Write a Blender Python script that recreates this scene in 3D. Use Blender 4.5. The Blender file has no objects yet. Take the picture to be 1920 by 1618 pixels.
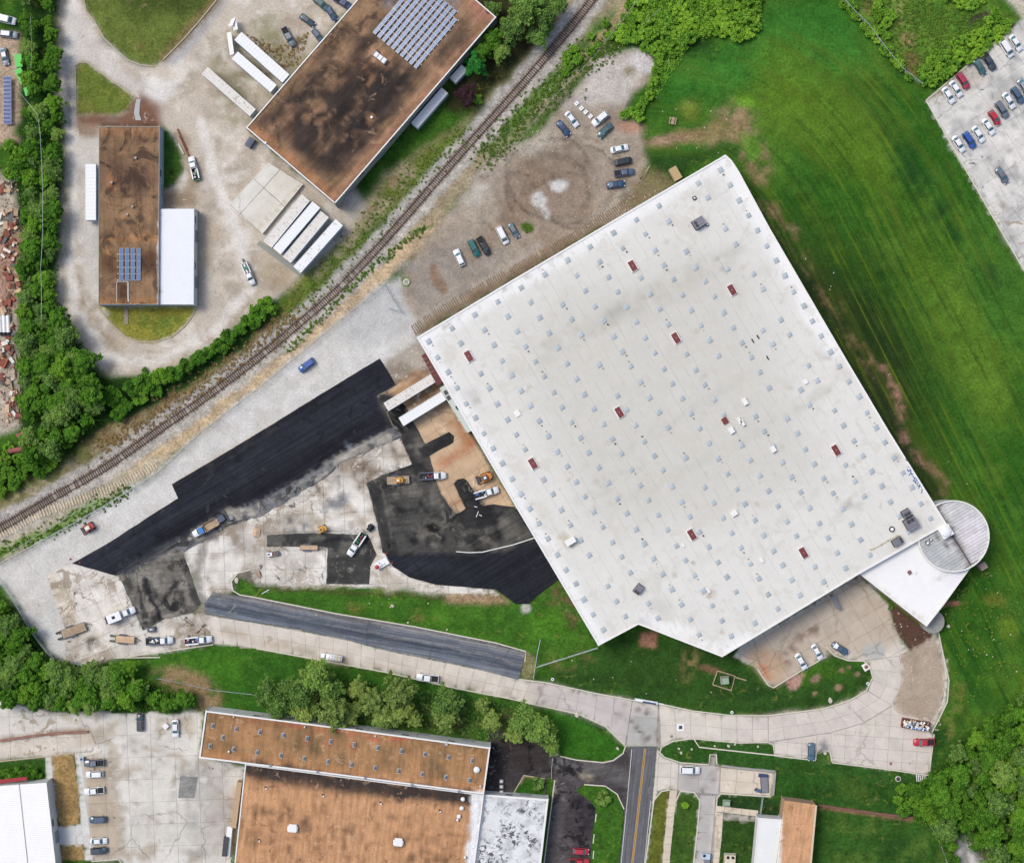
import bpy, bmesh, math, random
import numpy as np
from mathutils import Vector, Matrix
from mathutils.geometry import delaunay_2d_cdt

# ---------------------------------------------------------------- camera, sky, sun, exposure
S = 0.14            # metres per photo pixel on the ground
H = 420.0           # flying height
scene = bpy.context.scene
col = scene.collection
cam = bpy.data.cameras.new('camera')
cam.sensor_width = 36.0
cam.lens = 36.0 * H / (1920 * S)
cam.clip_start = 5.0
cam.clip_end = 3000.0
camo = bpy.data.objects.new('camera', cam)
camo.location = (0, 0, H)
col.objects.link(camo)
scene.camera = camo

SUN_EL, SUN_AZ = math.radians(56), math.radians(300)   # azimuth clockwise from +Y (up in the photo)
world = bpy.data.worlds.new('World')
scene.world = world
world.use_nodes = True
wn = world.node_tree.nodes
sky = wn.new('ShaderNodeTexSky')
sky.sky_type = 'NISHITA'
sky.sun_disc = False
sky.sun_elevation = SUN_EL
sky.sun_rotation = SUN_AZ
sky.air_density = 1.0
sky.dust_density = 4.0
sky.ozone_density = 1.0
world.node_tree.links.new(sky.outputs[0], wn['Background'].inputs[0])
wn['Background'].inputs[1].default_value = 0.15
sl = bpy.data.lights.new('sun', 'SUN')
sl.energy = 1.4
sl.angle = math.radians(20)
sl.color = (1.0, 0.975, 0.925)
sun = bpy.data.objects.new('sun', sl)
sd = Vector((math.sin(SUN_AZ) * math.cos(SUN_EL), math.cos(SUN_AZ) * math.cos(SUN_EL), math.sin(SUN_EL)))
sun.rotation_euler = sd.to_track_quat('Z', 'Y').to_euler()
sun.location = (0, 0, 300)
col.objects.link(sun)
scene.view_settings.view_transform = 'Standard'
scene.view_settings.look = 'None'
scene.view_settings.gamma = 1.0
scene.view_settings.use_curve_mapping = False
scene.view_settings.exposure = 0.30

# ---------------------------------------------------------------- helpers
rnd = random.Random(7)
rs = np.random.RandomState(11)
EK = 1.2            # how bright a white surface renders under this sky

def lin(c, k=None):
    k = EK if k is None else k
    r = []
    for v in c[:3]:
        v = v / 255.0
        v = v / 12.92 if v <= 0.04045 else ((v + 0.055) / 1.055) ** 2.4
        r.append(v / k)
    return tuple(r)

def W(px, py, z=0.0):
    k = 1 - z / H
    return ((px - 960) * S * k, (809 - py) * S * k, z)

def W2(px, py, z=0.0):
    return W(px, py, z)[:2]

def tag(o, label=None, cat=None, group=None, kind=None):
    if label: o['label'] = label
    if cat: o['category'] = cat
    if group: o['group'] = group
    if kind: o['kind'] = kind
    return o

def empty(name, loc=(0, 0, 0), rz=0.0, label=None, cat=None, group=None):
    o = bpy.data.objects.new(name, None)
    o.location = loc
    o.rotation_euler = (0, 0, rz)
    o.empty_display_size = 0.5
    col.objects.link(o)
    return tag(o, label, cat, group)

def copy_tree(o, parent=None):
    c = o.copy()
    col.objects.link(c)
    if parent: c.parent = parent
    for ch in o.children:
        copy_tree(ch, c)
    return c

class MB:
    """collects simple solids into one mesh"""
    def __init__(s): s.v = []; s.f = []; s.sm = []
    def add(s, vs, fs, smooth=False):
        n = len(s.v); s.v += [tuple(v) for v in vs]
        for f in fs: s.f.append(tuple(i + n for i in f)); s.sm.append(smooth)
        return s
    def box(s, c, d, rz=0.0, taper=1.0, ry=0.0):
        M = Matrix.Translation(c) @ Matrix.Rotation(rz, 4, 'Z') @ Matrix.Rotation(ry, 4, 'Y')
        vs = []
        for z in (-1, 1):
            t = taper if z > 0 else 1.0
            for x, y in ((-1, -1), (1, -1), (1, 1), (-1, 1)):
                vs.append(M @ Vector((x * d[0] / 2 * t, y * d[1] / 2 * t, z * d[2] / 2)))
        return s.add(vs, [(3, 2, 1, 0), (4, 5, 6, 7), (0, 1, 5, 4), (1, 2, 6, 5), (2, 3, 7, 6), (3, 0, 4, 7)])
    def prism(s, pts, z0, z1, top=True, bottom=False):
        a = sum(pts[i][0] * pts[(i + 1) % len(pts)][1] - pts[(i + 1) % len(pts)][0] * pts[i][1] for i in range(len(pts)))
        if a < 0: pts = pts[::-1]
        n = len(pts)
        vs = [(p[0], p[1], z0) for p in pts] + [(p[0], p[1], z1) for p in pts]
        fs = [(i, (i + 1) % n, n + (i + 1) % n, n + i) for i in range(n)]
        if top: fs.append(tuple(range(n, 2 * n)))
        if bottom: fs.append(tuple(range(n - 1, -1, -1)))
        return s.add(vs, fs)
    def cyl(s, p0, p1, r0, r1=None, n=10, smooth=True, cap=True):
        r1 = r0 if r1 is None else r1
        p0 = Vector(p0); p1 = Vector(p1); d = (p1 - p0).normalized()
        q = d.to_track_quat('Z', 'Y')
        vs = []
        for p, r in ((p0, r0), (p1, r1)):
            for i in range(n):
                a = 2 * math.pi * i / n
                vs.append(p + q @ Vector((r * math.cos(a), r * math.sin(a), 0)))
        s.add(vs, [(i, (i + 1) % n, n + (i + 1) % n, n + i) for i in range(n)], smooth)
        if cap:
            s.add(vs, [tuple(range(n - 1, -1, -1)), tuple(range(n, 2 * n))])
        return s
    def loft(s, rings, cap=True, smooth=True):
        n = len(rings[0]); vs = [v for r in rings for v in r]; fs = []
        for k in range(len(rings) - 1):
            for i in range(n):
                fs.append((k * n + i, k * n + (i + 1) % n, (k + 1) * n + (i + 1) % n, (k + 1) * n + i))
        s.add(vs, fs, smooth)
        if cap:
            s.add(rings[0], [tuple(range(n - 1, -1, -1))]); s.add(rings[-1], [tuple(range(n))])
        return s
    def mesh(s, name):
        me = bpy.data.meshes.new(name)
        me.from_pydata(s.v, [], s.f)
        me.polygons.foreach_set('use_smooth', s.sm)
        me.update()
        return me
    def build(s, name, mat, parent=None, link=True):
        me = s.mesh(name)
        me.materials.append(mat)
        o = bpy.data.objects.new(name, me)
        if link: col.objects.link(o)
        if parent: o.parent = parent
        return o

# ---------------------------------------------------------------- materials
class NT:
    def __init__(s, name):
        s.m = bpy.data.materials.new(name); s.m.use_nodes = True
        s.t = s.m.node_tree; s.b = s.t.nodes['Principled BSDF']
    def n(s, typ, **kw):
        nd = s.t.nodes.new(typ)
        for k, v in kw.items():
            if k == 'ins':
                for kk, vv in v.items(): 
                    if isinstance(vv, bpy.types.NodeSocket): s.t.links.new(vv, nd.inputs[kk])
                    else: nd.inputs[kk].default_value = vv
            else: setattr(nd, k, v)
        return nd
    def math(s, op, a, b=0.0, c=0.0, clamp=False):
        nd = s.n('ShaderNodeMath', operation=op, use_clamp=clamp)
        for i, x in enumerate((a, b, c)):
            if isinstance(x, bpy.types.NodeSocket): s.t.links.new(x, nd.inputs[i])
            else: nd.inputs[i].default_value = x
        return nd.outputs[0]
    def mix(s, fac, a, b, mode='MIX'):
        nd = s.n('ShaderNodeMix', data_type='RGBA', blend_type=mode)
        for i, x in ((0, fac), (6, a), (7, b)):
            if isinstance(x, bpy.types.NodeSocket): s.t.links.new(x, nd.inputs[i])
            else: nd.inputs[i].default_value = x if i == 0 else (x[0], x[1], x[2], 1)
        return nd.outputs[2]
    def pos(s, rot=0.0, scale=(1, 1, 1)):
        g = s.n('ShaderNodeNewGeometry')
        mp = s.n('ShaderNodeMapping')
        s.t.links.new(g.outputs['Position'], mp.inputs[0])
        mp.inputs['Rotation'].default_value = (0, 0, rot)
        if scale != (1, 1, 1):
            m2 = s.n('ShaderNodeMapping'); m2.inputs['Scale'].default_value = scale; s.t.links.new(mp.outputs[0], m2.inputs[0]); return m2.outputs[0]
        return mp.outputs[0]
    def noise(s, vec, scale, detail=3, rough=0.6, dist=0.0):
        nd = s.n('ShaderNodeTexNoise')
        s.t.links.new(vec, nd.inputs['Vector'])
        nd.inputs['Scale'].default_value = scale; nd.inputs['Detail'].default_value = detail
        nd.inputs['Roughness'].default_value = rough; nd.inputs['Distortion'].default_value = dist
        return nd.outputs[0]
    def ramp(s, x, lo, hi, a=0.0, b=1.0):
        nd = s.n('ShaderNodeMapRange', clamp=True, interpolation_type='SMOOTHSTEP')
        s.t.links.new(x, nd.inputs[0])
        for i, v in ((1, lo), (2, hi), (3, a), (4, b)): nd.inputs[i].default_value = v
        return nd.outputs[0]
    def scale(s, colr, f):
        nd = s.n('ShaderNodeVectorMath', operation='SCALE')
        s.t.links.new(colr, nd.inputs[0])
        if isinstance(f, bpy.types.NodeSocket): s.t.links.new(f, nd.inputs['Scale'])
        else: nd.inputs['Scale'].default_value = f
        return nd.outputs[0]

def mat(name, c, rough=0.6, metal=0.0, k=None, var=0.0, vs=3.0, spec=0.5, coat=0.0):
    """plain surface with a little procedural variation"""
    t = NT(name)
    c = lin(c, k)
    if var:
        f = t.ramp(t.noise(t.pos(), vs, 4, 0.65), 0.25, 0.75, 1 - var, 1 + var)
        rgb = t.n('ShaderNodeRGB'); rgb.outputs[0].default_value = (*c, 1)
        t.t.links.new(t.scale(rgb.outputs[0], f), t.b.inputs['Base Color'])
    else:
        t.b.inputs['Base Color'].default_value = (*c, 1)
    t.b.inputs['Roughness'].default_value = rough
    t.b.inputs['Metallic'].default_value = metal
    t.b.inputs['Specular IOR Level'].default_value = spec
    t.b.inputs['Coat Weight'].default_value = coat
    return t.m

def paint_mat(name, grain=0.2, gs=2.5, mid=0.12, ms=0.35, rough=0.9, streak=None, cracks=0.0, cscale=0.12,
              stripes=False, speck=None, blots=(), bump=0.3, spec=0.08, objvar=0.0, lines=None):
    t = NT(name)
    a = t.n('ShaderNodeAttribute', attribute_name='Col')
    c = a.outputs['Color']
    p = t.pos()
    f1 = t.ramp(t.noise(p, gs, 4, 0.7), 0.22, 0.78, 1 - grain, 1 + grain)
    f2 = t.ramp(t.noise(p, ms, 4, 0.6, 0.6), 0.25, 0.75, 1 - mid, 1 + mid)
    f = t.math('MULTIPLY', f1, f2)
    if streak:                        # (angle, stretch, scale, amount)
        ps = t.pos(streak[0], (1.0 / streak[1], 1, 1))
        f = t.math('MULTIPLY', f, t.ramp(t.noise(ps, streak[2], 4, 0.6), 0.3, 0.7, 1 - streak[3], 1 + streak[3]))
    if lines:                         # faint parallel seams (angle, spacing m, width, darkening)
        pl = t.pos(lines[0])
        sx = t.n('ShaderNodeSeparateXYZ'); t.t.links.new(pl, sx.inputs[0])
        fr = t.math('FRACT', t.math('DIVIDE', sx.outputs[0], lines[1]))
        fr = t.math('ABSOLUTE', t.math('SUBTRACT', fr, 0.5))
        br = t.ramp(t.noise(p, 0.25, 2), 0.4, 0.6)
        f = t.math('MULTIPLY', f, t.math('SUBTRACT', 1.0, t.math('MULTIPLY', t.ramp(fr, 0.5 - lines[2] / lines[1], 0.5, 0, lines[3]), br)))
    if objvar:
        oi = t.n('ShaderNodeObjectInfo')
        f = t.math('MULTIPLY', f, t.math('MULTIPLY_ADD', oi.outputs['Random'], 2 * objvar, 1 - objvar))
    c = t.scale(c, f)
    if cracks:
        wv = t.n('ShaderNodeTexNoise', noise_dimensions='3D'); t.t.links.new(p, wv.inputs['Vector'])
        wv.inputs['Scale'].default_value = 0.5; wv.inputs['Detail'].default_value = 4
        ad = t.n('ShaderNodeVectorMath', operation='MULTIPLY_ADD')
        t.t.links.new(wv.outputs['Color'], ad.inputs[0]); ad.inputs[1].default_value = (3.2, 3.2, 0); t.t.links.new(p, ad.inputs[2])
        vo = t.n('ShaderNodeTexVoronoi', feature='DISTANCE_TO_EDGE', voronoi_dimensions='2D')
        t.t.links.new(ad.outputs[0], vo.inputs['Vector']); vo.inputs['Scale'].default_value = cscale
        m = t.ramp(vo.outputs['Distance'], 0.006, 0.022, 1, 0)
        m = t.math('MULTIPLY', m, t.ramp(t.noise(p, 0.06, 2), 0.45, 0.6))
        c = t.mix(t.math('MULTIPLY', m, cracks), c, (0.05, 0.047, 0.042))
    if speck:                         # (color, scale, threshold, amount)
        m = t.ramp(t.noise(p, speck[1], 3, 0.7), speck[2], speck[2] + 0.08)
        m = t.math('MULTIPLY', m, t.ramp(t.noise(p, speck[1] * 0.12, 3), 0.45, 0.62))
        c = t.mix(t.math('MULTIPLY', m, speck[3]), c, lin(speck[0]))
    for bc, bs, bt, bw_, ba, bmk in blots:        # crisp edged stains: colour, scale, threshold, softness, amount, patchiness
        m = t.ramp(t.noise(p, bs, 5, .68, .8), bt, bt + bw_)
        if bmk: m = t.math('MULTIPLY', m, t.ramp(t.noise(p, bs * .14, 2), bmk, bmk + .12))
        c = t.mix(t.math('MULTIPLY', m, ba), c, lin(bc))
    if stripes:                       # long broken streaks that follow the mower
        d = t.n('ShaderNodeAttribute', attribute_name='mow').outputs['Fac']; al = t.n('ShaderNodeAttribute', attribute_name='along').outputs['Fac']
        def strk(sd, sa, det=3):
            cv = t.n('ShaderNodeCombineXYZ'); t.t.links.new(t.math('MULTIPLY', d, sd), cv.inputs[0]); t.t.links.new(t.math('MULTIPLY', al, sa), cv.inputs[1])
            return t.noise(cv.outputs[0], 1.0, det, .6)
        n1 = strk(.75, .035); n2 = strk(1.6, .05); n3 = strk(.28, .02)
        wob = t.math('MULTIPLY_ADD', t.noise(p, 0.03, 3), 1.2, d)
        s1 = t.ramp(t.math('SINE', t.math('MULTIPLY', wob, 2 * math.pi / 1.45)), .1, 1.0)
        msk = t.math('MULTIPLY', t.ramp(t.noise(p, 0.035, 4, 0.6), 0.38, 0.60, .10, 1.0), t.ramp(al, -55.0, 5.0, .30, 1.0))
        ye = t.math('MULTIPLY', t.ramp(n1, .48, .66), t.math('MULTIPLY_ADD', s1, .7, .3))
        ye = t.math('MULTIPLY', t.math('ADD', ye, t.math('MULTIPLY', t.ramp(n2, .55, .7), .35)), msk)
        c = t.mix(t.math('MULTIPLY', ye, .62, clamp=True), c, lin((108, 126, 26)))
        c = t.mix(t.math('MULTIPLY', t.ramp(n1, .47, .34), t.ramp(al, -55.0, 5.0, .12, .42)), c, lin((22, 52, 14)))
        c = t.mix(t.math('MULTIPLY', t.ramp(n3, .5, .66), .30), c, lin((84, 96, 30)))
    t.t.links.new(c, t.b.inputs['Base Color'])
    t.b.inputs['Roughness'].default_value = rough
    t.b.inputs['Specular IOR Level'].default_value = spec
    if bump:
        bm = t.n('ShaderNodeBump'); bm.inputs['Strength'].default_value = bump; bm.inputs['Distance'].default_value = 0.08
        t.t.links.new(t.noise(p, gs * 1.3, 3, 0.7), bm.inputs['Height'])
        t.t.links.new(bm.outputs[0], t.b.inputs['Normal'])
    return t.m

# ---------------------------------------------------------------- colour map of the place (soil, grass, wear, some painted shade), sampled at mesh vertices
ST = 2.0
X0, X1, Y0, Y1 = -160, 2080, -160, 1780
nx = int((X1 - X0) / ST) + 1; ny = int((Y1 - Y0) / ST) + 1
GX, GY = np.meshgrid(X0 + np.arange(nx) * ST, Y0 + np.arange(ny) * ST)
GX = GX.astype(np.float32); GY = GY.astype(np.float32)

def vnoise(scale, seed, octv=4, pers=0.55):
    r = np.random.RandomState(seed); out = np.zeros((ny, nx), np.float32); amp = 1.0; tot = 0
    for o in range(octv):
        sc = scale / 2 ** o
        if sc < ST * 1.2: break
        gx = (GX - X0) / sc; gy = (GY - Y0) / sc
        L = r.rand(int(gy.max()) + 3, int(gx.max()) + 3).astype(np.float32) * 2 - 1
        ix = gx.astype(np.int32); iy = gy.astype(np.int32)
        fx = gx - ix; fy = gy - iy; fx = fx * fx * (3 - 2 * fx); fy = fy * fy * (3 - 2 * fy)
        v = (L[iy, ix] * (1 - fx) + L[iy, ix + 1] * fx) * (1 - fy) + (L[iy + 1, ix] * (1 - fx) + L[iy + 1, ix + 1] * fx) * fy
        out += v * amp; tot += amp; amp *= pers
    return out / tot * 1.6

NA = vnoise(26, 1); NB = vnoise(26, 2); NC = vnoise(70, 3); ND = vnoise(12, 4, 3); NE = vnoise(160, 5); NF = vnoise(40, 6, 4, 0.7)
NOI = {'a': NA, 'b': NB, 'c': NC, 'd': ND, 'e': NE, 'f': NF}

def sstep(x, a, b):
    t = np.clip((x - a) / (b - a), 0, 1); return t * t * (3 - 2 * t)

def blur1(m, r):
    r = int(round(r / ST))
    if r < 1: return m
    for ax in (0, 1):
        for _ in range(2):
            p = [(0, 0), (0, 0)]; p[ax] = (r + 1, r)
            c = np.cumsum(np.pad(m, p, mode='edge'), axis=ax)
            m = (c[2 * r + 1:] - c[:-2 * r - 1]) / (2 * r + 1) if ax == 0 else (c[:, 2 * r + 1:] - c[:, :-2 * r - 1]) / (2 * r + 1)
    return m

def inpoly(X, Y, pts):
    r = np.zeros(X.shape, bool); n = len(pts)
    for i in range(n):
        x1, y1 = pts[i]; x2, y2 = pts[(i + 1) % n]
        if y1 == y2: continue
        c = ((y1 > Y) != (y2 > Y)) & (X < (x2 - x1) * (Y - y1) / (y2 - y1) + x1)
        r ^= c
    return r

class Canvas:
    def __init__(s, c): s.a = np.empty((ny, nx, 3), np.float32); s.a[:] = lin(c)
    def win(s, x0, y0, x1, y1):
        i0 = max(0, int((x0 - X0) / ST)); i1 = min(nx, int((x1 - X0) / ST) + 2)
        j0 = max(0, int((y0 - Y0) / ST)); j1 = min(ny, int((y1 - Y0) / ST) + 2)
        return slice(j0, j1), slice(i0, i1)
    def apply(s, w, m, c):
        m = m[..., None]; s.a[w] = s.a[w] * (1 - m) + np.array(lin(c), np.float32) * m
    def nmask(s, w, nz):
        if not nz: return 1.0
        return sstep(NOI[nz[0]][w], nz[1], nz[2])
    def fill(s, pts, c, warp=5, blur=3, a=1.0, nz=None):
        xs = [p[0] for p in pts]; ys = [p[1] for p in pts]; m = warp * 2 + blur * 3 + 4
        w = s.win(min(xs) - m, min(ys) - m, max(xs) + m, max(ys) + m)
        k = inpoly(GX[w] + warp * NA[w] + warp * .5 * ND[w], GY[w] + warp * NB[w], pts).astype(np.float32)
        s.apply(w, blur1(k, blur) * a * s.nmask(w, nz), c)
    def ell(s, x, y, rx, ry, c, rot=0, warp=4, soft=0.4, a=1.0, nz=None):
        R = max(rx, ry) * (1 + soft) + warp * 2 + 4
        w = s.win(x - R, y - R, x + R, y + R); ca, sa = math.cos(math.radians(rot)), math.sin(math.radians(rot))
        dx = GX[w] - x + warp * NA[w]; dy = GY[w] - y + warp * NB[w]
        d = np.sqrt(((dx * ca + dy * sa) / rx) ** 2 + ((-dx * sa + dy * ca) / ry) ** 2)
        s.apply(w, (1 - sstep(d, 1 - soft, 1 + soft)) * a * s.nmask(w, nz), c)
    def line(s, pts, width, c, soft=2, warp=2, a=1.0, nz=None):
        xs = [p[0] for p in pts]; ys = [p[1] for p in pts]; m = width + soft + warp * 2 + 4
        w = s.win(min(xs) - m, min(ys) - m, max(xs) + m, max(ys) + m)
        X = GX[w] + warp * NA[w]; Y = GY[w] + warp * NB[w]; D = np.full(X.shape, 1e9, np.float32)
        for (x1, y1), (x2, y2) in zip(pts, pts[1:]):
            L = (x2 - x1) ** 2 + (y2 - y1) ** 2 + 1e-6
            t = np.clip(((X - x1) * (x2 - x1) + (Y - y1) * (y2 - y1)) / L, 0, 1)
            D = np.minimum(D, np.hypot(X - x1 - t * (x2 - x1), Y - y1 - t * (y2 - y1)))
        s.apply(w, (1 - sstep(D, width / 2 - soft * .5, width / 2 + soft)) * a * s.nmask(w, nz), c)
    def tint(s, n, amt):          # overall brightness variation
        s.a *= (1 + amt * NOI[n])[..., None]
    def sample(s, px, py):
        fx = np.clip((px - X0) / ST, 0, nx - 1.001); fy = np.clip((py - Y0) / ST, 0, ny - 1.001)
        ix = fx.astype(int); iy = fy.astype(int); fx = (fx - ix)[:, None]; fy = (fy - iy)[:, None]; A = s.a
        return (A[iy, ix] * (1 - fx) + A[iy, ix + 1] * fx) * (1 - fy) + (A[iy + 1, ix] * (1 - fx) + A[iy + 1, ix + 1] * fx) * fy

def put_cols(me, rgb):
    at = me.color_attributes.new('Col', 'FLOAT_COLOR', 'POINT')
    a = np.ones((len(rgb), 4), np.float32); a[:, :3] = np.clip(rgb, 0.003, 0.9)
    at.data.foreach_set('color', a.ravel())

def roughen(pts, jag, step=5.0, seed=0, closed=True):
    """cut a pixel outline into short pieces with an uneven edge"""
    r = random.Random(seed); out = []; n = len(pts); ph = r.random() * 50
    from mathutils import noise as mn
    acc = 0
    for i in range(n if closed else n - 1):
        a = Vector(pts[i]); b = Vector(pts[(i + 1) % n]); L = (b - a).length
        k = max(1, int(L / step)); d = (b - a) / max(L, 1e-6); nrm = Vector((-d.y, d.x))
        for j in range(k):
            q = a + (b - a) * j / k
            w = mn.fractal(Vector((q.x / 22.0, q.y / 22.0, ph)), 0.8, 2.0, 4) * jag
            out.append((q.x + nrm.x * w, q.y + nrm.y * w))
    if not closed: out.append(tuple(pts[-1]))
    return out

def cdt_mesh(name, pts, canvas, z, step, seed=0, zh=None):
    """triangulated sheet inside a pixel outline, coloured from a canvas; z = height in metres"""
    xs = [p[0] for p in pts]; ys = [p[1] for p in pts]
    gx, gy = np.meshgrid(np.arange(min(xs) + step / 2, max(xs), step), np.arange(min(ys) + step / 2, max(ys), step))
    r = np.random.RandomState(seed); gx = gx + (r.rand(*gx.shape) - .5) * step * .5; gy = gy + (r.rand(*gy.shape) - .5) * step * .5
    m = inpoly(gx, gy, pts); gx = gx[m]; gy = gy[m]
    V = [Vector(p) for p in pts] + [Vector((float(a), float(b))) for a, b in zip(gx, gy)]
    n = len(pts)
    res = delaunay_2d_cdt(V, [(i, (i + 1) % n) for i in range(n)], [], 1, 1e-4)
    v, f = res[0], res[2]
    px = np.array([p.x for p in v]); py = np.array([p.y for p in v])
    verts = [W(a, b, z) for a, b in zip(px, py)]
    # pixel y points down: keep faces pointing up
    me = bpy.data.meshes.new(name)
    ff = []
    for t in f:
        a, b, c = t[0], t[1], t[2]
        s_ = (verts[b][0] - verts[a][0]) * (verts[c][1] - verts[a][1]) - (verts[b][1] - verts[a][1]) * (verts[c][0] - verts[a][0])
        ff.append(tuple(t) if s_ > 0 else tuple(reversed(t)))
    me.from_pydata(verts, [], ff)
    me.update()
    put_cols(me, canvas.sample(px, py))
    return me

ZK = [0.0]
def sheet(name, pts, m, canvas, jag=1.0, step=6.0, z=None, seed=0, kind='structure'):
    if z is None:
        ZK[0] += 0.004; z = ZK[0]
    p = roughen(pts, jag, max(2.0, min(step, 5.0)), seed)
    me = cdt_mesh(name, p, canvas, z, step, seed)
    me.materials.append(m)
    o = bpy.data.objects.new(name, me); col.objects.link(o)
    o['kind'] = kind
    o['zz'] = z
    return o
# ================================================================ GROUND COLOURS
G = Canvas((58, 96, 28))
def every(c, nz, a=1.0):
    w = (slice(0, ny), slice(0, nx)); G.apply(w, np.ones((ny, nx), np.float32) * a * G.nmask(w, nz), c)
every((38, 72, 26), ('c', 0.0, 0.8)); every((74, 108, 36), ('b', 0.2, 0.9), 0.6); every((84, 100, 44), ('f', 0.45, 0.9), 0.5)

FIELD = [(1432, -170), (1440, 20), (1420, 90), (1330, 120), (1240, 100), (1215, 170), (1195, 235), (1215, 290), (1360, 300), (1450, 440), (1600, 690), (1700, 850), (1770, 960), (1860, 985), (1850, 1050), (1800, 1130), (1770, 1200), (1775, 1300), (1800, 1370), (2100, 1300), (2100, 700), (1925, 515), (1860, 405), (1736, 190), (1700, 150), (1620, 55), (1570, -10), (1480, -170)]
G.fill(FIELD, (60, 102, 34), 3, 3)
G.fill(FIELD, (38, 82, 20), 10, 12, .7, ('e', -0.1, 0.7))
G.fill(FIELD, (80, 116, 38), 10, 12, .6, ('c', 0.0, 0.7))
G.fill([(1330, 100), (1440, 20), (1560, 0), (1640, 90), (1560, 160), (1420, 150), (1250, 210), (1240, 130)], (52, 114, 40), 12, 14, .6)
G.fill([(1380, 330), (1470, 380), (1580, 420), (1680, 500), (1760, 660), (1790, 800), (1800, 960), (1740, 940), (1600, 700)], (36, 66, 20), 16, 34, .75); G.fill([(1480, 460), (1580, 520), (1660, 580), (1710, 660), (1720, 780), (1690, 830), (1760, 930), (1700, 860), (1600, 690)], (34, 48, 24), 14, 20, .8)  # darker grass east of the warehouse, with some of its shade painted in
G.fill([(1445, 440), (1480, 450), (1660, 720), (1700, 800), (1760, 900), (1768, 950), (1740, 950), (1660, 810), (1560, 620)], (48, 54, 34), 8, 10, .75)  # dark strip along the wall: ground tone plus painted building shade
G.fill([(1700, 380), (1800, 560), (1880, 700), (1900, 820), (1840, 800), (1780, 660), (1700, 500)], (96, 122, 36), 16, 24, .5)
G.fill([(1440, 60), (1560, 150), (1640, 260), (1700, 400), (1600, 330), (1480, 240), (1400, 200)], (92, 120, 32), 14, 22, .6)
G.fill([(1665, 230), (1690, 220), (1720, 300), (1850, 480), (1900, 560), (1870, 560), (1760, 430), (1680, 330)], (30, 66, 28), 10, 12, .8, ('b', -.6, .4))
# bare soil along the east side of the long warehouse
SO = (150, 112, 98)
G.line([(1645, 672), (1660, 700), (1680, 740), (1690, 780), (1700, 830), (1725, 860), (1750, 880), (1775, 905)], 13, SO, 5, 9, .85, ('d', -.5, .2))
G.line([(1440, 420), (1480, 470), (1520, 520), (1560, 580), (1600, 640), (1640, 700)], 3, (116, 96, 70), 3, 5, .7, ('f', -.3, .4))
G.line([(1700, 815), (1730, 855), (1765, 900), (1770, 930)], 16, (120, 96, 76), 8, 10, .7, ('b', -.5, .4))
G.line([(1388, 300), (1410, 330), (1440, 380), (1470, 420), (1490, 450)], 10, (120, 98, 72), 6, 8, .75, ('b', -.4, .5))
G.ell(1485, 430, 14, 10, (140, 108, 92), 30, 6, .5, .7, ('d', -.3, .3))
for i in range(26):
    t = rnd.random(); x = 1480 + t * 170 + rnd.uniform(-6, 30); y = 470 + t * 260 + rnd.uniform(-20, 10)
    G.line([(x, y), (x + 9, y + 20)], 2, (126, 104, 74), 2, 2, .5)
# scrub and bare patches at the head of the field
G.ell(1384, 228, 36, 34, (152, 128, 100), 0, 14, .5, .95, ('d', -.9, .1)); G.ell(1420, 300, 26, 40, (140, 116, 90), -25, 12, .5, .8, ('d', -.7, .3)); G.ell(1330, 250, 40, 20, (146, 124, 92), -10, 12, .5, .8, ('f', -.7, .2)); G.ell(1300, 255, 55, 14, (140, 120, 84), -14, 10, .5, .85, ('b', -.6, .3))
G.ell(1245, 265, 40, 8, (160, 130, 110), -8, 6, .5, .9); G.ell(1295, 205, 22, 16, (112, 124, 52), 0, 8, .6, .7)
G.line([(1395, 225), (1398, 260), (1402, 300), (1430, 350), (1450, 400)], 22, (138, 116, 86), 10, 12, .8, ('b', -.5, .5))
G.ell(1398, 190, 24, 10, (98, 142, 40), 10, 6, .5, .9); G.ell(1410, 275, 13, 26, (92, 136, 44), -20, 8, .5, .8)
G.fill([(1215, 285), (1290, 290), (1360, 270), (1385, 300), (1350, 290), (1250, 350), (1205, 310)], (34, 62, 28), 8, 8, .8)
# lawn south of the warehouse
G.fill([(1060, 1245), (1200, 1180), (1390, 1230), (1450, 1300), (1640, 1250), (1640, 1290), (1540, 1330), (1372, 1342), (1200, 1310), (1000, 1270)], (42, 72, 28), 6, 6, .8)
G.fill([(1010, 1240), (1120, 1212), (1120, 1225), (1060, 1260)], (140, 122, 80), 6, 6, .6, ('b', -.5, .5))
G.ell(1290, 1250, 16, 30, (140, 120, 80), 20, 10, .6, .6, ('d', -.6, .4)); G.ell(1330, 1256, 22, 6, (128, 96, 76), 12, 4, .5, .8)
G.fill([(1198, 1185), (1235, 1185), (1228, 1215), (1202, 1212)], (156, 112, 92), 3, 2, .9)
G.ell(1490, 1278, 14, 14, (165, 130, 118), 0, 6, .3, .95); G.ell(1528, 1272, 10, 7, (150, 122, 104), -30, 5, .4, .8)
for x, y, r in ((1577, 1258, 5), (1592, 1252, 4), (1608, 1265, 6), (1571, 1288, 6), (1526, 1302, 4), (1505, 1266, 5)): G.ell(x, y, r, r * .8, (150, 124, 100), 0, 3, .4, .9)
G.line([(1375, 1346), (1440, 1343), (1540, 1331), (1592, 1316), (1628, 1296)], 9, (146, 138, 84), 5, 4, .7, ('d', -.5, .3))
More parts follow.
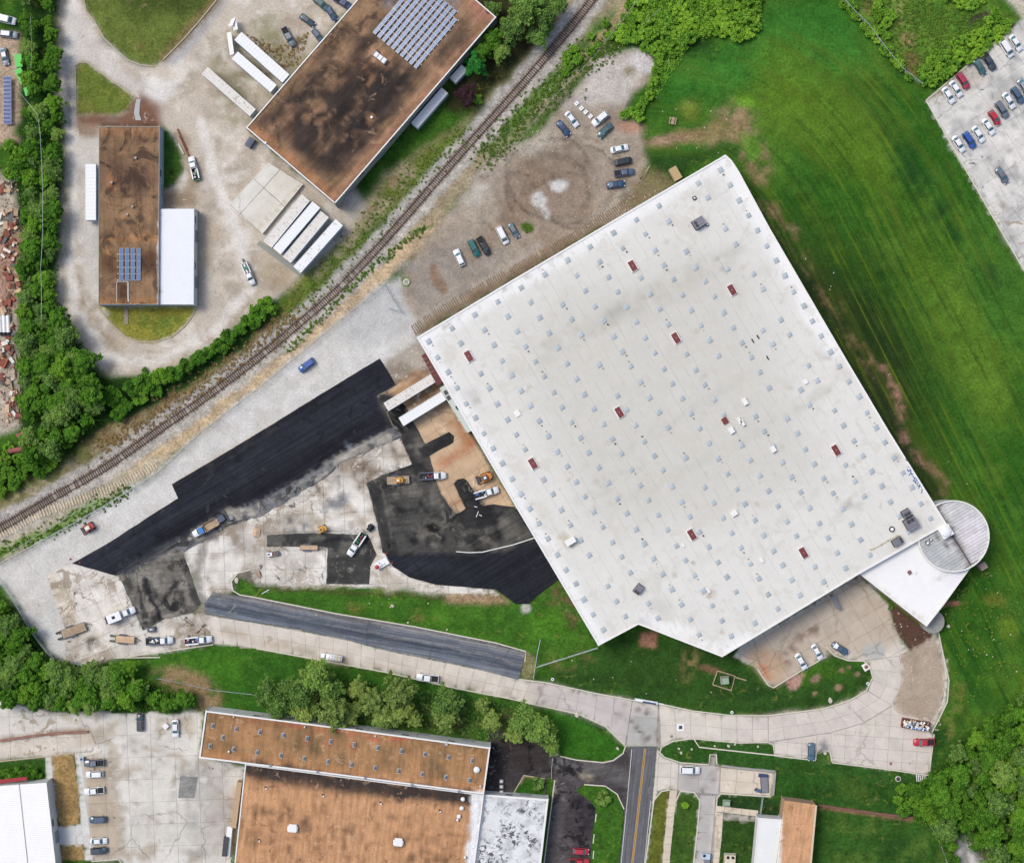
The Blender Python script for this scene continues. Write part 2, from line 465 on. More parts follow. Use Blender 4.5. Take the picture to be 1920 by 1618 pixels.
# mid lawn and verge
G.fill([(440, 1075), (480, 1098), (700, 1100), (930, 1115), (1045, 1090), (1120, 1210), (985, 1225), (780, 1176), (600, 1145), (480, 1120), (440, 1112)], (58, 98, 30), 4, 4)
G.fill([(600, 1110), (980, 1150), (1060, 1140), (1090, 1200), (985, 1220), (800, 1170)], (72, 118, 32), 10, 12, .8, ('c', -.5, .5))
G.line([(490, 1103), (700, 1112), (830, 1120)], 6, (70, 78, 36), 4, 3, .8)
G.ell(668, 1140, 18, 12, (120, 112, 60), 0, 8, .5, .6, ('d', -.4, .3)); G.ell(790, 1155, 26, 10, (110, 104, 56), 10, 8, .5, .6, ('d', -.4, .3))
G.fill([(830, 1105), (930, 1110), (960, 1132), (835, 1128)], (158, 130, 104), 4, 3, .9); G.fill([(1010, 1118), (1050, 1090), (1070, 1120), (1110, 1200), (1100, 1200), (1050, 1140)], (104, 84, 62), 8, 6, .8, ('d', -.5, .4))
G.fill([(690, 1060), (720, 1060), (760, 1105), (700, 1108)], (112, 122, 62), 4, 3, .8)
G.fill([(1000, 1200), (1120, 1195), (1110, 1215), (1000, 1262)], (66, 104, 34), 6, 6, .7)
G.fill([(983, 1222), (1003, 1230), (1000, 1275), (975, 1272)], (136, 128, 92), 3, 2, .8)
# south-west lawn strip and bank
G.fill([(240, 1235), (410, 1212), (480, 1222), (610, 1245), (735, 1270), (860, 1298), (1000, 1325), (1085, 1345), (1175, 1400), (1165, 1425), (1050, 1418), (1040, 1395), (920, 1395), (500, 1340), (380, 1325), (300, 1290)], (50, 92, 28), 3, 3)
G.fill([(250, 1240), (420, 1218), (470, 1230), (450, 1290), (380, 1270), (300, 1255)], (66, 112, 30), 6, 8, .7)
G.fill([(275, 1255), (330, 1248), (380, 1265), (405, 1290), (410, 1330), (380, 1335), (330, 1320), (290, 1290)], (146, 120, 92), 8, 6, .85, ('f', -.8, .1))
G.fill([(500, 1300), (640, 1300), (900, 1330), (900, 1385), (640, 1350), (500, 1330)], (70, 70, 36), 10, 10, .7, ('b', -.6, .4))
G.fill([(800, 1310), (1000, 1330), (1010, 1370), (900, 1380), (800, 1360)], (100, 84, 54), 10, 10, .6, ('f', -.2, .5))
G.fill([(1045, 1335), (1085, 1350), (1165, 1405), (1140, 1422), (1055, 1412)], (52, 100, 26), 3, 3, .9)
# woods floor
G.fill([(42, -170), (108, -20), (118, 240), (110, 500), (104, 570), (150, 650), (200, 712), (340, 700), (470, 590), (520, 560), (520, 620), (400, 690), (300, 770), (150, 860), (0, 945), (-170, 1010), (-170, 860), (30, 840), (50, 700), (30, 560), (30, 300), (45, 120)], (34, 62, 22), 6, 5)
G.fill([(-170, 1120), (0, 1120), (30, 1140), (100, 1232), (220, 1262), (300, 1290), (370, 1300), (365, 1330), (100, 1335), (0, 1310), (-170, 1290)], (36, 58, 22), 6, 5)
G.fill([(2090, 1290), (1900, 1320), (1790, 1400), (1750, 1450), (1690, 1470), (1680, 1520), (1750, 1540), (1790, 1620), (1800, 1790), (2090, 1790)], (36, 66, 22), 6, 6)
G.fill([(860, -10), (1060, -10), (1030, 60), (1000, 100), (950, 150), (900, 200), (850, 215), (830, 190), (870, 120), (915, 60)], (52, 54, 30), 6, 6)
G.fill([(1130, 90), (1160, 20), (1200, -30), (1430, -30), (1425, 60), (1400, 75), (1340, 75), (1300, 70), (1240, 110), (1225, 160), (1200, 230), (1160, 225), (1190, 180)], (56, 98, 28), 5, 4)
# weeds north-east
G.fill([(1560, -170), (1570, -10), (1640, 75), (1736, 165), (1870, 82), (1910, 50), (1880, 20), (1840, -20), (1800, -170)], (88, 122, 44), 4, 4)
G.fill([(1560, -170), (1570, -10), (1640, 75), (1736, 165), (1870, 82), (1910, 50), (1880, 20), (1840, -20), (1800, -170)], (62, 100, 34), 8, 6, .8, ('f', -.1, .4))
G.ell(1690, 20, 20, 45, (130, 130, 80), -15, 12, .5, .7, ('d', -.5, .4)); G.ell(1712, 118, 18, 22, (120, 100, 66), 0, 8, .5, .9); G.ell(1700, 75, 10, 16, (140, 116, 84), -30, 6, .5, .8); G.ell(1630, 12, 14, 16, (120, 110, 70), 0, 8, .5, .7)
G.ell(1835, 30, 26, 7, (60, 58, 50), -30, 5, .4, .9)
# ---- railway corridor
G.fill([(-170, 935), (0, 945), (130, 865), (200, 810), (330, 745), (470, 650), (560, 560), (600, 500), (650, 440), (720, 330), (830, 260), (900, 200), (960, 140), (1010, 80), (1060, -10), (1200, -10), (1170, 60), (1110, 120), (1000, 230), (900, 330), (800, 440), (720, 534), (640, 600), (480, 732), (295, 887), (120, 992), (0, 1060), (-170, 1160)], (150, 138, 112), 6, 6)
G.line([(180, 835), (300, 775), (420, 700), (500, 640), (560, 580)], 34, (128, 110, 76), 10, 8, .8, ('f', -.7, .3))
G.line([(0, 950), (90, 895), (180, 835)], 36, (96, 100, 50), 10, 10, .8, ('f', -.7, .3))
G.fill([(560, 520), (640, 440), (720, 340), (830, 260), (905, 205), (940, 190), (860, 285), (760, 390), (700, 445), (640, 520), (600, 560), (540, 600), (500, 600)], (92, 104, 42), 8, 8, .95)
G.fill([(560, 560), (640, 500), (700, 440), (735, 395), (700, 400), (640, 450)], (52, 96, 30), 8, 8, .7)
G.fill([(770, 330), (850, 250), (900, 215), (930, 200), (860, 280), (790, 360)], (96, 120, 48), 8, 8, .5)
G.fill([(635, 440), (700, 350), (760, 300), (780, 320), (700, 420), (650, 470), (600, 520), (575, 520)], (150, 138, 112), 8, 6, .8, ('f', -.6, .3))
for x, y, r in ((700, 385, 10), (740, 340, 12), (660, 470, 8), (900, 225, 9), (985, 120, 10)): G.ell(x, y, r, r * .6, (150, 128, 96), -40, 5, .5, .7)
G.line([(150, 905), (250, 850), (330, 800), (480, 705), (560, 640), (640, 565), (700, 520), (740, 490), (820, 420)], 30, (176, 156, 128), 10, 6, .8)
G.line([(250, 885), (300, 850), (480, 728), (560, 668), (640, 598), (715, 520), (760, 470)], 22, (188, 166, 134), 6, 6, .85)
G.line([(0, 1025), (100, 975), (200, 925), (290, 870)], 26, (170, 164, 146), 8, 5, .8)
GR_ = (92, 130, 44)
G.line([(0, 1035), (60, 1012), (140, 972), (170, 950), (240, 920)], 17, GR_, 6, 8, .9, ('f', -.6, .3))
G.line([(610, 575), (660, 535), (690, 500), (730, 480)], 8, (86, 118, 44), 4, 5, .9, ('d', -.5, .2)); G.line([(490, 690), (560, 640), (600, 600)], 6, (86, 118, 44), 4, 5, .8, ('d', -.3, .3)); G.line([(770, 440), (830, 410)], 6, (86, 118, 44), 4, 5, .7, ('d', -.3, .3))
G.fill([(900, 300), (960, 250), (1040, 170), (1110, 110), (1170, 50), (1180, 20), (1150, 20), (1100, 60), (1050, 110), (985, 180), (930, 245), (905, 275)], (70, 110, 40), 8, 7, .9)
G.fill([(905, 300), (960, 255), (1040, 215), (1000, 260), (950, 290)], (92, 112, 60), 8, 7, .6)
G.line([(1080, 120), (1130, 70), (1160, 30), (1200, -10)], 10, (165, 142, 112), 6, 5, .7)
# ballast bed
RAIL = [(-170, 1075), (-60, 1021), (0, 990), (100, 932), (200, 874), (300, 804), (375, 752), (479, 674), (555, 611), (630, 546), (692, 482), (762, 404), (855, 297), (960, 180), (1010, 122), (1060, 64), (1112, -3), (1170, -80), (1240, -175)]
G.line(RAIL, 44, (168, 165, 160), 8, 5, .92)
G.line([(x + 4, y + 14) for x, y in RAIL], 16, (176, 170, 158), 8, 5, .6)
G.line(RAIL, 19, (146, 136, 126), 6, 2, .5)
G.line(RAIL, 20, (150, 140, 128), 5, 3, .5, ('d', -.3, .5))
# ---- gravel yard, upper left
YARD = [(120, -170), (113, 0), (110, 60), (112, 200), (121, 240), (122, 350), (112, 450), (103, 510), (106, 572), (125, 611), (152, 646), (172, 682), (205, 704), (262, 703), (330, 689), (392, 651), (440, 612), (470, 586), (512, 562), (562, 522), (602, 484), (655, 432), (690, 385), (660, 350), (640, 370), (560, 330), (470, 250), (520, 180), (640, 30), (760, -60), (800, -170)]
G.fill(YARD, (190, 180, 165), 3, 3)
G.fill(YARD, (170, 158, 142), 8, 8, .7, ('c', 0, .7)); G.fill(YARD, (210, 204, 194), 8, 8, .8, ('b', .1, .6)); G.fill(YARD, (150, 138, 120), 6, 5, .5, ('f', .25, .6))
G.line([(138, 0), (132, 120), (134, 240), (140, 360), (128, 480), (140, 580), (200, 670), (290, 680), (400, 620), (470, 540), (440, 420), (400, 330), (380, 230)], 16, (216, 212, 204), 8, 5, .85)
G.line([(125, 300), (130, 400), (122, 480)], 8, (160, 152, 134), 4, 3, .6)
for o_ in (-18, -7, 8, 20):
    G.line([(130 + o_, 520), (165 + o_ * .6, 600 - o_ * .3), (220, 650 + o_ * .6), (290, 668 + o_), (370, 650 + o_), (430, 600 + o_), (480, 530 + o_)], 2.5, (146, 132, 112), 3, 3, .7, ('a', -.6, .4))
G.fill([(385, 130), (430, 60), (520, 70), (560, 100), (620, 60), (600, 130), (540, 190), (500, 230), (470, 240), (400, 180)], (128, 122, 92), 8, 8, .75, ('f', -.6, .4))
G.fill([(452, 95), (520, 150), (500, 160), (445, 115)], (96, 88, 66), 5, 4, .8)
G.ell(568, 68, 12, 14, (110, 110, 60), 0, 8, .4, .8, ('d', -.4, .3)); G.fill([(470, 40), (520, 20), (540, 120), (500, 100)], (112, 112, 66), 8, 8, .6, ('d', -.5, .4))
G.ell(440, 215, 16, 26, (150, 142, 112), -20, 8, .5, .8, ('d', -.5, .3)); G.ell(530, 520, 34, 22, (160, 144, 118), 0, 12, .5, .8); G.ell(505, 480, 22, 30, (170, 156, 132), 0, 10, .5, .7)
G.ell(385, 440, 26, 70, (176, 160, 138), 0, 10, .6, .6); G.ell(368, 520, 8, 60, (130, 116, 92), 0, 6, .6, .5)
G.fill([(300, 358), (370, 362), (372, 392), (300, 392)], (134, 116, 94), 3, 3, .85); G.ell(385, 385, 22, 30, (176, 168, 156), 0, 8, .7, .6)
G.line([(338, 255), (352, 290), (362, 350), (355, 372)], 18, (150, 132, 108), 8, 7, .7)
G.fill([(155, 250), (186, 245), (186, 575), (160, 540), (150, 400)], (196, 194, 188), 4, 4, .7)
G.fill([(122, 30), (150, 20), (200, 100), (250, 150), (320, 180), (300, 200), (250, 180), (190, 140), (140, 110)], (198, 194, 188), 4, 6, .7)
G.line([(410, 0), (360, 70), (320, 110)], 26, (158, 158, 158), 10, 4, .8); G.line([(395, 20), (340, 90)], 5, (110, 106, 100), 4, 4, .6)
G.ell(300, 165, 26, 22, (214, 212, 206), 0, 8, .3, .85)
G.line([(196, 74), (230, 104), (270, 122)], 10, (150, 154, 160), 6, 3, .7)
G.fill([(110, 100), (125, 120), (150, 140), (140, 250), (124, 250), (116, 150)], (184, 176, 166), 3, 3, .7); G.line([(128, 140), (130, 240)], 4, (120, 122, 128), 3, 2, .6)
for i in range(9): G.line([(470 + i * 3, 240 - i * 2), (430 + i * 7, 330)], 2, (150, 136, 116), 2, 4, .4)
# grass islands in the yard
I1 = [(140, -170), (153, -5), (162, 22), (176, 38), (196, 73), (217, 93), (240, 113), (263, 122), (289, 125), (306, 113), (350, 68), (376, 38), (411, -5), (500, -170)]
I2 = [(141, 124), (150, 118), (163, 118), (196, 142), (250, 181), (243, 206), (212, 217), (143, 215)]
I3 = [(300, 232), (310, 238), (328, 262), (341, 292), (346, 320), (330, 345), (312, 355), (300, 358)]
I4 = [(182, 574), (368, 573), (362, 590), (346, 612), (322, 632), (292, 641), (262, 641), (235, 631), (206, 605)]
for q, c in ((I1, (96, 110, 50)), (I2, (98, 112, 48)), (I3, (62, 94, 36)), (I4, (132, 130, 56))): G.fill(q, c, 2, 1.5)
G.fill(I1, (130, 112, 70), 6, 6, .5, ('c', .1, .7)); G.fill([(330, 60), (400, -5), (360, -20), (200, -20), (250, 30), (330, 20)], (58, 74, 32), 10, 12, .8); G.line([(306, 108), (372, 38), (405, 0)], 16, (122, 102, 72), 8, 4, .7)
G.fill(I4, (98, 120, 48), 6, 4, .8, ('f', .0, .5)); G.fill(I2, (120, 122, 60), 6, 4, .6, ('b', .1, .6)); G.ell(198, 590, 10, 7, (180, 176, 164), 30, 5, .4, .8)
G.fill([(141, 216), (212, 217), (243, 206), (252, 182), (262, 176), (290, 205), (300, 236), (186, 236), (150, 240)], (116, 84, 66), 5, 4, .95); G.fill([(255, 165), (300, 195), (296, 232), (262, 236)], (120, 88, 72), 6, 6, .8)
G.fill([(186, 232), (298, 232), (298, 240), (186, 240)], (88, 62, 48), 2, 2)
G.fill([(145, 235), (186, 235), (185, 256), (150, 262)], (140, 116, 96), 5, 4, .8)
# ---- salvage yard on the west edge
G.fill([(-170, 60), (38, 60), (36, 230), (20, 250), (45, 270), (-170, 280)], (168, 148, 128), 4, 4)
G.fill([(-170, 320), (20, 325), (36, 400), (34, 560), (30, 640), (36, 700), (34, 800), (10, 815), (-170, 830)], (170, 160, 146), 4, 4)
G.fill([(-170, 470), (40, 430), (55, 470), (45, 520), (28, 580), (-170, 600)], (156, 118, 100), 6, 5, .8)
# ---- gravel lane beside the railway
LANE = [(-170, 1150), (0, 1058), (120, 993), (205, 945), (295, 888), (375, 813), (480, 733), (642, 599), (722, 536), (780, 520), (830, 560), (800, 640), (790, 690), (745, 740), (712, 690), (350, 905), (360, 945), (240, 1075), (110, 1085), (150, 1200), (152, 1235), (122, 1236), (100, 1225), (42, 1150), (5, 1096), (-170, 1100)]
G.fill(LANE, (196, 194, 188), 3, 3)
G.fill(LANE, (206, 206, 202), 10, 10, .7, ('c', 0, .7)); G.fill(LANE, (184, 180, 170), 10, 8, .6, ('b', .25, .8))
G.fill([(640, 600), (722, 536), (790, 520), (860, 560), (790, 620), (700, 650), (640, 650)], (178, 178, 176), 8, 10, .8)
for k in range(4): G.line([(20 + k * 3, 1085 - k * 6), (240, 975 - k * 8), (330, 905 - k * 9), (480, 790 - k * 8), (700, 640 - k * 6)], 3, (208, 206, 200), 3, 4, .35)
G.line([(335, 903), (480, 818), (600, 750), (705, 686)], 6, (190, 176, 156), 4, 3, .7)
# ---- dirt car park
G.fill([(335, 1000), (712, 690), (785, 640), (1040, 1080), (930, 1104), (720, 1096), (480, 1096), (340, 1040)], (112, 105, 96), 2, 2)
LOT = [(752, 548), (765, 500), (800, 450), (850, 390), (890, 335), (930, 295), (1000, 255), (1050, 205), (1090, 150), (1125, 105), (1180, 92), (1222, 105), (1210, 160), (1175, 190), (1170, 215), (1200, 235), (1210, 300), (1200, 345), (1240, 350), (1180, 400), (1070, 460), (960, 525), (860, 585), (790, 625)]
G.fill(LOT, (156, 145, 130), 5, 5)
G.fill(LOT, (134, 119, 104), 10, 8, .7, ('c', -.2, .5)); G.fill(LOT, (168, 154, 138), 8, 6, .6, ('b', .1, .7))
G.fill([(1050, 215), (1090, 150), (1130, 108), (1180, 95), (1215, 110), (1200, 150), (1180, 185), (1140, 200), (1100, 190)], (188, 182, 174), 8, 6, .9); G.ell(1200, 118, 22, 20, (196, 192, 190), 0, 8, .4, .8); G.ell(1178, 135, 14, 9, (134, 124, 98), -30, 4, .4, .8)
G.fill([(860, 385), (900, 330), (960, 285), (1040, 235), (1060, 250), (990, 290), (930, 340), (890, 395)], (186, 182, 170), 8, 6, .75, ('f', -.8, .2))
G.fill([(960, 300), (1060, 265), (1110, 290), (1130, 350), (1100, 400), (1020, 430), (950, 430), (930, 380)], (126, 108, 93), 10, 12, .6)
G.fill([(760, 545), (800, 470), (880, 440), (960, 470), (930, 500), (860, 555), (800, 600)], (142, 136, 128), 8, 10, .7)
G.line([(812, 505), (815, 525), (830, 540)], 12, (130, 104, 84), 6, 6, .8); G.ell(765, 500, 22, 10, (150, 148, 140), -30, 8, .6, .6)
G.line([(880, 475), (960, 420), (1010, 350), (980, 300)], 30, (140, 122, 104), 14, 10, .6)
TR = (84, 72, 62)
for cx, cy, rx, ry, ro in ((1035, 350, 72, 62, 0), (1035, 350, 64, 54, 10), (1060, 335, 92, 60, -15), (1020, 355, 40, 34, 20), (1045, 325, 60, 34, 20), (1075, 350, 74, 78, 0), (1000, 380, 66, 40, 50), (1010, 330, 96, 60, -30), (960, 390, 60, 50, 0), (1085, 300, 50, 44, 0), (1030, 400, 110, 60, -30), (1060, 330, 110, 90, 0)):
    a0 = rnd.uniform(0, 6.28); pts = []
    for i in range(rnd.randint(9, 20)):
        a = a0 + i * .17; ca, sa = math.cos(math.radians(ro)), math.sin(math.radians(ro))
        x = rx * math.cos(a); y = ry * math.sin(a); pts.append((cx + x * ca - y * sa, cy + x * sa + y * ca))
    G.line(pts, 2.2, TR, 1.6, 4, rnd.uniform(.35, .65))
    G.line([(x + 5, y + 4) for x, y in pts], 1.8, TR, 1.4, 4, .35)
G.ell(1047, 347, 17, 9, (198, 196, 192), 8, 4, .3, .95); G.ell(1010, 374, 14, 11, (192, 190, 186), 20, 4, .3, .95); G.line([(1012, 376), (1020, 395), (1026, 410)], 9, (188, 186, 180), 4, 3, .85)
G.fill([(775, 625), (855, 572), (960, 512), (1060, 456), (1130, 415), (1200, 370), (1170, 395), (1000, 500), (860, 582), (790, 630)], (98, 84, 66), 5, 5, .85)
G.line([(790, 632), (960, 529), (1160, 410)], 10, (62, 72, 36), 6, 4, .8, ('b', -.7, .2))
G.line([(790, 600), (860, 555), (950, 500), (1010, 462)], 10, (158, 152, 144), 6, 4, .6)
G.fill([(1110, 400), (1150, 370), (1180, 345), (1205, 365), (1180, 395), (1130, 420), (1090, 435)], (150, 142, 130), 5, 5, .8); G.ell(1176, 372, 12, 10, (110, 104, 92), 0, 5, .4, .8)
G.fill([(1190, 345), (1225, 320), (1250, 330), (1270, 350), (1230, 370), (1180, 400), (1170, 390)], (118, 108, 78), 6, 6, .9); G.ell(988, 429, 12, 9, (66, 104, 36), 20, 3, .3, .95)
G.ell(762, 530, 9, 9, (88, 120, 40), 0, 3, .3, .9); G.ell(1180, 240, 26, 12, (168, 128, 108), 10, 6, .5, .8)
# ---- fresh and worn asphalt
INL = []
A1 = [(135, 1056), (200, 1020), (300, 955), (334, 934), (322, 908), (400, 862), (500, 802), (600, 740), (712, 672), (727, 695), (742, 722), (706, 742), (722, 770), (738, 805), (660, 846), (605, 872), (602, 880), (480, 945), (425, 957), (332, 1017), (240, 1075), (217, 1079)]
A2 = [(717, 1031), (800, 1032), (855, 1030), (900, 1006), (930, 978), (975, 950), (1060, 1090), (1047, 1087), (1010, 1115), (992, 1132), (967, 1132), (930, 1105), (867, 1100), (817, 1096), (767, 1082), (737, 1062)]
P1 = [(222, 1078), (333, 1015), (352, 1060), (376, 1130), (362, 1148), (310, 1160), (268, 1181), (250, 1140)]
D1 = [(688, 906), (715, 892), (773, 870), (748, 815), (735, 790), (722, 770), (706, 742), (722, 738), (760, 760), (800, 838), (825, 925), (853, 963), (925, 945), (965, 950), (1000, 1010), (930, 1035), (850, 1036), (718, 1036), (703, 965)]
P3 = [(500, 1003), (560, 999), (690, 1002), (706, 1040), (694, 1062), (692, 1095), (612, 1095), (614, 1028), (600, 1025), (500, 1025)]
R1 = [(383, 1130), (400, 1111), (480, 1121), (630, 1151), (780, 1176), (930, 1206), (985, 1222), (973, 1274), (905, 1256), (820, 1237), (720, 1218), (655, 1200), (560, 1180), (480, 1167), (385, 1150)]
R3 = [(1182, 1400), (1231, 1400), (1220, 1520), (1209, 1618), (1190, 1790), (1140, 1790), (1162, 1618), (1174, 1500)]
D2 = [(915, 1366), (960, 1375), (1045, 1398), (1050, 1418), (1130, 1429), (1150, 1425), (1183, 1398), (1183, 1440), (1172, 1530), (1163, 1500), (1157, 1488), (1135, 1473), (1095, 1470), (1080, 1482), (1110, 1503), (1117, 1515), (1110, 1560), (1098, 1790), (1000, 1790), (1038, 1462), (1026, 1455), (1022, 1500), (905, 1485), (916, 1400)]
AC = Canvas((60, 60, 60))
def grow(p, k):
    cx = sum(q[0] for q in p) / len(p); cy = sum(q[1] for q in p) / len(p); return [(x + (k if x > cx else -k), y + (k if y > cy else -k)) for x, y in p]
for q_, c_ in ((D1, (74, 73, 70)), (A1, (36, 38, 45)), (A2, (35, 37, 43)), (P1, (104, 101, 95)), (P3, (88, 88, 84)), (R1, (118, 122, 128)), (D2, (86, 82, 82)), (R3, (104, 104, 108))): AC.fill(grow(q_, 5), c_, 0, 0)
AC.fill(A1, (36, 38, 45), 1, 1); AC.fill(A2, (35, 37, 43), 1, 1)
AC.line([(150, 1058), (330, 960), (480, 862), (720, 735)], 34, (42, 45, 54), 14, 6, .6); AC.line([(300, 1010), (480, 920), (600, 850), (720, 790)], 22, (28, 29, 35), 10, 6, .6)
for k in range(6): AC.line([(200, 1052 - k * 9), (400, 935 - k * 12), (600, 820 - k * 14), (715, 755 - k * 13)], 1.6, (58, 60, 66), 1.5, 3, .4, ('a', -.2, .5))
AC.line([(345, 900), (430, 852), (520, 800)], 6, (78, 72, 66), 4, 5, .35, ('d', -.2, .4)); AC.ell(655, 833, 7, 4, (110, 118, 126), 20, 3, .4, .7)
AC.ell(790, 1060, 70, 16, (44, 47, 56), 4, 10, .7, .6)
AC.fill(P1, (108, 105, 98), 1, 1); AC.fill(P1, (56, 56, 56), 5, 2, .8, ('b', -.1, .05)); AC.fill(P1, (136, 131, 122), 4, 2, .8, ('f', .0, .2))
AC.line([(270, 1085), (278, 1110), (290, 1135), (303, 1160)], 9, (40, 41, 44), 2, 6, .95); AC.line([(330, 1090), (318, 1105), (310, 1125)], 8, (44, 44, 46), 2, 6, .9); AC.line([(257, 1100), (264, 1135), (270, 1160)], 7, (48, 48, 50), 2, 7, .9); AC.line([(345, 1050), (370, 1130)], 10, (56, 56, 56), 4, 5, .7)
AC.line([(235, 1072), (290, 1040), (335, 1016)], 12, (66, 68, 72), 4, 3, .9)
AC.fill(D1, (74, 73, 70), 2, 2); AC.fill(D1, (50, 50, 50), 8, 5, .8, ('b', -.1, .4)); AC.fill(D1, (108, 105, 98), 6, 3, .7, ('f', .15, .4)); AC.fill(D1, (36, 36, 38), 5, 2, .8, ('b', .3, .5))
AC.line([(698, 910), (712, 950), (725, 1000), (735, 1030)], 16, (52, 52, 52), 5, 5, .8); AC.line([(710, 900), (725, 950), (735, 1010)], 1.6, (110, 108, 102), 1, 1, .7)
AC.line([(745, 780), (760, 840), (790, 880)], 26, (48, 47, 46), 6, 7, .85, ('d', -.8, 0)); AC.ell(810, 990, 14, 8, (26, 26, 28), 10, 5, .3, .95); AC.line([(730, 882), (790, 872)], 8, (44, 44, 46), 3, 4, .9)
for k in range(34):
    x = rnd.uniform(735, 930); y = rnd.uniform(930, 1028); a = rnd.uniform(-.5, .3); l = rnd.uniform(12, 44)
    AC.line([(x, y), (x + l * math.cos(a), y + l * math.sin(a))], 1.2, (108, 105, 98), 1.2, 2, rnd.uniform(.2, .45))
AC.fill(P3, (92, 91, 86), 2, 1.5); AC.fill(P3, (50, 50, 50), 5, 2, .85, ('b', .0, .2)); AC.fill([(612, 1040), (700, 1040), (694, 1095), (612, 1095)], (56, 57, 56), 2, 2, .8); AC.line([(590, 1020), (640, 1010), (690, 1010)], 8, (38, 38, 44), 3, 4, .8)
AC.fill(R1, (118, 122, 128), 1, 1)
for a, c, w_, al in ((.12, (136, 134, 130), 5, .6), (.32, (88, 94, 104), 9, .8), (.5, (130, 130, 130), 5, .7), (.62, (72, 80, 92), 12, .85), (.85, (96, 104, 114), 8, .7)):
    up = [(400, 1112), (480, 1122), (630, 1152), (780, 1177), (930, 1207), (984, 1222)]; lo = [(385, 1150), (480, 1167), (560, 1180), (720, 1218), (905, 1255), (973, 1273)]
    AC.line([(u[0] * (1 - a) + l_[0] * a, u[1] * (1 - a) + l_[1] * a) for u, l_ in zip(up, lo)], w_, c, 3, 3, al)
AC.line([(404, 1114), (480, 1124), (630, 1154), (780, 1179), (930, 1209), (982, 1224)], 3, (92, 86, 80), 2, 1.5, .7)
AC.fill(R3, (104, 104, 108), 1, 1); AC.line([(1180, 1430), (1178, 1480), (1170, 1520)], 5, (64, 60, 58), 3, 4, .8, ('d', -.4, .2))
for o_ in (-14, -4, 9, 17): AC.line([(1207 + o_, 1400), (1186 + o_, 1620), (1170 + o_, 1790)], 4, (90, 90, 94), 3, 1.5, .5)
AC.fill(D2, (86, 82, 82), 2, 1); AC.fill(D2, (62, 58, 60), 8, 6, .8, ('c', -.2, .4))
AC.fill([(915, 1366), (1045, 1398), (1040, 1450), (960, 1440), (905, 1485)], (54, 48, 46), 6, 6, .8)
AC.line([(1050, 1430), (1110, 1436), (1170, 1460)], 26, (106, 104, 102), 10, 5, .6); AC.fill([(1085, 1490), (1118, 1505), (1112, 1560), (1095, 1560), (1088, 1530), (1070, 1500)], (40, 38, 44), 6, 4, .85, ('d', -.7, .1)); AC.ell(1070, 1446, 9, 6, (60, 60, 62), 0, 4, .3, .9); AC.ell(1098, 1456, 13, 6, (146, 138, 122), 10, 6, .5, .8); AC.ell(1100, 1428, 12, 6, (50, 48, 50), 10, 4, .3, .8, ('d', -.3, .2)); AC.line([(1060, 1428), (1090, 1433)], 4, (44, 42, 44), 2, 4, .8)
for q_ in ([(850, 906), (858, 898), (870, 896), (878, 901), (902, 945), (926, 953), (931, 980), (900, 990), (876, 990), (852, 966), (872, 954)], [(786, 838), (842, 810), (852, 818), (850, 830), (798, 858)]): INL.append(q_)
# ---- concrete
C1 = [(88, 1080), (135, 1057), (217, 1079), (232, 1090), (250, 1140), (268, 1182), (310, 1160), (362, 1148), (385, 1150), (400, 1205), (310, 1225), (215, 1233), (150, 1250), (125, 1236), (122, 1180), (105, 1130)]
C2 = [(333, 1016), (425, 957), (480, 945), (602, 880), (700, 830), (738, 812), (755, 835), (773, 871), (715, 891), (688, 906), (703, 965), (717, 1031), (737, 1062), (767, 1082), (817, 1096), (867, 1100), (925, 1105), (935, 1114), (830, 1112), (700, 1101), (620, 1098), (480, 1098), (470, 1068), (446, 1074), (433, 1090), (437, 1108), (400, 1112), (383, 1130), (376, 1130), (352, 1060)]
E1 = [(742, 742), (706, 742), (745, 722), (785, 690), (800, 690), (830, 722), (880, 810), (925, 890), (970, 955), (928, 975), (895, 925), (868, 898), (850, 905), (877, 955), (855, 964), (818, 905), (795, 858), (850, 830), (845, 812), (782, 838), (760, 800), (740, 770)]
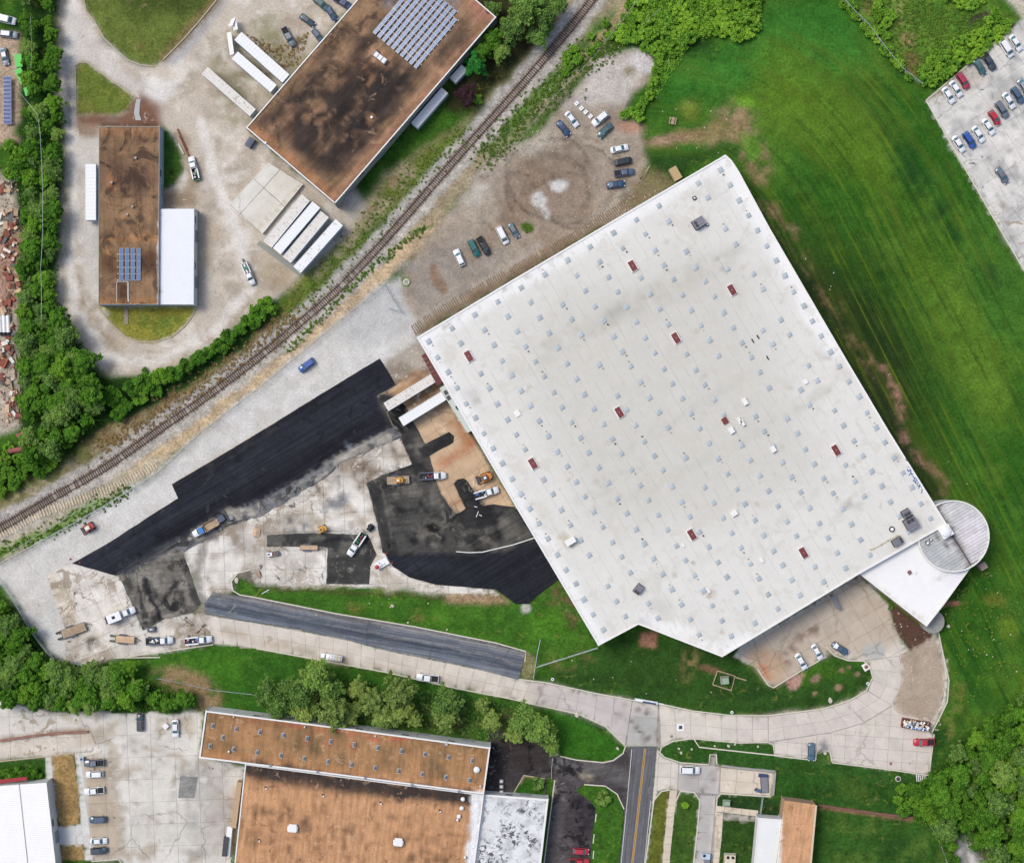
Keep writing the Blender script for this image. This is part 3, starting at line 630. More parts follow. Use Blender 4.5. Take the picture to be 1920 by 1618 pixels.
R2 = [(362, 1148), (385, 1150), (480, 1167), (560, 1180), (655, 1200), (720, 1218), (820, 1237), (905, 1256), (973, 1274), (1022, 1280), (1115, 1300), (1147, 1305), (1185, 1313), (1252, 1323), (1297, 1333), (1372, 1342), (1440, 1342), (1540, 1330), (1590, 1315), (1625, 1295), (1637, 1270), (1632, 1250), (1620, 1238), (1590, 1237), (1565, 1228), (1549, 1214), (1549, 1230), (1500, 1257), (1450, 1288), (1440, 1283), (1420, 1253), (1375, 1230), (1400, 1195), (1500, 1145), (1610, 1076), (1666, 1136), (1680, 1185), (1705, 1219), (1687, 1229), (1692, 1263), (1687, 1295), (1672, 1323), (1685, 1336), (1727, 1346), (1747, 1354), (1762, 1323), (1771, 1288), (1770, 1250), (1760, 1213), (1748, 1192), (1735, 1175), (1742, 1165), (1757, 1172), (1764, 1213), (1772, 1240), (1778, 1275), (1775, 1315), (1758, 1350), (1745, 1373), (1751, 1376), (1742, 1452), (1560, 1428), (1556, 1408), (1530, 1412), (1529, 1424), (1453, 1416), (1450, 1396), (1440, 1391), (1385, 1392), (1297, 1384), (1262, 1389), (1240, 1400), (1236, 1412), (1245, 1420), (1275, 1430), (1330, 1433), (1332, 1414), (1342, 1414), (1343, 1432), (1352, 1437), (1453, 1448), (1445, 1492), (1350, 1487), (1344, 1494), (1342, 1520), (1422, 1530), (1420, 1540), (1357, 1536), (1342, 1618), (1330, 1618), (1298, 1640), (1312, 1500), (1305, 1487), (1275, 1481), (1268, 1500), (1252, 1640), (1240, 1640), (1256, 1480), (1240, 1483), (1226, 1500), (1209, 1640), (1220, 1520), (1231, 1400), (1182, 1400), (1172, 1398), (1135, 1362), (1085, 1338), (1005, 1321), (960, 1310), (855, 1290), (730, 1261), (605, 1238), (480, 1215), (408, 1208), (395, 1205)]
C4 = [(1736, 190), (1875, 72), (1898, 52), (1990, -20), (2090, -90), (2090, 700), (1925, 515), (1860, 405)]
C5 = [(-170, 1290), (0, 1310), (50, 1325), (100, 1335), (250, 1336), (382, 1336), (374, 1420), (460, 1434), (432, 1618), (420, 1790), (232, 1790), (230, 1618), (222, 1612), (172, 1614), (160, 1560), (150, 1420), (140, 1412), (85, 1418), (0, 1427), (-170, 1440)]
for q, c in ((C1, (210, 205, 196)), (C2, (214, 210, 201)), (E1, (190, 164, 134)), (R2, (203, 196, 184)), (C4, (206, 204, 197)), (C5, (203, 200, 191))):
    G.fill(q, c, 1, 1)
for q in (C1, C2):
    G.fill(q, (168, 156, 138), 5, 2.5, .8, ('f', .25, .45)); G.fill(q, (150, 142, 128), 8, 5, .5, ('c', .2, .6)); G.fill(q, (222, 218, 208), 6, 4, .6, ('a', .2, .6))
DRT = (150, 140, 124)
G.line([(430, 985), (485, 985), (560, 960), (590, 930)], 13, DRT, 4, 6, .9); G.line([(590, 940), (610, 890), (660, 870), (700, 880)], 18, (140, 126, 110), 6, 9, .85, ('d', -.6, .1)); G.ell(680, 885, 26, 18, (122, 104, 88), 20, 9, .4, .85, ('d', -.5, .1))
G.ell(628, 943, 26, 12, (100, 104, 112), -18, 8, .4, .8); G.ell(576, 980, 18, 7, (112, 114, 120), -15, 8, .4, .7, ('d', -.5, .2)); G.line([(632, 880), (640, 940)], 6, (110, 110, 112), 5, 5, .6)
for k in range(30): 
    x = rnd.uniform(480, 740); y = rnd.uniform(880, 1000); G.ell(x, y, rnd.uniform(2, 7), rnd.uniform(1.5, 4), (96, 92, 86), rnd.uniform(0, 180), 3, .4, .6)
G.line([(335, 1012), (352, 1050), (372, 1100), (380, 1130)], 5, (130, 122, 110), 3, 3, .8); G.line([(385, 1145), (360, 1160), (345, 1180), (380, 1200)], 24, (146, 136, 122), 8, 8, .85, ('f', -.6, .1)); G.line([(410, 1000), (384, 1015), (376, 1040), (371, 1070), (374, 1110), (386, 1135)], 12, (140, 134, 128), 4, 4, .85); G.line([(405, 1000), (440, 985), (500, 975), (560, 950)], 10, (138, 130, 118), 4, 5, .7, ('d', -.6, .1)); G.line([(392, 1010), (384, 1050), (388, 1090), (400, 1110)], 2, (96, 90, 84), 1.5, 3, .6)
G.line([(340, 1010), (430, 965), (600, 885)], 10, (104, 106, 108), 5, 5, .7, ('d', -.8, 0)); G.line([(470, 985), (520, 960), (600, 940)], 20, (216, 210, 198), 6, 6, .6)
G.ell(600, 1100, 60, 4, (180, 170, 150), 0, 4, .6, .6); G.ell(535, 1088, 16, 8, (168, 154, 132), 0, 6, .4, .8, ('d', -.4, .2))
G.line([(150, 1200), (170, 1180), (200, 1230)], 12, (170, 160, 144), 5, 6, .6); G.line([(200, 1090), (215, 1130), (240, 1180)], 5, (168, 156, 138), 3, 5, .7, ('d', -.5, .2)); G.line([(120, 1085), (135, 1140), (150, 1185)], 6, (176, 162, 142), 3, 4, .6, ('d', -.4, .2))
G.ell(173, 1203, 11, 9, (92, 84, 72), 10, 3, .3, .9); G.ell(165, 1218, 6, 5, (104, 94, 80), 10, 3, .3, .8)
G.fill([(90, 1082), (105, 1075), (160, 1190), (140, 1185), (105, 1125)], (196, 182, 158), 3, 3, .6)
G.line([(700, 1000), (706, 1045), (690, 1060)], 18, (190, 178, 158), 6, 6, .7); G.fill([(720, 1070), (760, 1090), (840, 1102), (860, 1112), (720, 1106)], (186, 176, 162), 5, 5, .8)
for q_ in INL: AC.fill(grow(q_, 3), (52, 52, 52), 1, 1); AC.fill(q_, (36, 36, 38), 5, 4, .7, ('b', -.3, .4))
for k in range(70):
    x = rnd.uniform(340, 770); y = 1005 - (x - 340) * .42 + rnd.uniform(4, 60)
    if inpoly(np.array([x]), np.array([y]), C2)[0]: G.ell(x, y, rnd.uniform(3, 16), rnd.uniform(2, 6), rnd.choice(((92, 90, 88), (128, 118, 104), (60, 60, 62), (150, 138, 118))), -30 + rnd.uniform(-20, 20), 6, .5, rnd.uniform(.3, .8), ('d', -.4, .2))
G.line([(425, 960), (482, 948), (604, 882), (660, 850), (740, 818)], 9, (84, 84, 86), 6, 5, .8, ('d', -.9, -.1)); G.line([(338, 1020), (425, 965)], 14, (96, 96, 98), 6, 5, .8); G.line([(480, 962), (600, 892)], 9, (134, 128, 116), 6, 6, .7, ('f', -.5, .2))
G.line([(700, 910), (716, 980), (730, 1030)], 8, (120, 112, 100), 4, 5, .7, ('d', -.6, .1)); G.line([(496, 1000), (690, 998)], 5, (100, 96, 90), 3, 4, .7, ('d', -.6, .2)); G.line([(500, 1028), (610, 1030)], 6, (140, 130, 114), 4, 4, .7, ('d', -.5, .3))
# beige dock paving stains
G.fill(E1, (206, 178, 146), 6, 5, .7, ('a', .1, .6)); G.line([(815, 730), (850, 790), (880, 830)], 22, (150, 92, 52), 10, 9, .6, ('b', -.7, .2)); G.line([(830, 870), (880, 835)], 12, (168, 104, 72), 7, 5, .6); G.ell(858, 938, 12, 12, (164, 102, 76), 0, 7, .5, .7, ('d', -.2, .1))
G.fill([(780, 700), (805, 700), (830, 730), (770, 765), (752, 770)], (132, 100, 76), 5, 4, .85); G.line([(745, 742), (800, 712)], 14, (160, 124, 92), 5, 4, .8)
G.fill([(706, 742), (728, 730), (742, 745), (740, 770), (725, 765)], (70, 66, 66), 4, 3, .85, ('d', -.8, 0)); G.fill([(740, 722), (715, 675), (760, 660), (782, 640), (800, 670), (815, 700), (785, 695)], (168, 160, 148), 4, 4, .95); G.fill([(740, 722), (720, 680), (740, 675), (770, 690), (790, 690), (770, 705)], (132, 120, 106), 6, 4, .9, ('f', -.5, .2)); G.line([(742, 722), (775, 705), (800, 695)], 5, (120, 88, 66), 3, 4, .8)
# street and plaza concrete
G.fill([(1000, 1278), (1115, 1300), (1185, 1313), (1235, 1330), (1235, 1398), (1180, 1396), (1135, 1362), (1085, 1338), (1000, 1320)], (186, 178, 176), 4, 4, .8); G.fill([(1185, 1340), (1232, 1345), (1234, 1398), (1180, 1396)], (168, 170, 164), 4, 3, .8)
for p_ in ([(1145, 1308), (1175, 1325), (1195, 1335), (1182, 1352)], [(1205, 1318), (1225, 1335), (1235, 1362), (1234, 1396)], [(1150, 1335), (1180, 1352), (1205, 1380), (1210, 1398)], [(1182, 1352), (1200, 1372), (1230, 1392)], [(1196, 1335), (1204, 1318)]): G.line(p_, 2.2, (96, 84, 74), 1.4, 3, .75)
G.ell(1214, 1384, 6, 5, (70, 66, 62), 0, 4, .3, .9); G.ell(1215, 1337, 4, 6, (110, 106, 100), 10, 2, .3, .9)
G.line([(1006, 1278), (1016, 1300), (1018, 1320)], 3, (120, 108, 96), 2, 3, .8)
G.line([(480, 1208), (600, 1232), (720, 1254), (960, 1304)], 5, (170, 156, 142), 4, 4, .7, ('b', -.4, .4)); G.line([(420, 1180), (480, 1200), (560, 1215), (650, 1240)], 14, (176, 160, 140), 8, 7, .7, ('f', -.5, .2)); G.ell(575, 1222, 16, 8, (170, 164, 150), 0, 6, .4, .8)
G.fill([(1390, 1225), (1430, 1190), (1500, 1150), (1610, 1080), (1665, 1140), (1690, 1200), (1640, 1235), (1560, 1225), (1450, 1285), (1420, 1255)], (180, 166, 148), 5, 5, .8)
G.fill([(1390, 1225), (1420, 1250), (1450, 1285), (1480, 1265), (1470, 1230), (1430, 1210)], (178, 150, 122), 6, 6, .8); G.line([(1430, 1250), (1440, 1270)], 8, (184, 112, 72), 5, 4, .6)
G.line([(1470, 1225), (1500, 1200), (1530, 1178)], 10, (132, 112, 98), 4, 7, .85, ('d', -.6, .1)); G.ell(1527, 1183, 8, 6, (120, 102, 90), 20, 4, .3, .85); G.line([(1465, 1232), (1480, 1245)], 7, (140, 120, 104), 3, 4, .8); G.ell(1609, 1170, 3, 2, (120, 104, 84), 0, 1, .3, .9); G.ell(1640, 1220, 22, 16, (168, 170, 166), 0, 2, .2, .9)
G.line([(1548, 1120), (1590, 1105), (1630, 1110)], 8, (196, 184, 168), 4, 5, .7)
G.fill([(1530, 1330), (1600, 1310), (1640, 1280), (1690, 1310), (1700, 1350), (1740, 1375), (1740, 1450), (1560, 1425), (1450, 1395), (1370, 1390), (1380, 1345)], (202, 192, 184), 6, 5, .6); G.ell(1636, 1364, 16, 16, (206, 202, 184), 0, 2, .35, .5); G.fill([(1540, 1390), (1552, 1392), (1556, 1410), (1536, 1408)], (120, 122, 124), 2, 1.5, .9)
G.fill([(1272, 1432), (1350, 1436), (1346, 1490), (1340, 1500), (1330, 1618), (1298, 1618), (1312, 1495), (1270, 1480)], (176, 172, 168), 2, 2, .95); G.line([(1300, 1450), (1330, 1455)], 8, (150, 142, 136), 4, 5, .8); G.line([(1348, 1440), (1338, 1465)], 5, (140, 132, 128), 3, 4, .8); G.ell(1318, 1484, 5, 9, (130, 124, 120), 10, 2, .3, .9)
G.fill([(1350, 1437), (1453, 1448), (1445, 1492), (1350, 1487)], (208, 196, 178), 2, 2, .9)
# gravel bean beside the turning circle, mulch bed
BEAN = [(1687, 1229), (1705, 1219), (1725, 1208), (1750, 1193), (1760, 1213), (1770, 1250), (1771, 1288), (1762, 1323), (1747, 1354), (1727, 1346), (1685, 1336), (1672, 1323), (1687, 1295), (1692, 1263)]
MULCH = [(1667, 1137), (1680, 1138), (1735, 1180), (1752, 1192), (1706, 1219), (1682, 1186)]
G.fill(BEAN, (168, 154, 136), 1, 1); G.fill(BEAN, (150, 134, 118), 8, 6, .5, ('b', 0, .6)); G.fill(MULCH, (88, 66, 56), 1, 1)
# north-east car park
G.fill(C4, (170, 170, 166), 5, 3, .8, ('f', .12, .4)); G.fill(C4, (224, 220, 212), 8, 6, .5, ('c', .1, .6)); G.fill(C4, (128, 130, 130), 3, 1.5, .55, ('d', .35, .6))
for k in range(40):
    x = rnd.uniform(1780, 1920); y = rnd.uniform(300, 520)
    if x > 1790 + (y - 290) * .58: G.line([(x, y), (x + 10, y + 18)], 3, (140, 142, 142), 2, 3, .45)
G.fill([(1800, 175), (1840, 130), (1850, 150), (1820, 180)], (188, 172, 154), 5, 5, .5); G.fill([(1800, 150), (1832, 128), (1840, 145), (1815, 160)], (166, 158, 146), 4, 3, .7)
G.fill([(1850, -30), (1900, 10), (1925, 40), (1960, -60), (1880, -100)], (196, 186, 172), 5, 5, .9)
G.line([(1744, 186), (1878, 70), (1900, 50)], 3, (150, 134, 104), 3, 2, .7)
# south-west car park
G.fill(C5, (214, 210, 202), 8, 6, .6, ('b', 0, .5)); G.fill(C5, (168, 156, 136), 4, 2, .7, ('f', .3, .5))
G.fill([(152, 1412), (200, 1425), (218, 1500), (235, 1610), (172, 1612), (160, 1500)], (176, 162, 142), 3, 3, .9); G.line([(200, 1395), (215, 1470), (232, 1570), (240, 1618)], 7, (156, 144, 124), 4, 6, .85, ('d', -.9, 0)); G.line([(150, 1390), (200, 1370), (280, 1400), (340, 1420)], 8, (162, 150, 132), 5, 6, .7, ('d', -.5, .2)); G.ell(180, 1383, 30, 14, (164, 152, 134), -10, 8, .5, .7)
G.fill([(0, 1390), (170, 1372), (180, 1395), (90, 1415), (0, 1425)], (204, 192, 176), 3, 3, .7); G.line([(0, 1388), (60, 1378), (165, 1370)], 5, (120, 92, 76), 3, 3, .8)
G.fill([(338, 1455), (371, 1455), (364, 1496), (334, 1495)], (140, 140, 136), 1, 1, .9); G.fill([(357, 1523), (372, 1523), (370, 1553), (355, 1552)], (150, 150, 146), 1, 1, .9); G.line([(327, 1455), (325, 1500), (323, 1540)], 4, (142, 130, 112), 2, 3, .8); G.line([(355, 1480), (352, 1530)], 4, (142, 130, 112), 2, 4, .7)
G.fill([(385, 1435), (445, 1440), (432, 1600), (395, 1600), (370, 1480)], (128, 108, 94), 8, 4, .7, ('d', .0, .3)); G.fill([(350, 1425), (445, 1440), (430, 1610), (330, 1610)], (146, 144, 138), 6, 4, .6, ('f', .0, .3)); G.fill([(345, 1440), (430, 1450), (425, 1600), (380, 1600), (345, 1560)], (180, 176, 168), 8, 6, .6); G.fill([(436, 1475), (455, 1475), (440, 1600), (425, 1600)], (170, 142, 112), 4, 3, .7)
G.line([(215, 1440), (225, 1460), (260, 1470), (300, 1440), (312, 1425)], 3, (150, 136, 120), 2, 5, .6); G.line([(215, 1395), (290, 1420), (340, 1440)], 2, (120, 110, 98), 1.5, 3, .6); G.line([(385, 1000), (385, 1001)], 1, (0, 0, 0))
B1 = [(97, 1415), (138, 1412), (143, 1450), (151, 1530), (148, 1543), (130, 1548), (112, 1548), (106, 1530), (100, 1470)]
B2 = [(106, 1584), (150, 1581), (158, 1590), (160, 1611), (106, 1616)]
for q in (B1, B2): G.fill(q, (158, 130, 86), 1, 1); G.fill(q, (124, 112, 60), 6, 3, .7, ('d', .1, .4))
G.fill([(85, 1418), (97, 1416), (100, 1470), (108, 1550), (150, 1545), (152, 1530), (140, 1412), (150, 1412), (162, 1500), (175, 1612), (160, 1612), (158, 1583), (106, 1582), (106, 1618), (104, 1618), (88, 1467)], (212, 212, 208), 1, 1, .95)
G.fill([(-100, 1428), (83, 1420), (86, 1466), (0, 1470), (-100, 1475)], (48, 82, 28), 3, 3)
G.fill([(906, 1440), (960, 1430), (1022, 1460), (1020, 1500), (960, 1490), (905, 1485)], (60, 52, 48), 3, 3, .8)
I5 = [(962, 1488), (982, 1453), (1022, 1459), (1020, 1499)]
G.fill(I5, (50, 90, 28), 1, 1); G.line([(975, 1465), (985, 1453), (1022, 1460)], 5, (160, 140, 110), 2, 1, .8)
I6 = [(1081, 1481), (1095, 1471), (1135, 1474), (1156, 1489), (1169, 1516), (1164, 1590), (1160, 1640), (1150, 1790), (1098, 1790), (1106, 1618), (1111, 1560), (1117, 1514), (1108, 1503)]
G.fill(I6, (58, 98, 30), 1, 1)
I7 = [(1228, 1500), (1240, 1484), (1255, 1480), (1251, 1530), (1240, 1640), (1222, 1790), (1190, 1790), (1211, 1618)]
G.fill(I7, (92, 98, 38), 1, 1)
I8 = [(1268, 1498), (1276, 1483), (1300, 1485), (1311, 1500), (1309, 1540), (1298, 1640), (1280, 1790), (1232, 1790), (1252, 1618), (1258, 1560)]
G.fill(I8, (58, 86, 32), 1, 1)
G.fill([(1344, 1497), (1352, 1488), (1445, 1494), (1465, 1500), (1463, 1532), (1422, 1530), (1342, 1520)], (38, 64, 28), 1, 1); G.fill([(1356, 1536), (1420, 1540), (1416, 1618), (1405, 1790), (1335, 1790), (1343, 1618)], (44, 72, 26), 1, 1)
G.fill([(1240, 1400), (1262, 1389), (1297, 1384), (1385, 1392), (1450, 1396), (1452, 1415), (1740, 1452), (1745, 1475), (1700, 1480), (1690, 1540), (1530, 1510), (1462, 1500), (1453, 1446), (1345, 1432), (1343, 1414), (1331, 1414), (1329, 1432), (1275, 1429), (1245, 1419), (1236, 1411)], (46, 82, 30), 1, 1)
G.fill([(1460, 1440), (1700, 1480), (1690, 1530), (1540, 1505), (1465, 1490)], (40, 78, 26), 6, 6, .8); G.fill([(1560, 1450), (1690, 1475), (1640, 1510), (1560, 1490)], (80, 102, 40), 10, 10, .5, ('c', -.3, .5))
G.fill([(1534, 1514), (1640, 1530), (1735, 1545), (1760, 1590), (1780, 1640), (1800, 1790), (1490, 1790), (1522, 1618)], (50, 86, 30), 2, 2); G.fill([(1534, 1514), (1640, 1530), (1735, 1545), (1760, 1590), (1780, 1640), (1800, 1790), (1490, 1790), (1522, 1618)], (88, 112, 46), 8, 8, .5, ('b', .1, .7)); G.line([(1540, 1514), (1640, 1527), (1710, 1536)], 5, (140, 104, 84), 3, 2, .8); G.fill([(1650, 1560), (1720, 1560), (1700, 1620), (1650, 1620)], (32, 62, 24), 10, 10, .7, ('c', -.5, .4))
G.fill([(1529, 1424), (1530, 1412), (1556, 1408), (1560, 1428)], (60, 92, 36), 1, 1)
G.line([(1760, 1350), (1790, 1340), (1800, 1290), (1790, 1380)], 18, (120, 120, 62), 12, 8, .5, ('d', -.4, .4))
CREEK = [(1792, 1572), (1805, 1565), (1818, 1572), (1835, 1600), (1860, 1622), (1890, 1660), (1960, 1790), (1830, 1790), (1805, 1640), (1798, 1600)]
G.fill(CREEK, (140, 140, 136), 4, 3); G.fill(CREEK, (196, 194, 190), 5, 3, .8, ('d', .0, .3)); G.line([(1822, 1568), (1850, 1598), (1890, 1640), (1960, 1720)], 12, (120, 108, 88), 6, 5, .8)
G.ell(985, 1140, 9, 10, (178, 176, 168), 0, 4, .3, .9)
G.ell(1790, 1132, 10, 5, (176, 120, 100), 0, 3, .4, .9); G.ell(1772, 1134, 10, 4, (150, 112, 80), -6, 4, .5, .7); G.ell(1860, 1120, 22, 14, (120, 118, 48), 0, 10, .6, .5); G.ell(1890, 1180, 16, 20, (104, 130, 40), 0, 10, .6, .6)
G.tint('d', 0.05)

# ================================================================ GROUND SHEETS
M_ground = paint_mat('ground_soil_and_grass', .42, 1.5, .26, .3, blots=(((150, 152, 66), .55, .56, .10, .30, .45), ((24, 42, 16), .7, .56, .10, .45, .48), ((140, 118, 92), .4, .62, .05, .55, .52)), bump=.6)
M_field = paint_mat('mown_grass', .40, 1.6, .22, .3, stripes=True, blots=(((20, 48, 14), .5, .56, .12, .40, .45), ((110, 124, 48), .6, .60, .10, .35, .48)), bump=.5)
M_gravel = paint_mat('crushed_stone', .20, 2.0, .10, .25, blots=(((128, 120, 106), .8, .60, .06, .45, .48), ((222, 220, 212), .7, .58, .08, .45, .46)), bump=.4)
M_dirt = paint_mat('packed_dirt', .24, 1.6, .16, .35, blots=(((84, 72, 60), .7, .58, .08, .5, .48), ((190, 184, 172), 1.0, .62, .05, .6, .45)), bump=.4)
M_joint = paint_mat('slab_joint_soil', .2, 2.0, .1, .3); jm = M_joint.node_tree
for l_ in list(jm.links):
    if l_.to_socket.name == 'Base Color':
        sc_ = jm.nodes.new('ShaderNodeVectorMath'); sc_.operation = 'SCALE'; sc_.inputs['Scale'].default_value = .66; fs_ = l_.from_socket; ts_ = l_.to_socket; jm.links.remove(l_); jm.links.new(fs_, sc_.inputs[0]); jm.links.new(sc_.outputs[0], ts_)
        break
M_conc = paint_mat('worn_concrete', .08, 2.2, .09, .3, cracks=.4, cscale=.09, objvar=.05, blots=(((150, 138, 118), .30, .565, .02, .75, .50), ((70, 68, 64), .55, .62, .015, .75, .53), ((224, 220, 210), .5, .58, .03, .5, .48)), bump=.15)
M_concy = paint_mat('broken_concrete', .10, 2.2, .12, .35, cracks=.6, cscale=.13, objvar=.07, blots=(((146, 132, 112), .22, .535, .02, .8, .44), ((66, 64, 62), .45, .60, .015, .85, .50), ((228, 224, 214), .5, .57, .03, .55, .47), ((96, 92, 86), .9, .62, .02, .7, .46)), bump=.2)
M_conc2 = paint_mat('street_concrete', .06, 2.5, .07, .3, cracks=.25, cscale=.06, objvar=.04, blots=(((158, 146, 130), .30, .60, .03, .6, .54), ((110, 100, 90), .7, .64, .015, .6, .54)), bump=.15)
M_fresh = paint_mat('fresh_asphalt', .22, 2.5, .16, .25, blots=(((74, 76, 82), .22, .60, .06, .5, .48), ((96, 94, 90), .9, .66, .02, .6, .50), ((16, 17, 20), .35, .58, .05, .5, .46)), rough=.65, streak=(math.radians(-31), 40, 1.6, .26), spec=.06, bump=.1)
M_worn = paint_mat('worn_asphalt', .22, 1.8, .16, .4, cracks=.6, cscale=.08, streak=(math.radians(-8), 12, 1.2, .14), blots=(((24, 24, 26), .30, .53, .02, .75, .46), ((132, 128, 118), .45, .585, .02, .7, .48)), bump=.3)
M_street = paint_mat('street_asphalt', .14, 2.4, .08, .3, streak=(math.radians(-83), 40, 2.0, .18), blots=(((136, 134, 132), .4, .62, .03, .4, .5),), cracks=.2, cscale=.06, bump=.3)
M_road = paint_mat('road_asphalt', .16, 2.4, .08, .3, streak=(math.radians(10.6), 40, 2.2, .34), lines=(math.radians(10.6), 8.0, .10, .3), blots=(((158, 152, 140), .5, .60, .03, .5, .50),), cracks=.35, cscale=.05, bump=.3)

# one ground sheet: fine in the middle, carried out to the horizon
gs = 3.4
axx = np.concatenate([[-9000, -4000, -1500, -600, -150], np.arange(-120, 2041, gs), [2070, 2500, 3500, 6000, 11000]])
ayy = np.concatenate([[-9000, -4000, -1500, -600, -150], np.arange(-120, 1741, gs), [1770, 2300, 3500, 6000, 11000]])
PXg, PYg = np.meshgrid(axx, ayy)
hgt = np.zeros(PXg.shape)
nX, nY = len(axx), len(ayy)
V = np.stack([(PXg - 960) * S, (809 - PYg) * S, hgt], -1).reshape(-1, 3).astype(np.float32)
idx = np.arange(nX * nY).reshape(nY, nX)
Q = np.stack([idx[1:, :-1], idx[1:, 1:], idx[:-1, 1:], idx[:-1, :-1]], -1).reshape(-1, 4)
me = bpy.data.meshes.new('ground')
me.vertices.add(len(V)); me.vertices.foreach_set('co', V.ravel())
me.loops.add(Q.size); me.loops.foreach_set('vertex_index', Q.ravel().astype(np.int32))
me.polygons.add(len(Q)); me.polygons.foreach_set('loop_start', np.arange(0, Q.size, 4, dtype=np.int32)); me.polygons.foreach_set('loop_total', np.full(len(Q), 4, np.int32))
me.update(calc_edges=True)
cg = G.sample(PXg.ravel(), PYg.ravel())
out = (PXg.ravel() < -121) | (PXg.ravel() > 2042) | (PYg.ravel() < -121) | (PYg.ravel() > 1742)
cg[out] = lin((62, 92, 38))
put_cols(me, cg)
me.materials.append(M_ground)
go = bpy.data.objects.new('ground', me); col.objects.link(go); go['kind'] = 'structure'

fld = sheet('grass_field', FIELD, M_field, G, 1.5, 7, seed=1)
# distance across the mowing lines (they bend round the head of the field)
mw = fld.data.attributes.new('mow', 'FLOAT', 'POINT')
co = np.empty(len(fld.data.vertices) * 3, np.float32); fld.data.vertices.foreach_get('co', co); co = co.reshape(-1, 3)
cxw, cyw = (1218 - 960) * S, (809 - 549) * S
rel = co[:, :2] - np.array([cxw, cyw]); tdir = np.array([.45, -.89]); ndir = np.array([.89, .45])
along = rel @ tdir; lin_d = rel @ ndir; rad = np.hypot(rel[:, 0], rel[:, 1])
mw.data.foreach_set('value', np.where(along > 0, lin_d, rad).astype(np.float32))
th_ = np.arctan2(rel[:, 0] * ndir[1] - rel[:, 1] * ndir[0], rel @ ndir)
aw = fld.data.attributes.new('along', 'FLOAT', 'POINT'); aw.data.foreach_set('value', np.where(along > 0, along, -th_ * rad).astype(np.float32) if (th_[along < 0] > 0).mean() > .5 else np.where(along > 0, along, th_ * rad).astype(np.float32))

s_yard = sheet('gravel_yard', YARD, M_gravel, G, 1.6, 6, seed=2)
for i, q in enumerate((I1, I2, I3, I4)): sheet('grass_island', q, M_ground, G, .8, 5, seed=10 + i)
s_lane = sheet('gravel_lane', LANE, M_gravel, G, 1.2, 6, seed=3)
s_lot = sheet('dirt_car_park', LOT, M_dirt, G, 3.0, 5, seed=4)
s_c1 = sheet('concrete_apron', C1, M_joint, G, 1.5, 7, seed=5)
s_c2 = sheet('concrete_yard', C2, M_joint, G, 1.2, 7, seed=6)
s_e1 = sheet('loading_dock_paving', E1, M_joint, G, .3, 7, seed=7)
s_r2 = sheet('concrete_road', R2, M_joint, G, .2, 9, seed=8)
s_c4 = sheet('concrete_car_park', C4, M_joint, G, .2, 9, seed=9)
s_c5 = sheet('concrete_lot', C5, M_joint, G, .6, 9, seed=10)
sheet('gravel_turning_area', BEAN, M_gravel, G, .2, 7, seed=11)
sheet('mulch_bed', MULCH, M_dirt, G, .3, 5, seed=12)
sheet('creek_bed', CREEK, M_gravel, G, 2, 5, seed=13)
# patches that sit on top of the slabs
ZK[0] = 0.125
def over(name, q, m, jag=.5, step=6, seed=20): return sheet(name, q, m, AC, jag, step, seed=seed)
DU = [(330, 1019), (425, 956), (480, 943), (600, 880), (605, 868), (740, 804), (750, 820), (700, 843), (640, 868), (608, 897), (545, 935), (490, 968), (432, 985), (400, 1003), (345, 1036)]
AC.fill(grow(DU, 4), (116, 117, 118), 1, 1); AC.fill(DU, (70, 71, 74), 5, 3, .8, ('d', -.1, .3)); AC.fill(DU, (170, 164, 152), 4, 2, .7, ('f', .1, .3))
over('asphalt_dust', DU, M_worn, 3.5, 4, 33)
over('asphalt_patch', P1, M_worn, 1.2, 4, 21); over('asphalt_patch', D1, M_worn, 1.6, 4, 22); over('asphalt_patch', P3, M_worn, 1.4, 4, 23)
over('fresh_asphalt', A1, M_fresh, .5, 7, 24); over('fresh_asphalt', A2, M_fresh, .7, 7, 25)
over('asphalt_road', R1, M_road, .4, 4, 26); s_r3 = over('asphalt_street', R3, M_street, .1, 5, 27); over('asphalt_driveway', D2, M_worn, .5, 5, 28)
over('asphalt_inlay', [(851, 907), (858, 899), (870, 897), (877, 902), (901, 946), (925, 954), (931, 978), (900, 988), (876, 988), (856, 966), (873, 953)], M_worn, .8, 4, 29)
over('asphalt_inlay', [(786, 838), (842, 810), (852, 818), (850, 830), (798, 858)], M_worn, .8, 4, 30)
AC.fill([(330, 1450), (376, 1450), (370, 1500), (330, 1500)], (138, 138, 134), 0, 0)
over('asphalt_patch', [(338, 1455), (371, 1456), (364, 1496), (334, 1495)], M_worn, .3, 4, 31)

# ---------------------------------------------------------------- concrete slabs, each its own piece
def clip_poly(poly, cell):
    out = list(poly); n = len(cell)
    for i in range(n):
        a, b = cell[i], cell[(i + 1) % n]
        def side(p): return (b[0] - a[0]) * (p[1] - a[1]) - (b[1] - a[1]) * (p[0] - a[0])
        inp = out; out = []
        if not inp: break
        for j in range(len(inp)):
            p, q = inp[j - 1], inp[j]; sp, sq = side(p), side(q)
            if sq >= 0:
                if sp < 0: t = sp / (sp - sq); out.append((p[0] + (q[0] - p[0]) * t, p[1] + (q[1] - p[1]) * t))
                out.append(q)
            elif sp >= 0:
                t = sp / (sp - sq); out.append((p[0] + (q[0] - p[0]) * t, p[1] + (q[1] - p[1]) * t))
    return out

def area(p): return abs(sum(p[i - 1][0] * p[i][1] - p[i][0] * p[i - 1][1] for i in range(len(p)))) / 2

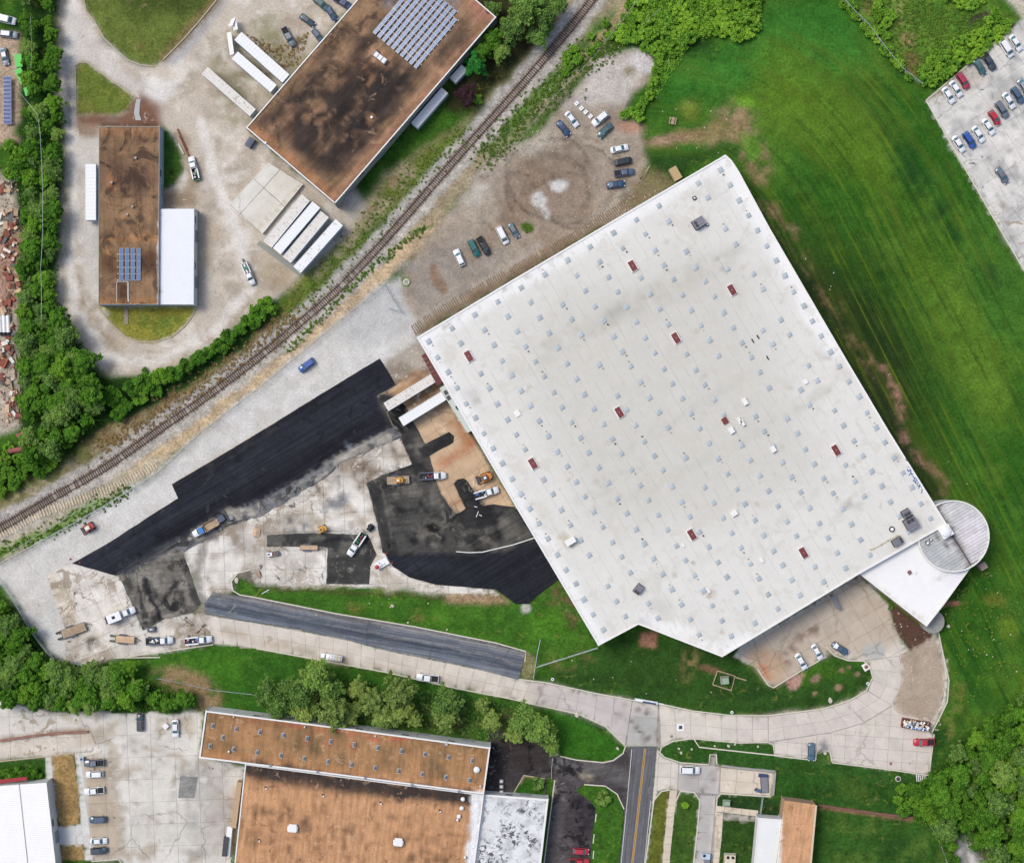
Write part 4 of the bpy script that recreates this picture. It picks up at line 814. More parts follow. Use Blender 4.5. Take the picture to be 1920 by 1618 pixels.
def make_slab(q, canvas, m, parent, z, name='concrete_slab', step=9.0, th=.05, seed=0):
    # drop points that coincide
    r = []
    for p in q:
        if not r or math.hypot(p[0] - r[-1][0], p[1] - r[-1][1]) > .35: r.append(p)
    if len(r) > 2 and math.hypot(r[0][0] - r[-1][0], r[0][1] - r[-1][1]) <= .35: r.pop()
    if len(r) < 3 or area(r) < 25: return None
    me = cdt_mesh(name, roughen(r, .35, step, seed), canvas, z, step, seed)
    bm = bmesh.new(); bm.from_mesh(me)
    be = [e for e in bm.edges if e.is_boundary]
    ex = bmesh.ops.extrude_edge_only(bm, edges=be)
    for v in [g for g in ex['geom'] if isinstance(g, bmesh.types.BMVert)]: v.co.z -= th
    bm.to_mesh(me); bm.free()
    me.materials.append(m)
    o = bpy.data.objects.new(name, me); col.objects.link(o)
    if parent: o.parent = parent
    return o

def slabs(parent, poly, canvas, m, ang, w, h, ox=0, oy=0, gap=.32, z=.10, off=0.0, jit=.008, name='concrete_slab', seed=5, step=9.0, th=.05):
    ca, sa = math.cos(math.radians(ang)), math.sin(math.radians(ang))
    loc = [((x - ox) * ca + (y - oy) * sa, -(x - ox) * sa + (y - oy) * ca) for x, y in poly]
    u0 = int(math.floor(min(p[0] for p in loc) / w)); u1 = int(math.ceil(max(p[0] for p in loc) / w))
    v0 = int(math.floor(min(p[1] for p in loc) / h)); v1 = int(math.ceil(max(p[1] for p in loc) / h))
    r = random.Random(seed); n = 0
    for j in range(v0, v1):
        sh = off * w * (j % 2)
        for i in range(u0 - 1, u1 + 1):
            cell = [(i * w + gap + sh, j * h + gap), ((i + 1) * w - gap + sh, j * h + gap), ((i + 1) * w - gap + sh, (j + 1) * h - gap), (i * w + gap + sh, (j + 1) * h - gap)]
            q = clip_poly(loc, cell)
            if len(q) < 3 or area(q) < 30: continue
            q = [(ox + x * ca - y * sa, oy + x * sa + y * ca) for x, y in q]
            if make_slab(q, canvas, m, parent, z + r.uniform(-jit, jit), name, step, th, n): n += 1
    return n

def strip_slabs(parent, left, right, canvas, m, L, nacross, gap=.3, z=.10, name='concrete_slab', seed=3):
    """slabs between two long edges, cut across every L pixels"""
    def resample(p, n):
        d = [0]
        for a, b in zip(p, p[1:]): d.append(d[-1] + math.hypot(b[0] - a[0], b[1] - a[1]))
        out = []
        for k in range(n + 1):
            t = d[-1] * k / n; i = 0
            while i < len(d) - 2 and d[i + 1] < t: i += 1
            f = (t - d[i]) / max(1e-6, d[i + 1] - d[i]); out.append((p[i][0] + (p[i + 1][0] - p[i][0]) * f, p[i][1] + (p[i + 1][1] - p[i][1]) * f))
        return out
    ll = sum(math.hypot(b[0] - a[0], b[1] - a[1]) for a, b in zip(left, left[1:])); n = max(1, int((ll) / L))
    a = resample(left, n); b = resample(right, n); r = random.Random(seed)
    for i in range(n):
        for j in range(nacross):
            def P(k, t): return (a[k][0] + (b[k][0] - a[k][0]) * t, a[k][1] + (b[k][1] - a[k][1]) * t)
            q = [P(i, j / nacross), P(i + 1, j / nacross), P(i + 1, (j + 1) / nacross), P(i, (j + 1) / nacross)]
            c = (sum(p[0] for p in q) / 4, sum(p[1] for p in q) / 4)
            q2 = []
            for p in q:
                dx, dy = c[0] - p[0], c[1] - p[1]; l = math.hypot(dx, dy); q2.append((p[0] + dx / l * gap * 1.4, p[1] + dy / l * gap * 1.4))
            make_slab(q2, canvas, m, parent, z + r.uniform(-.006, .006), name, 9.0, .05, i * 7 + j)

CC = Canvas((204, 192, 172)); CC.tint('b', .06)
slabs(s_c1, C1, G, M_concy, -24, 42, 30, 130, 1120, seed=1)
slabs(s_c2, C2, G, M_concy, -2, 38, 34, 610, 1030, seed=2)
slabs(s_e1, E1, G, M_conc, -31, 42, 34, 800, 858, seed=3)
slabs(s_c4, C4, G, M_conc, 58, 38, 32, 1736, 190, seed=4)
slabs(s_c5, C5, G, M_conc, -2, 44, 42, 240, 1420, seed=5)
low = [(395, 1205), (408, 1208), (480, 1215), (605, 1238), (730, 1261), (855, 1290), (960, 1310), (1005, 1321)]
upp = [(385, 1152), (400, 1156), (480, 1168), (655, 1201), (720, 1219), (905, 1257), (973, 1274), (1022, 1281)]
strip_slabs(s_r2, upp, low, G, M_conc2, 27, 2)
strip_slabs(s_r2, [(1022, 1281), (1115, 1300), (1147, 1306), (1185, 1314)], [(1006, 1321), (1085, 1338), (1135, 1362), (1172, 1397)], G, M_conc2, 30, 2)
strip_slabs(s_r2, [(1186, 1314), (1212, 1318), (1234, 1321)], [(1174, 1399), (1205, 1399), (1231, 1399)], G, M_conc2, 26, 3)
strip_slabs(s_r2, [(1236, 1321), (1297, 1334), (1372, 1343), (1440, 1343)], [(1240, 1398), (1297, 1383), (1385, 1391), (1440, 1390)], G, M_conc2, 27, 2)
strip_slabs(s_r2, [(1441, 1343), (1540, 1331), (1592, 1316), (1627, 1296)], [(1441, 1390), (1560, 1372), (1620, 1354), (1672, 1322)], G, M_conc2, 24, 2)
strip_slabs(s_r2, [(1628, 1295), (1638, 1270), (1633, 1250), (1620, 1239)], [(1672, 1322), (1687, 1295), (1692, 1262), (1686, 1230)], G, M_conc2, 19, 2)
slabs(s_r2, [(1452, 1391), (1562, 1373), (1622, 1355), (1673, 1324), (1685, 1337), (1727, 1347), (1746, 1374), (1751, 1377), (1742, 1451), (1560, 1427), (1556, 1409), (1530, 1413), (1529, 1423), (1453, 1415)], G, M_conc2, 4, 27, 22, 1450, 1390, seed=6)
slabs(s_r2, [(1549, 1214), (1549, 1230), (1500, 1257), (1450, 1288), (1440, 1283), (1420, 1253), (1375, 1230), (1400, 1195), (1500, 1145), (1610, 1076), (1666, 1136), (1680, 1185), (1705, 1219), (1686, 1229), (1620, 1238), (1590, 1237), (1565, 1228)], G, M_conc2, -30, 34, 30, 1450, 1288, seed=7)
strip_slabs(s_r2, [(1742, 1166), (1757, 1172), (1764, 1213), (1778, 1275), (1775, 1315), (1758, 1350), (1748, 1368)], [(1736, 1176), (1749, 1192), (1757, 1213), (1771, 1272), (1769, 1310), (1752, 1344), (1740, 1362)], G, M_conc2, 16, 1)
slabs(s_r2, [(1233, 1402), (1237, 1413), (1245, 1421), (1272, 1431), (1270, 1480), (1256, 1479), (1238, 1483), (1226, 1500), (1216, 1560), (1222, 1520)], G, M_conc2, 3, 24, 26, 1236, 1404, seed=8)
slabs(s_r2, [(1352, 1438), (1453, 1449), (1445, 1491), (1350, 1486)], G, M_conc2, 6, 33, 23, 1350, 1438, seed=9)
strip_slabs(s_r2, [(1256, 1481), (1250, 1530), (1240, 1640)], [(1270, 1481), (1264, 1530), (1253, 1640)], CC, M_conc2, 14, 1, .2, .215)
strip_slabs(s_r2, [(1343, 1510), (1422, 1519)], [(1342, 1521), (1421, 1530)], CC, M_conc2, 14, 1, .2, .215)
strip_slabs(s_r2, [(1342, 1522), (1340, 1570), (1337, 1620)], [(1356, 1524), (1353, 1570), (1348, 1620)], CC, M_conc2, 12, 1, .2, .215)
strip_slabs(s_r2, [(1273, 1432), (1310, 1434), (1350, 1437)], [(1271, 1481), (1310, 1486), (1347, 1488)], G, M_conc2, 38, 2)
strip_slabs(s_r2, [(1313, 1490), (1308, 1540), (1298, 1630)], [(1342, 1492), (1338, 1540), (1330, 1630)], G, M_conc2, 30, 1)
# sidewalks by the white-roofed building
s_sw = sheet('sidewalk', [(85, 1418), (97, 1416), (100, 1470), (108, 1550), (150, 1545), (140, 1412), (150, 1412), (162, 1500), (175, 1612), (160, 1614), (158, 1583), (106, 1582), (106, 1622), (104, 1622), (88, 1467)], M_dirt, G, .1, 8, z=.112, seed=40)
strip_slabs(s_sw, [(139, 1412), (145, 1460), (152, 1530), (160, 1612)], [(149, 1412), (157, 1460), (165, 1530), (175, 1612)], G, M_conc2, 11, 1, .25, .16)
strip_slabs(s_sw, [(84, 1418), (90, 1480), (101, 1552)], [(96, 1416), (99, 1470), (108, 1552)], G, M_conc2, 11, 1, .25, .16)
slabs(s_sw, [(103, 1553), (152, 1546), (157, 1581), (106, 1583)], G, M_conc2, -3, 13, 13, 103, 1553, .3, .16)
for q in (B1, B2): sheet('planting_bed', q, M_ground, G, .4, 5, z=.15, seed=41)
# grass islands between the drives (raised a kerb's height)
for i, q in enumerate((I5, I6, I7, I8, [(1344, 1497), (1352, 1488), (1445, 1494), (1465, 1500), (1463, 1532), (1422, 1530), (1343, 1510)], [(1357, 1537), (1420, 1541), (1416, 1618), (1412, 1640), (1344, 1640), (1347, 1600)],
    [(1241, 1401), (1262, 1390), (1297, 1385), (1385, 1393), (1448, 1397), (1451, 1415), (1529, 1425), (1560, 1429), (1742, 1453), (1745, 1480), (1700, 1490), (1690, 1545), (1530, 1512), (1462, 1500), (1454, 1446), (1345, 1431), (1344, 1414), (1330, 1414), (1328, 1431), (1275, 1428), (1246, 1418), (1238, 1410)])):
    sheet('grass_verge', q, M_ground, G, .2, 5, z=.17 + .004 * i, seed=50 + i)

# ---------------------------------------------------------------- kerbs and painted lines
M_kerb = mat('kerb_concrete', (206, 200, 184), .85, var=.08)
M_kerbd = mat('old_kerb_concrete', (176, 164, 142), .85, var=.12)
M_white = mat('white_road_paint', (214, 214, 210), .7, var=.08)
M_yel = mat('yellow_road_paint', (206, 158, 60), .7, var=.1)
def ribbon(name, pts, width, z0, z1, m, closed=False, kind='structure'):
    P_ = [Vector(W(x, y, 0)) for x, y in pts]; mb = MB(); n = len(P_); L_ = []; R_ = []
    for i in range(n):
        a = P_[max(0, i - 1)] if not closed else P_[i - 1]; b = P_[min(n - 1, i + 1)] if not closed else P_[(i + 1) % n]
        d = (b - a).normalized(); nn = Vector((-d.y, d.x, 0)) * width / 2; L_.append(P_[i] + nn); R_.append(P_[i] - nn)
    k = n if closed else n - 1
    for i in range(k):
        j = (i + 1) % n; q = [L_[i], R_[i], R_[j], L_[j]]
        vs = [(p.x, p.y, z0) for p in q] + [(p.x, p.y, z1) for p in q]
        mb.add(vs, [(4, 5, 6, 7), (0, 4, 7, 3), (1, 2, 6, 5), (0, 1, 5, 4), (3, 7, 6, 2)])
    o = mb.build(name, m); 
    if kind: o['kind'] = kind
    return o
KERBS = [([(154, -20), (162, 22), (176, 38), (196, 73), (217, 93), (240, 113), (263, 122), (289, 125)], M_kerbd), ([(306, 113), (350, 68), (376, 38), (411, -5)], M_kerbd),
 ([(143, 215), (141, 124), (150, 118), (163, 118), (196, 142), (250, 181)], M_kerbd), ([(182, 574), (206, 605), (235, 631), (262, 641), (292, 641), (322, 632), (346, 612), (362, 590), (368, 573)], M_kerbd),
 ([(470, 1068), (446, 1074), (434, 1090), (437, 1107), (450, 1115), (480, 1120), (630, 1150), (780, 1175), (930, 1205), (986, 1221), (984, 1240)], M_kerb),
 ([(480, 1215), (605, 1238), (730, 1261), (855, 1290), (960, 1310), (1005, 1321), (1085, 1338), (1135, 1361), (1172, 1397)], M_kerb),
 ([(973, 1273), (1022, 1279), (1115, 1299), (1185, 1312), (1252, 1322), (1297, 1332), (1372, 1341), (1440, 1341), (1540, 1329), (1590, 1314), (1624, 1295), (1636, 1270), (1631, 1250), (1620, 1239), (1590, 1238), (1565, 1229), (1549, 1213)], M_kerb),
 ([(1549, 1231), (1500, 1258), (1450, 1289), (1440, 1284), (1420, 1254)], M_kerb), ([(1050, 1417), (1080, 1424), (1130, 1429), (1150, 1425), (1168, 1412), (1173, 1398)], M_kerb),
 ([(1095, 1470), (1135, 1473), (1157, 1488), (1170, 1516)], M_kerb), ([(1240, 1400), (1262, 1389), (1297, 1384), (1385, 1392), (1440, 1391), (1450, 1396), (1452, 1416), (1529, 1425)], M_kerb), ([(1560, 1429), (1650, 1440), (1742, 1453), (1751, 1376)], M_kerb), ([(1240, 1400), (1237, 1410), (1246, 1419), (1275, 1429), (1329, 1433), (1331, 1414), (1343, 1414), (1344, 1432)], M_kerb),
 ([(1210, 1618), (1226, 1500), (1240, 1483), (1256, 1480)], M_kerb), ([(1268, 1500), (1276, 1482), (1302, 1485), (1312, 1500), (1309, 1540), (1299, 1630)], M_kerb), ([(1342, 1530), (1344, 1496), (1352, 1487), (1445, 1493)], M_kerb), ([(1736, 189), (1875, 71)], M_kerb), ([(1736, 189), (1860, 405), (1925, 516)], M_kerb),
 ([(300, 1232), (215, 1233), (205, 1214)], M_kerb), ([(205, 1214), (140, 1240)], M_kerb), ([(240, 1231), (400, 1208)], M_kerb), ([(172, 1614), (222, 1610), (232, 1622)], M_kerb), ([(1556, 1408), (1560, 1428)], M_kerb), ([(1530, 1412), (1529, 1424)], M_kerb), ([(0, 1427), (85, 1418), (140, 1411)], M_kerbd), ([(1757, 1172), (1765, 1213), (1779, 1275), (1776, 1315), (1759, 1350), (1747, 1372)], M_kerb),
 ([(1040, 1462), (1020, 1618), (1010, 1700)], M_kerb), ([(962, 1488), (982, 1453), (1022, 1459)], M_kerbd)]
for pts, m in KERBS: ribbon('kerb', pts, .28, 0, .24, m)
def off(pts, d): return [(x + d, y) for x, y in pts]
cl = [(1209.5, 1403), (1196.5, 1520), (1185.5, 1618), (1166, 1790)]
for d in (-1.3, 1.3): ribbon('yellow_centre_line', off(cl, d), .16, .225, .229, M_yel)
ribbon('white_edge_line', [(1184.5, 1404), (1176, 1500), (1164.5, 1618), (1143, 1790)], .14, .225, .229, M_white)
ribbon('white_edge_line', [(1220, 1500), (1208, 1618), (1188, 1790)], .14, .225, .229, M_white)
for a, b in (((1118, 1525), (1116, 1540)), ((1114, 1563), (1112, 1580)), ((1113, 1594), (1112, 1609))): ribbon('parking_bumper_line', [a, b], .25, .2, .3, M_kerb)
# ================================================================ ROOF COLOURS
F = Canvas((226, 224, 218))
MAIN = [(1360, 291), (1372, 302), (1385, 322), (1442, 427), (1575, 655), (1667, 810), (1775, 983), (1612, 1075), (1354, 1231), (1197, 1170), (1122, 1210), (960, 937), (782, 633), (960, 526), (1165, 405)]
ANNEX = [(1612, 1076), (1775, 984), (1828, 1052), (1770, 1132), (1737, 1174)]
F.fill(MAIN, (213, 212, 205), 1, 2)
F.fill([(1010, 560), (1380, 460), (1440, 640), (1500, 800), (1560, 880), (1330, 980), (1130, 1020), (1010, 800), (960, 700)], (198, 196, 187), 30, 40, .9)
F.fill([(1000, 640), (1390, 470), (1400, 500), (1120, 640), (1010, 690)], (180, 177, 166), 14, 12, .4, ('f', -.5, .4))
F.fill([(1160, 560), (1280, 500), (1400, 450), (1400, 475), (1260, 540), (1160, 585)], (172, 169, 158), 8, 8, .4, ('d', -.5, .3))
F.fill([(1130, 590), (1180, 565), (1150, 600), (1135, 612)], (150, 150, 146), 6, 6, .5)
for p_, a_ in (([(960, 700), (1000, 690), (1160, 600), (1300, 520)], .35), ([(1100, 870), (1250, 800), (1400, 700)], .3), ([(1130, 905), (1200, 880)], .5), ([(1080, 940), (1140, 915)], .45), ([(1010, 1000), (1250, 900), (1440, 800), (1600, 700)], .25), ([(1200, 1090), (1300, 1050), (1420, 1010), (1560, 900)], .25), ([(1200, 1170), (1250, 1140)], .5), ([(1570, 700), (1500, 760), (1440, 790)], .3), ([(1580, 955), (1610, 945)], .6)):
    F.line(p_, 12, (176, 174, 162), 10, 6, a_, ('d', -.6, .4))
for x, y, r, c, a_ in ((846, 733, 13, (150, 130, 108), .7), (880, 745, 22, (186, 184, 178), .6), (895, 755, 8, (150, 148, 142), .5), (989, 947, 5, (90, 74, 60), .8), (980, 960, 4, (110, 88, 66), .8), (1001, 988, 6, (140, 116, 90), .7), (1010, 960, 22, (200, 196, 184), .6), (1215, 1150, 12, (160, 158, 148), .6), (1240, 1140, 26, (196, 194, 186), .6), (1205, 1160, 5, (120, 116, 108), .5), (1567, 657, 5, (96, 76, 62), .85), (1552, 666, 6, (86, 68, 56), .85), (1545, 662, 14, (190, 186, 178), .6), (1550, 622, 6, (128, 116, 104), .7), (1685, 857, 6, (110, 104, 96), .7), (1680, 862, 14, (196, 192, 184), .6), (1066, 1016, 12, (176, 164, 138), .8), (1055, 1004, 9, (160, 146, 118), .5), (1325, 1118, 6, (128, 100, 72), .8), (1332, 1112, 6, (150, 120, 88), .6), (1299, 1057, 6, (150, 132, 104), .7), (1265, 1078, 5, (160, 146, 122), .6), (1590, 948, 6, (126, 122, 114), .6), (1680, 1025, 14, (190, 184, 168), .6), (1355, 1184, 5, (150, 120, 100), .5)):
    F.ell(x, y, r, r * .8, c, 0, 4, .5, a_)
for i in range(420):
    x = rnd.uniform(790, 1770); y = rnd.uniform(300, 1225); F.ell(x, y, rnd.uniform(1.5, 3.5), rnd.uniform(1.2, 2.5), (164, 150, 128), 0, 2, .5, rnd.uniform(.1, .6))
for i in range(70):                     # wandering hairline dirt along the seams
    x = rnd.uniform(850, 1650); y = rnd.uniform(400, 1150); s_ = rnd.uniform(8, 40)
    d_ = (.861, -.508) if rnd.random() < .6 else (.508, .861); F.line([(x, y), (x + d_[0] * s_, y + d_[1] * s_)], 1.4, (168, 160, 146), 1.4, 2, rnd.uniform(.2, .6))
F.line([(1205, 1150), (1360, 1222), (1400, 1200)], 16, (236, 236, 234), 10, 6, .6); F.line([(790, 636), (1000, 992), (1125, 1205)], 22, (234, 234, 232), 14, 6, .7); F.line([(790, 634), (1100, 450), (1358, 296), (1440, 440), (1560, 650)], 26, (236, 236, 234), 16, 6, .7)
F.line([(815, 622), (880, 582), (960, 534), (1040, 486)], 2, (120, 104, 82), 1.5, 5, .6, ('d', 0, .3)); F.line([(960, 533), (1010, 500), (1060, 470)], 2, (110, 98, 80), 1.5, 4, .6, ('d', 0, .3))
F.line([(1395, 440), (1440, 425)], 6, (186, 180, 170), 4, 4, .5, ('d', -.2, .4)); F.line([(1340, 485), (1352, 492), (1355, 508)], 2.2, (150, 146, 136), 1.5, 2, .8); F.ell(1305, 502, 8, 6, (160, 156, 148), 0, 3, .5, .6)
F.fill(ANNEX, (232, 232, 230), 1, 2); F.line([(1617, 1082), (1665, 1118), (1735, 1168)], 3, (176, 160, 136), 2, 4, .6, ('d', -.4, .4)); F.line([(1690, 1140), (1725, 1155), (1760, 1150)], 2, (190, 176, 140), 2, 3, .7); F.line([(1745, 1095), (1775, 1075)], 2, (170, 164, 150), 2, 3, .6); F.fill([(1780, 1085), (1826, 1052), (1795, 1095), (1770, 1115)], (220, 208, 224), 4, 5, .5)
BR = (128, 98, 76); DK = (52, 47, 45); LT = (156, 122, 96)
RA = [(186, 238), (299, 238), (297, 571), (185, 571)]
RB = [(462, 240), (765, -109), (930, 33), (628, 382)]
F.fill([(170, 220), (310, 220), (310, 590), (170, 590)], (134, 108, 82), 1, 1)
F.fill([(190, 255), (290, 255), (290, 360), (190, 360)], (104, 80, 66), 10, 12, .8, ('c', -.6, .4)); F.fill([(190, 300), (290, 290), (290, 415), (190, 410)], (92, 72, 60), 14, 14, .6, ('b', -.2, .5))
F.fill([(187, 475), (220, 475), (220, 515), (187, 515)], (74, 50, 38), 5, 6, .8); F.fill([(262, 470), (296, 472), (296, 512), (262, 512)], (72, 50, 38), 5, 6, .8); F.fill([(219, 530), (240, 530), (238, 566), (219, 566)], (70, 48, 36), 2, 3, .85); F.fill([(205, 415), (285, 415), (280, 445), (210, 450)], (96, 74, 58), 6, 7, .7, ('d', -.4, .3))
F.line([(188, 447), (296, 447)], 8, (170, 124, 82), 4, 3, .6); F.line([(188, 565), (240, 568), (296, 566)], 10, (170, 122, 82), 5, 3, .6); F.line([(190, 245), (296, 245)], 12, (156, 116, 84), 6, 3, .6); F.ell(203, 468, 8, 9, (172, 128, 88), 0, 2, .3, .7); F.line([(208, 335), (210, 350)], 10, (170, 120, 82), 4, 2, .6); F.ell(239, 405, 10, 5, (182, 136, 92), 0, 3, .4, .8); F.ell(240, 408, 7, 6, (64, 60, 58), 0, 2, .5, .5); F.line([(283, 244), (294, 246), (292, 262)], 3, (60, 48, 42), 2, 2, .8)
F.fill([(440, 240), (765, -130), (950, 33), (628, 400)], (138, 111, 86), 1, 1)
F.fill([(490, 235), (590, 120), (660, 110), (720, 120), (790, 130), (740, 220), (650, 330), (590, 310)], (50, 45, 43), 16, 8, .92, ('f', -.55, .05)); F.fill([(480, 235), (700, 0), (900, 40), (640, 360)], (96, 76, 64), 12, 8, .7, ('b', -.1, .5))
def strk(x, y, w, h, c, a_): F.ell(x, y, w, h, c, -49, 14, .45, a_)
for x, y, w, h, a_ in ((680, 190, 62, 40, .95), (740, 150, 40, 24, .9), (620, 220, 60, 30, .9), (690, 235, 44, 22, .85), (570, 240, 40, 22, .75), (650, 265, 50, 20, .75), (610, 300, 40, 18, .6), (570, 160, 30, 18, .6), (705, 60, 36, 14, .6), (680, 85, 34, 14, .65), (760, 160, 34, 16, .85), (540, 200, 34, 16, .65), (840, 90, 40, 16, .5), (860, 60, 30, 18, .55), (600, 130, 26, 14, .5), (700, 120, 30, 14, .5), (720, 205, 30, 16, .8)):
    strk(x, y, w, h, DK, a_ * .92)
for k in range(60):
    x = rnd.uniform(500, 860); y = rnd.uniform(40, 350); strk(x, y, rnd.uniform(10, 34), rnd.uniform(2, 6), DK if rnd.random() < .6 else LT, rnd.uniform(.25, .6))
F.line([(472, 240), (630, 372)], 12, (166, 118, 84), 8, 5, .7); F.line([(632, 370), (780, 195), (900, 60)], 14, (164, 122, 96), 9, 6, .6); F.line([(470, 232), (560, 125), (660, 5)], 6, (84, 66, 54), 4, 5, .5, ('d', -.3, .3)); F.ell(697, 222, 8, 8, (186, 142, 106), 0, 3, .5, .9); F.line([(810, 125), (832, 143)], 3, (186, 148, 118), 3, 2, .6); F.ell(712, 108, 20, 12, (176, 134, 104), 35, 4, .5, .9); F.line([(685, 128), (704, 145), (680, 175)], 3, (170, 128, 92), 3, 2, .6)
F.ell(730, 0, 12, 18, (120, 118, 120), 30, 5, .5, .7); F.ell(845, 0, 16, 18, (140, 132, 126), 0, 5, .5, .7); F.fill([(880, -30), (930, 20), (925, 45), (900, 40), (860, -20)], (178, 120, 104), 6, 8, .6)
RJ = [(386, 1332), (640, 1364), (919, 1401), (907, 1488), (640, 1453), (374, 1420)]
RK = [(460, 1432), (907, 1490), (890, 1618), (868, 1790), (410, 1790), (440, 1618)]
RL = [(908, 1489), (1028, 1498), (1014, 1618), (996, 1790), (870, 1790), (891, 1618)]
F.fill([(360, 1310), (940, 1390), (920, 1500), (360, 1430)], (156, 120, 84), 1, 1); F.fill(RJ, (110, 92, 66), 8, 8, .8, ('b', -.1, .5)); F.fill(RJ, (172, 130, 92), 8, 6, .6, ('c', .1, .6)); F.line([(380, 1412), (640, 1446), (905, 1480)], 12, (172, 124, 84), 6, 3, .8)
for k in range(14): x = 390 + k * 38 + rnd.uniform(-8, 8); F.line([(x, 1345 + (x - 390) * .134), (x - 5, 1415 + (x - 390) * .134)], 7, (166, 128, 92), 6, 3, .5)
F.line([(470, 1345), (560, 1362), (640, 1370), (680, 1380), (760, 1390)], 8, (170, 98, 74), 3, 6, .9, ('d', -.7, 0)); 
for x, y in ((620, 1392), (664, 1398), (576, 1385)): F.ell(x, y, 8, 8, (168, 96, 72), 0, 3, .3, .8); F.ell(x, y, 5, 5, (116, 96, 70), 0, 2, .3, .8)
F.line([(398, 1338), (470, 1350), (540, 1360)], 10, (120, 88, 64), 6, 3, .5)
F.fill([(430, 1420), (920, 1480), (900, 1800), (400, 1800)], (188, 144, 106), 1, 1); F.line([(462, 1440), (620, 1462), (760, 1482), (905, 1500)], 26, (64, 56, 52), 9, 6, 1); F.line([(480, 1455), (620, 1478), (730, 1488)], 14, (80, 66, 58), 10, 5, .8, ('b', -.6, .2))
for k in range(120):
    x = rnd.uniform(450, 900); y = 1436 + (x - 460) * .13 + rnd.uniform(0, 190); l_ = rnd.uniform(5, 24); F.line([(x, y), (x - l_ * .12, y + l_)], rnd.uniform(2, 5), (92, 68, 52), 3, 2, rnd.uniform(.3, .75))
for k in range(120):
    x = rnd.uniform(455, 870); y = 1500 + (x - 460) * .1 + rnd.uniform(0, 115); F.line([(x, y), (x + rnd.uniform(8, 40), y + 4)], rnd.uniform(3, 6), (112, 84, 64), 3, 3, rnd.uniform(.2, .6), ('a', -.4, .5))
F.ell(570, 1550, 12, 16, (96, 76, 62), 0, 6, .5, .7); F.ell(747, 1578, 14, 12, (104, 70, 50), 0, 4, .5, .6)
F.fill([(885, 1480), (1050, 1490), (1040, 1800), (860, 1800)], (218, 220, 220), 1, 1); F.fill([(908, 1490), (1030, 1500), (1012, 1620), (895, 1620)], (150, 152, 152), 4, 2, .4, ('d', .15, .45)); F.fill([(930, 1490), (1020, 1500), (1015, 1530), (930, 1525)], (120, 122, 122), 6, 4, .6, ('f', -.1, .3))
RM = [(-80, 1476), (0, 1473), (87, 1467), (104, 1618), (116, 1790), (-100, 1790)]
F.fill([(-100, 1450), (120, 1450), (130, 1800), (-100, 1800)], (238, 238, 236), 1, 1)
RH = [(1471, 1500), (1528, 1508), (1518, 1618), (1500, 1790), (1436, 1790), (1456, 1618)]
F.fill([(1455, 1490), (1545, 1490), (1530, 1800), (1420, 1800)], (196, 152, 114), 1, 1); F.fill([(1471, 1500), (1490, 1503), (1466, 1618), (1450, 1790), (1436, 1790), (1456, 1618)], (150, 116, 80), 3, 2, .8, ('d', .25, .6)); F.fill(RH, (206, 156, 112), 6, 6, .5, ('b', 0, .6))
RN = [(1422, 1533), (1465, 1536), (1456, 1640), (1436, 1790), (1394, 1790), (1414, 1618)]
F.fill([(1405, 1525), (1468, 1530), (1450, 1800), (1380, 1800)], (222, 224, 220), 1, 1)
RA2 = [(299, 392), (364, 392), (363, 571), (298, 571)]
F.fill([(298, 385), (375, 385), (375, 580), (297, 580)], (216, 222, 230), 1, 1)

M_memb = paint_mat('roof_membrane', .025, 1.5, .03, .25, rough=.6, lines=(math.radians(-30.5), 3.1, .09, .32), blots=(((176, 166, 146), .5, .63, .02, .45, .50), ((196, 192, 180), .18, .56, .04, .40, .0), ((150, 140, 124), 1.2, .66, .02, .5, .50)), bump=.1)
M_ann = paint_mat('annex_membrane', .02, 1.5, .025, .25, rough=.6, bump=.1)
M_tar = paint_mat('gravelled_roofing', .20, 2.4, .16, .35, streak=(math.radians(-49), 7, .55, .24), blots=(((54, 46, 42), .16, .52, .14, .75, .40), ((180, 148, 120), .3, .57, .10, .5, .45), ((44, 38, 36), .5, .60, .08, .5, .48)), bump=.3)
M_tara = paint_mat('stained_roofing', .20, 2.4, .16, .35, streak=(math.radians(90), 7, .6, .22), lines=(0, 1.0, .05, .12), blots=(((62, 50, 44), .15, .49, .14, .8, .38), ((170, 128, 92), .3, .60, .10, .45, .46)), bump=.3)
M_tar2 = paint_mat('rolled_roofing', .16, 2.6, .12, .4, streak=(math.radians(-83), 8, 1.2, .17), lines=(math.radians(8), .95, .05, .08), blots=(((96, 70, 52), .4, .58, .07, .6, .46), ((206, 172, 140), .5, .56, .08, .45, .44), ((70, 54, 44), .9, .63, .05, .6, .48)), bump=.3)
M_coat = paint_mat('coated_roofing', .10, 2.4, .10, .5, blots=(((40, 42, 44), .9, .52, .04, .85, .42), ((110, 112, 112), .5, .54, .06, .6, .42), ((30, 32, 34), 1.8, .58, .04, .6, .44)), bump=.2)
M_metal_w = paint_mat('white_metal_roofing', .03, 1.2, .03, .3, rough=.45, bump=.05, spec=.5)
M_wallw = mat('painted_white_wall', (206, 208, 206), .7, var=.06, vs=.6)
M_wallg = mat('grey_concrete_wall', (150, 150, 144), .85, var=.12, vs=.5)
M_wallb = mat('tan_brick_wall', (168, 140, 116), .85, var=.10, vs=.9)
M_wallred = mat('dark_red_wall', (98, 42, 42), .7, var=.08, vs=.7)
M_wallblue = mat('pale_blue_wall', (150, 170, 186), .7, var=.06, vs=.7)
M_cop = mat('white_coping', (228, 228, 224), .5, var=.05)
M_copd = mat('weathered_coping', (150, 146, 136), .7, var=.2)
M_gutter = mat('gutter_metal', (170, 182, 190), .5, .2, var=.05)
M_glass = mat('dark_window_glass', (44, 56, 66), .12, 0, var=.1, spec=.8)
M_door = mat('grey_roller_door', (140, 146, 148), .5, var=.06)
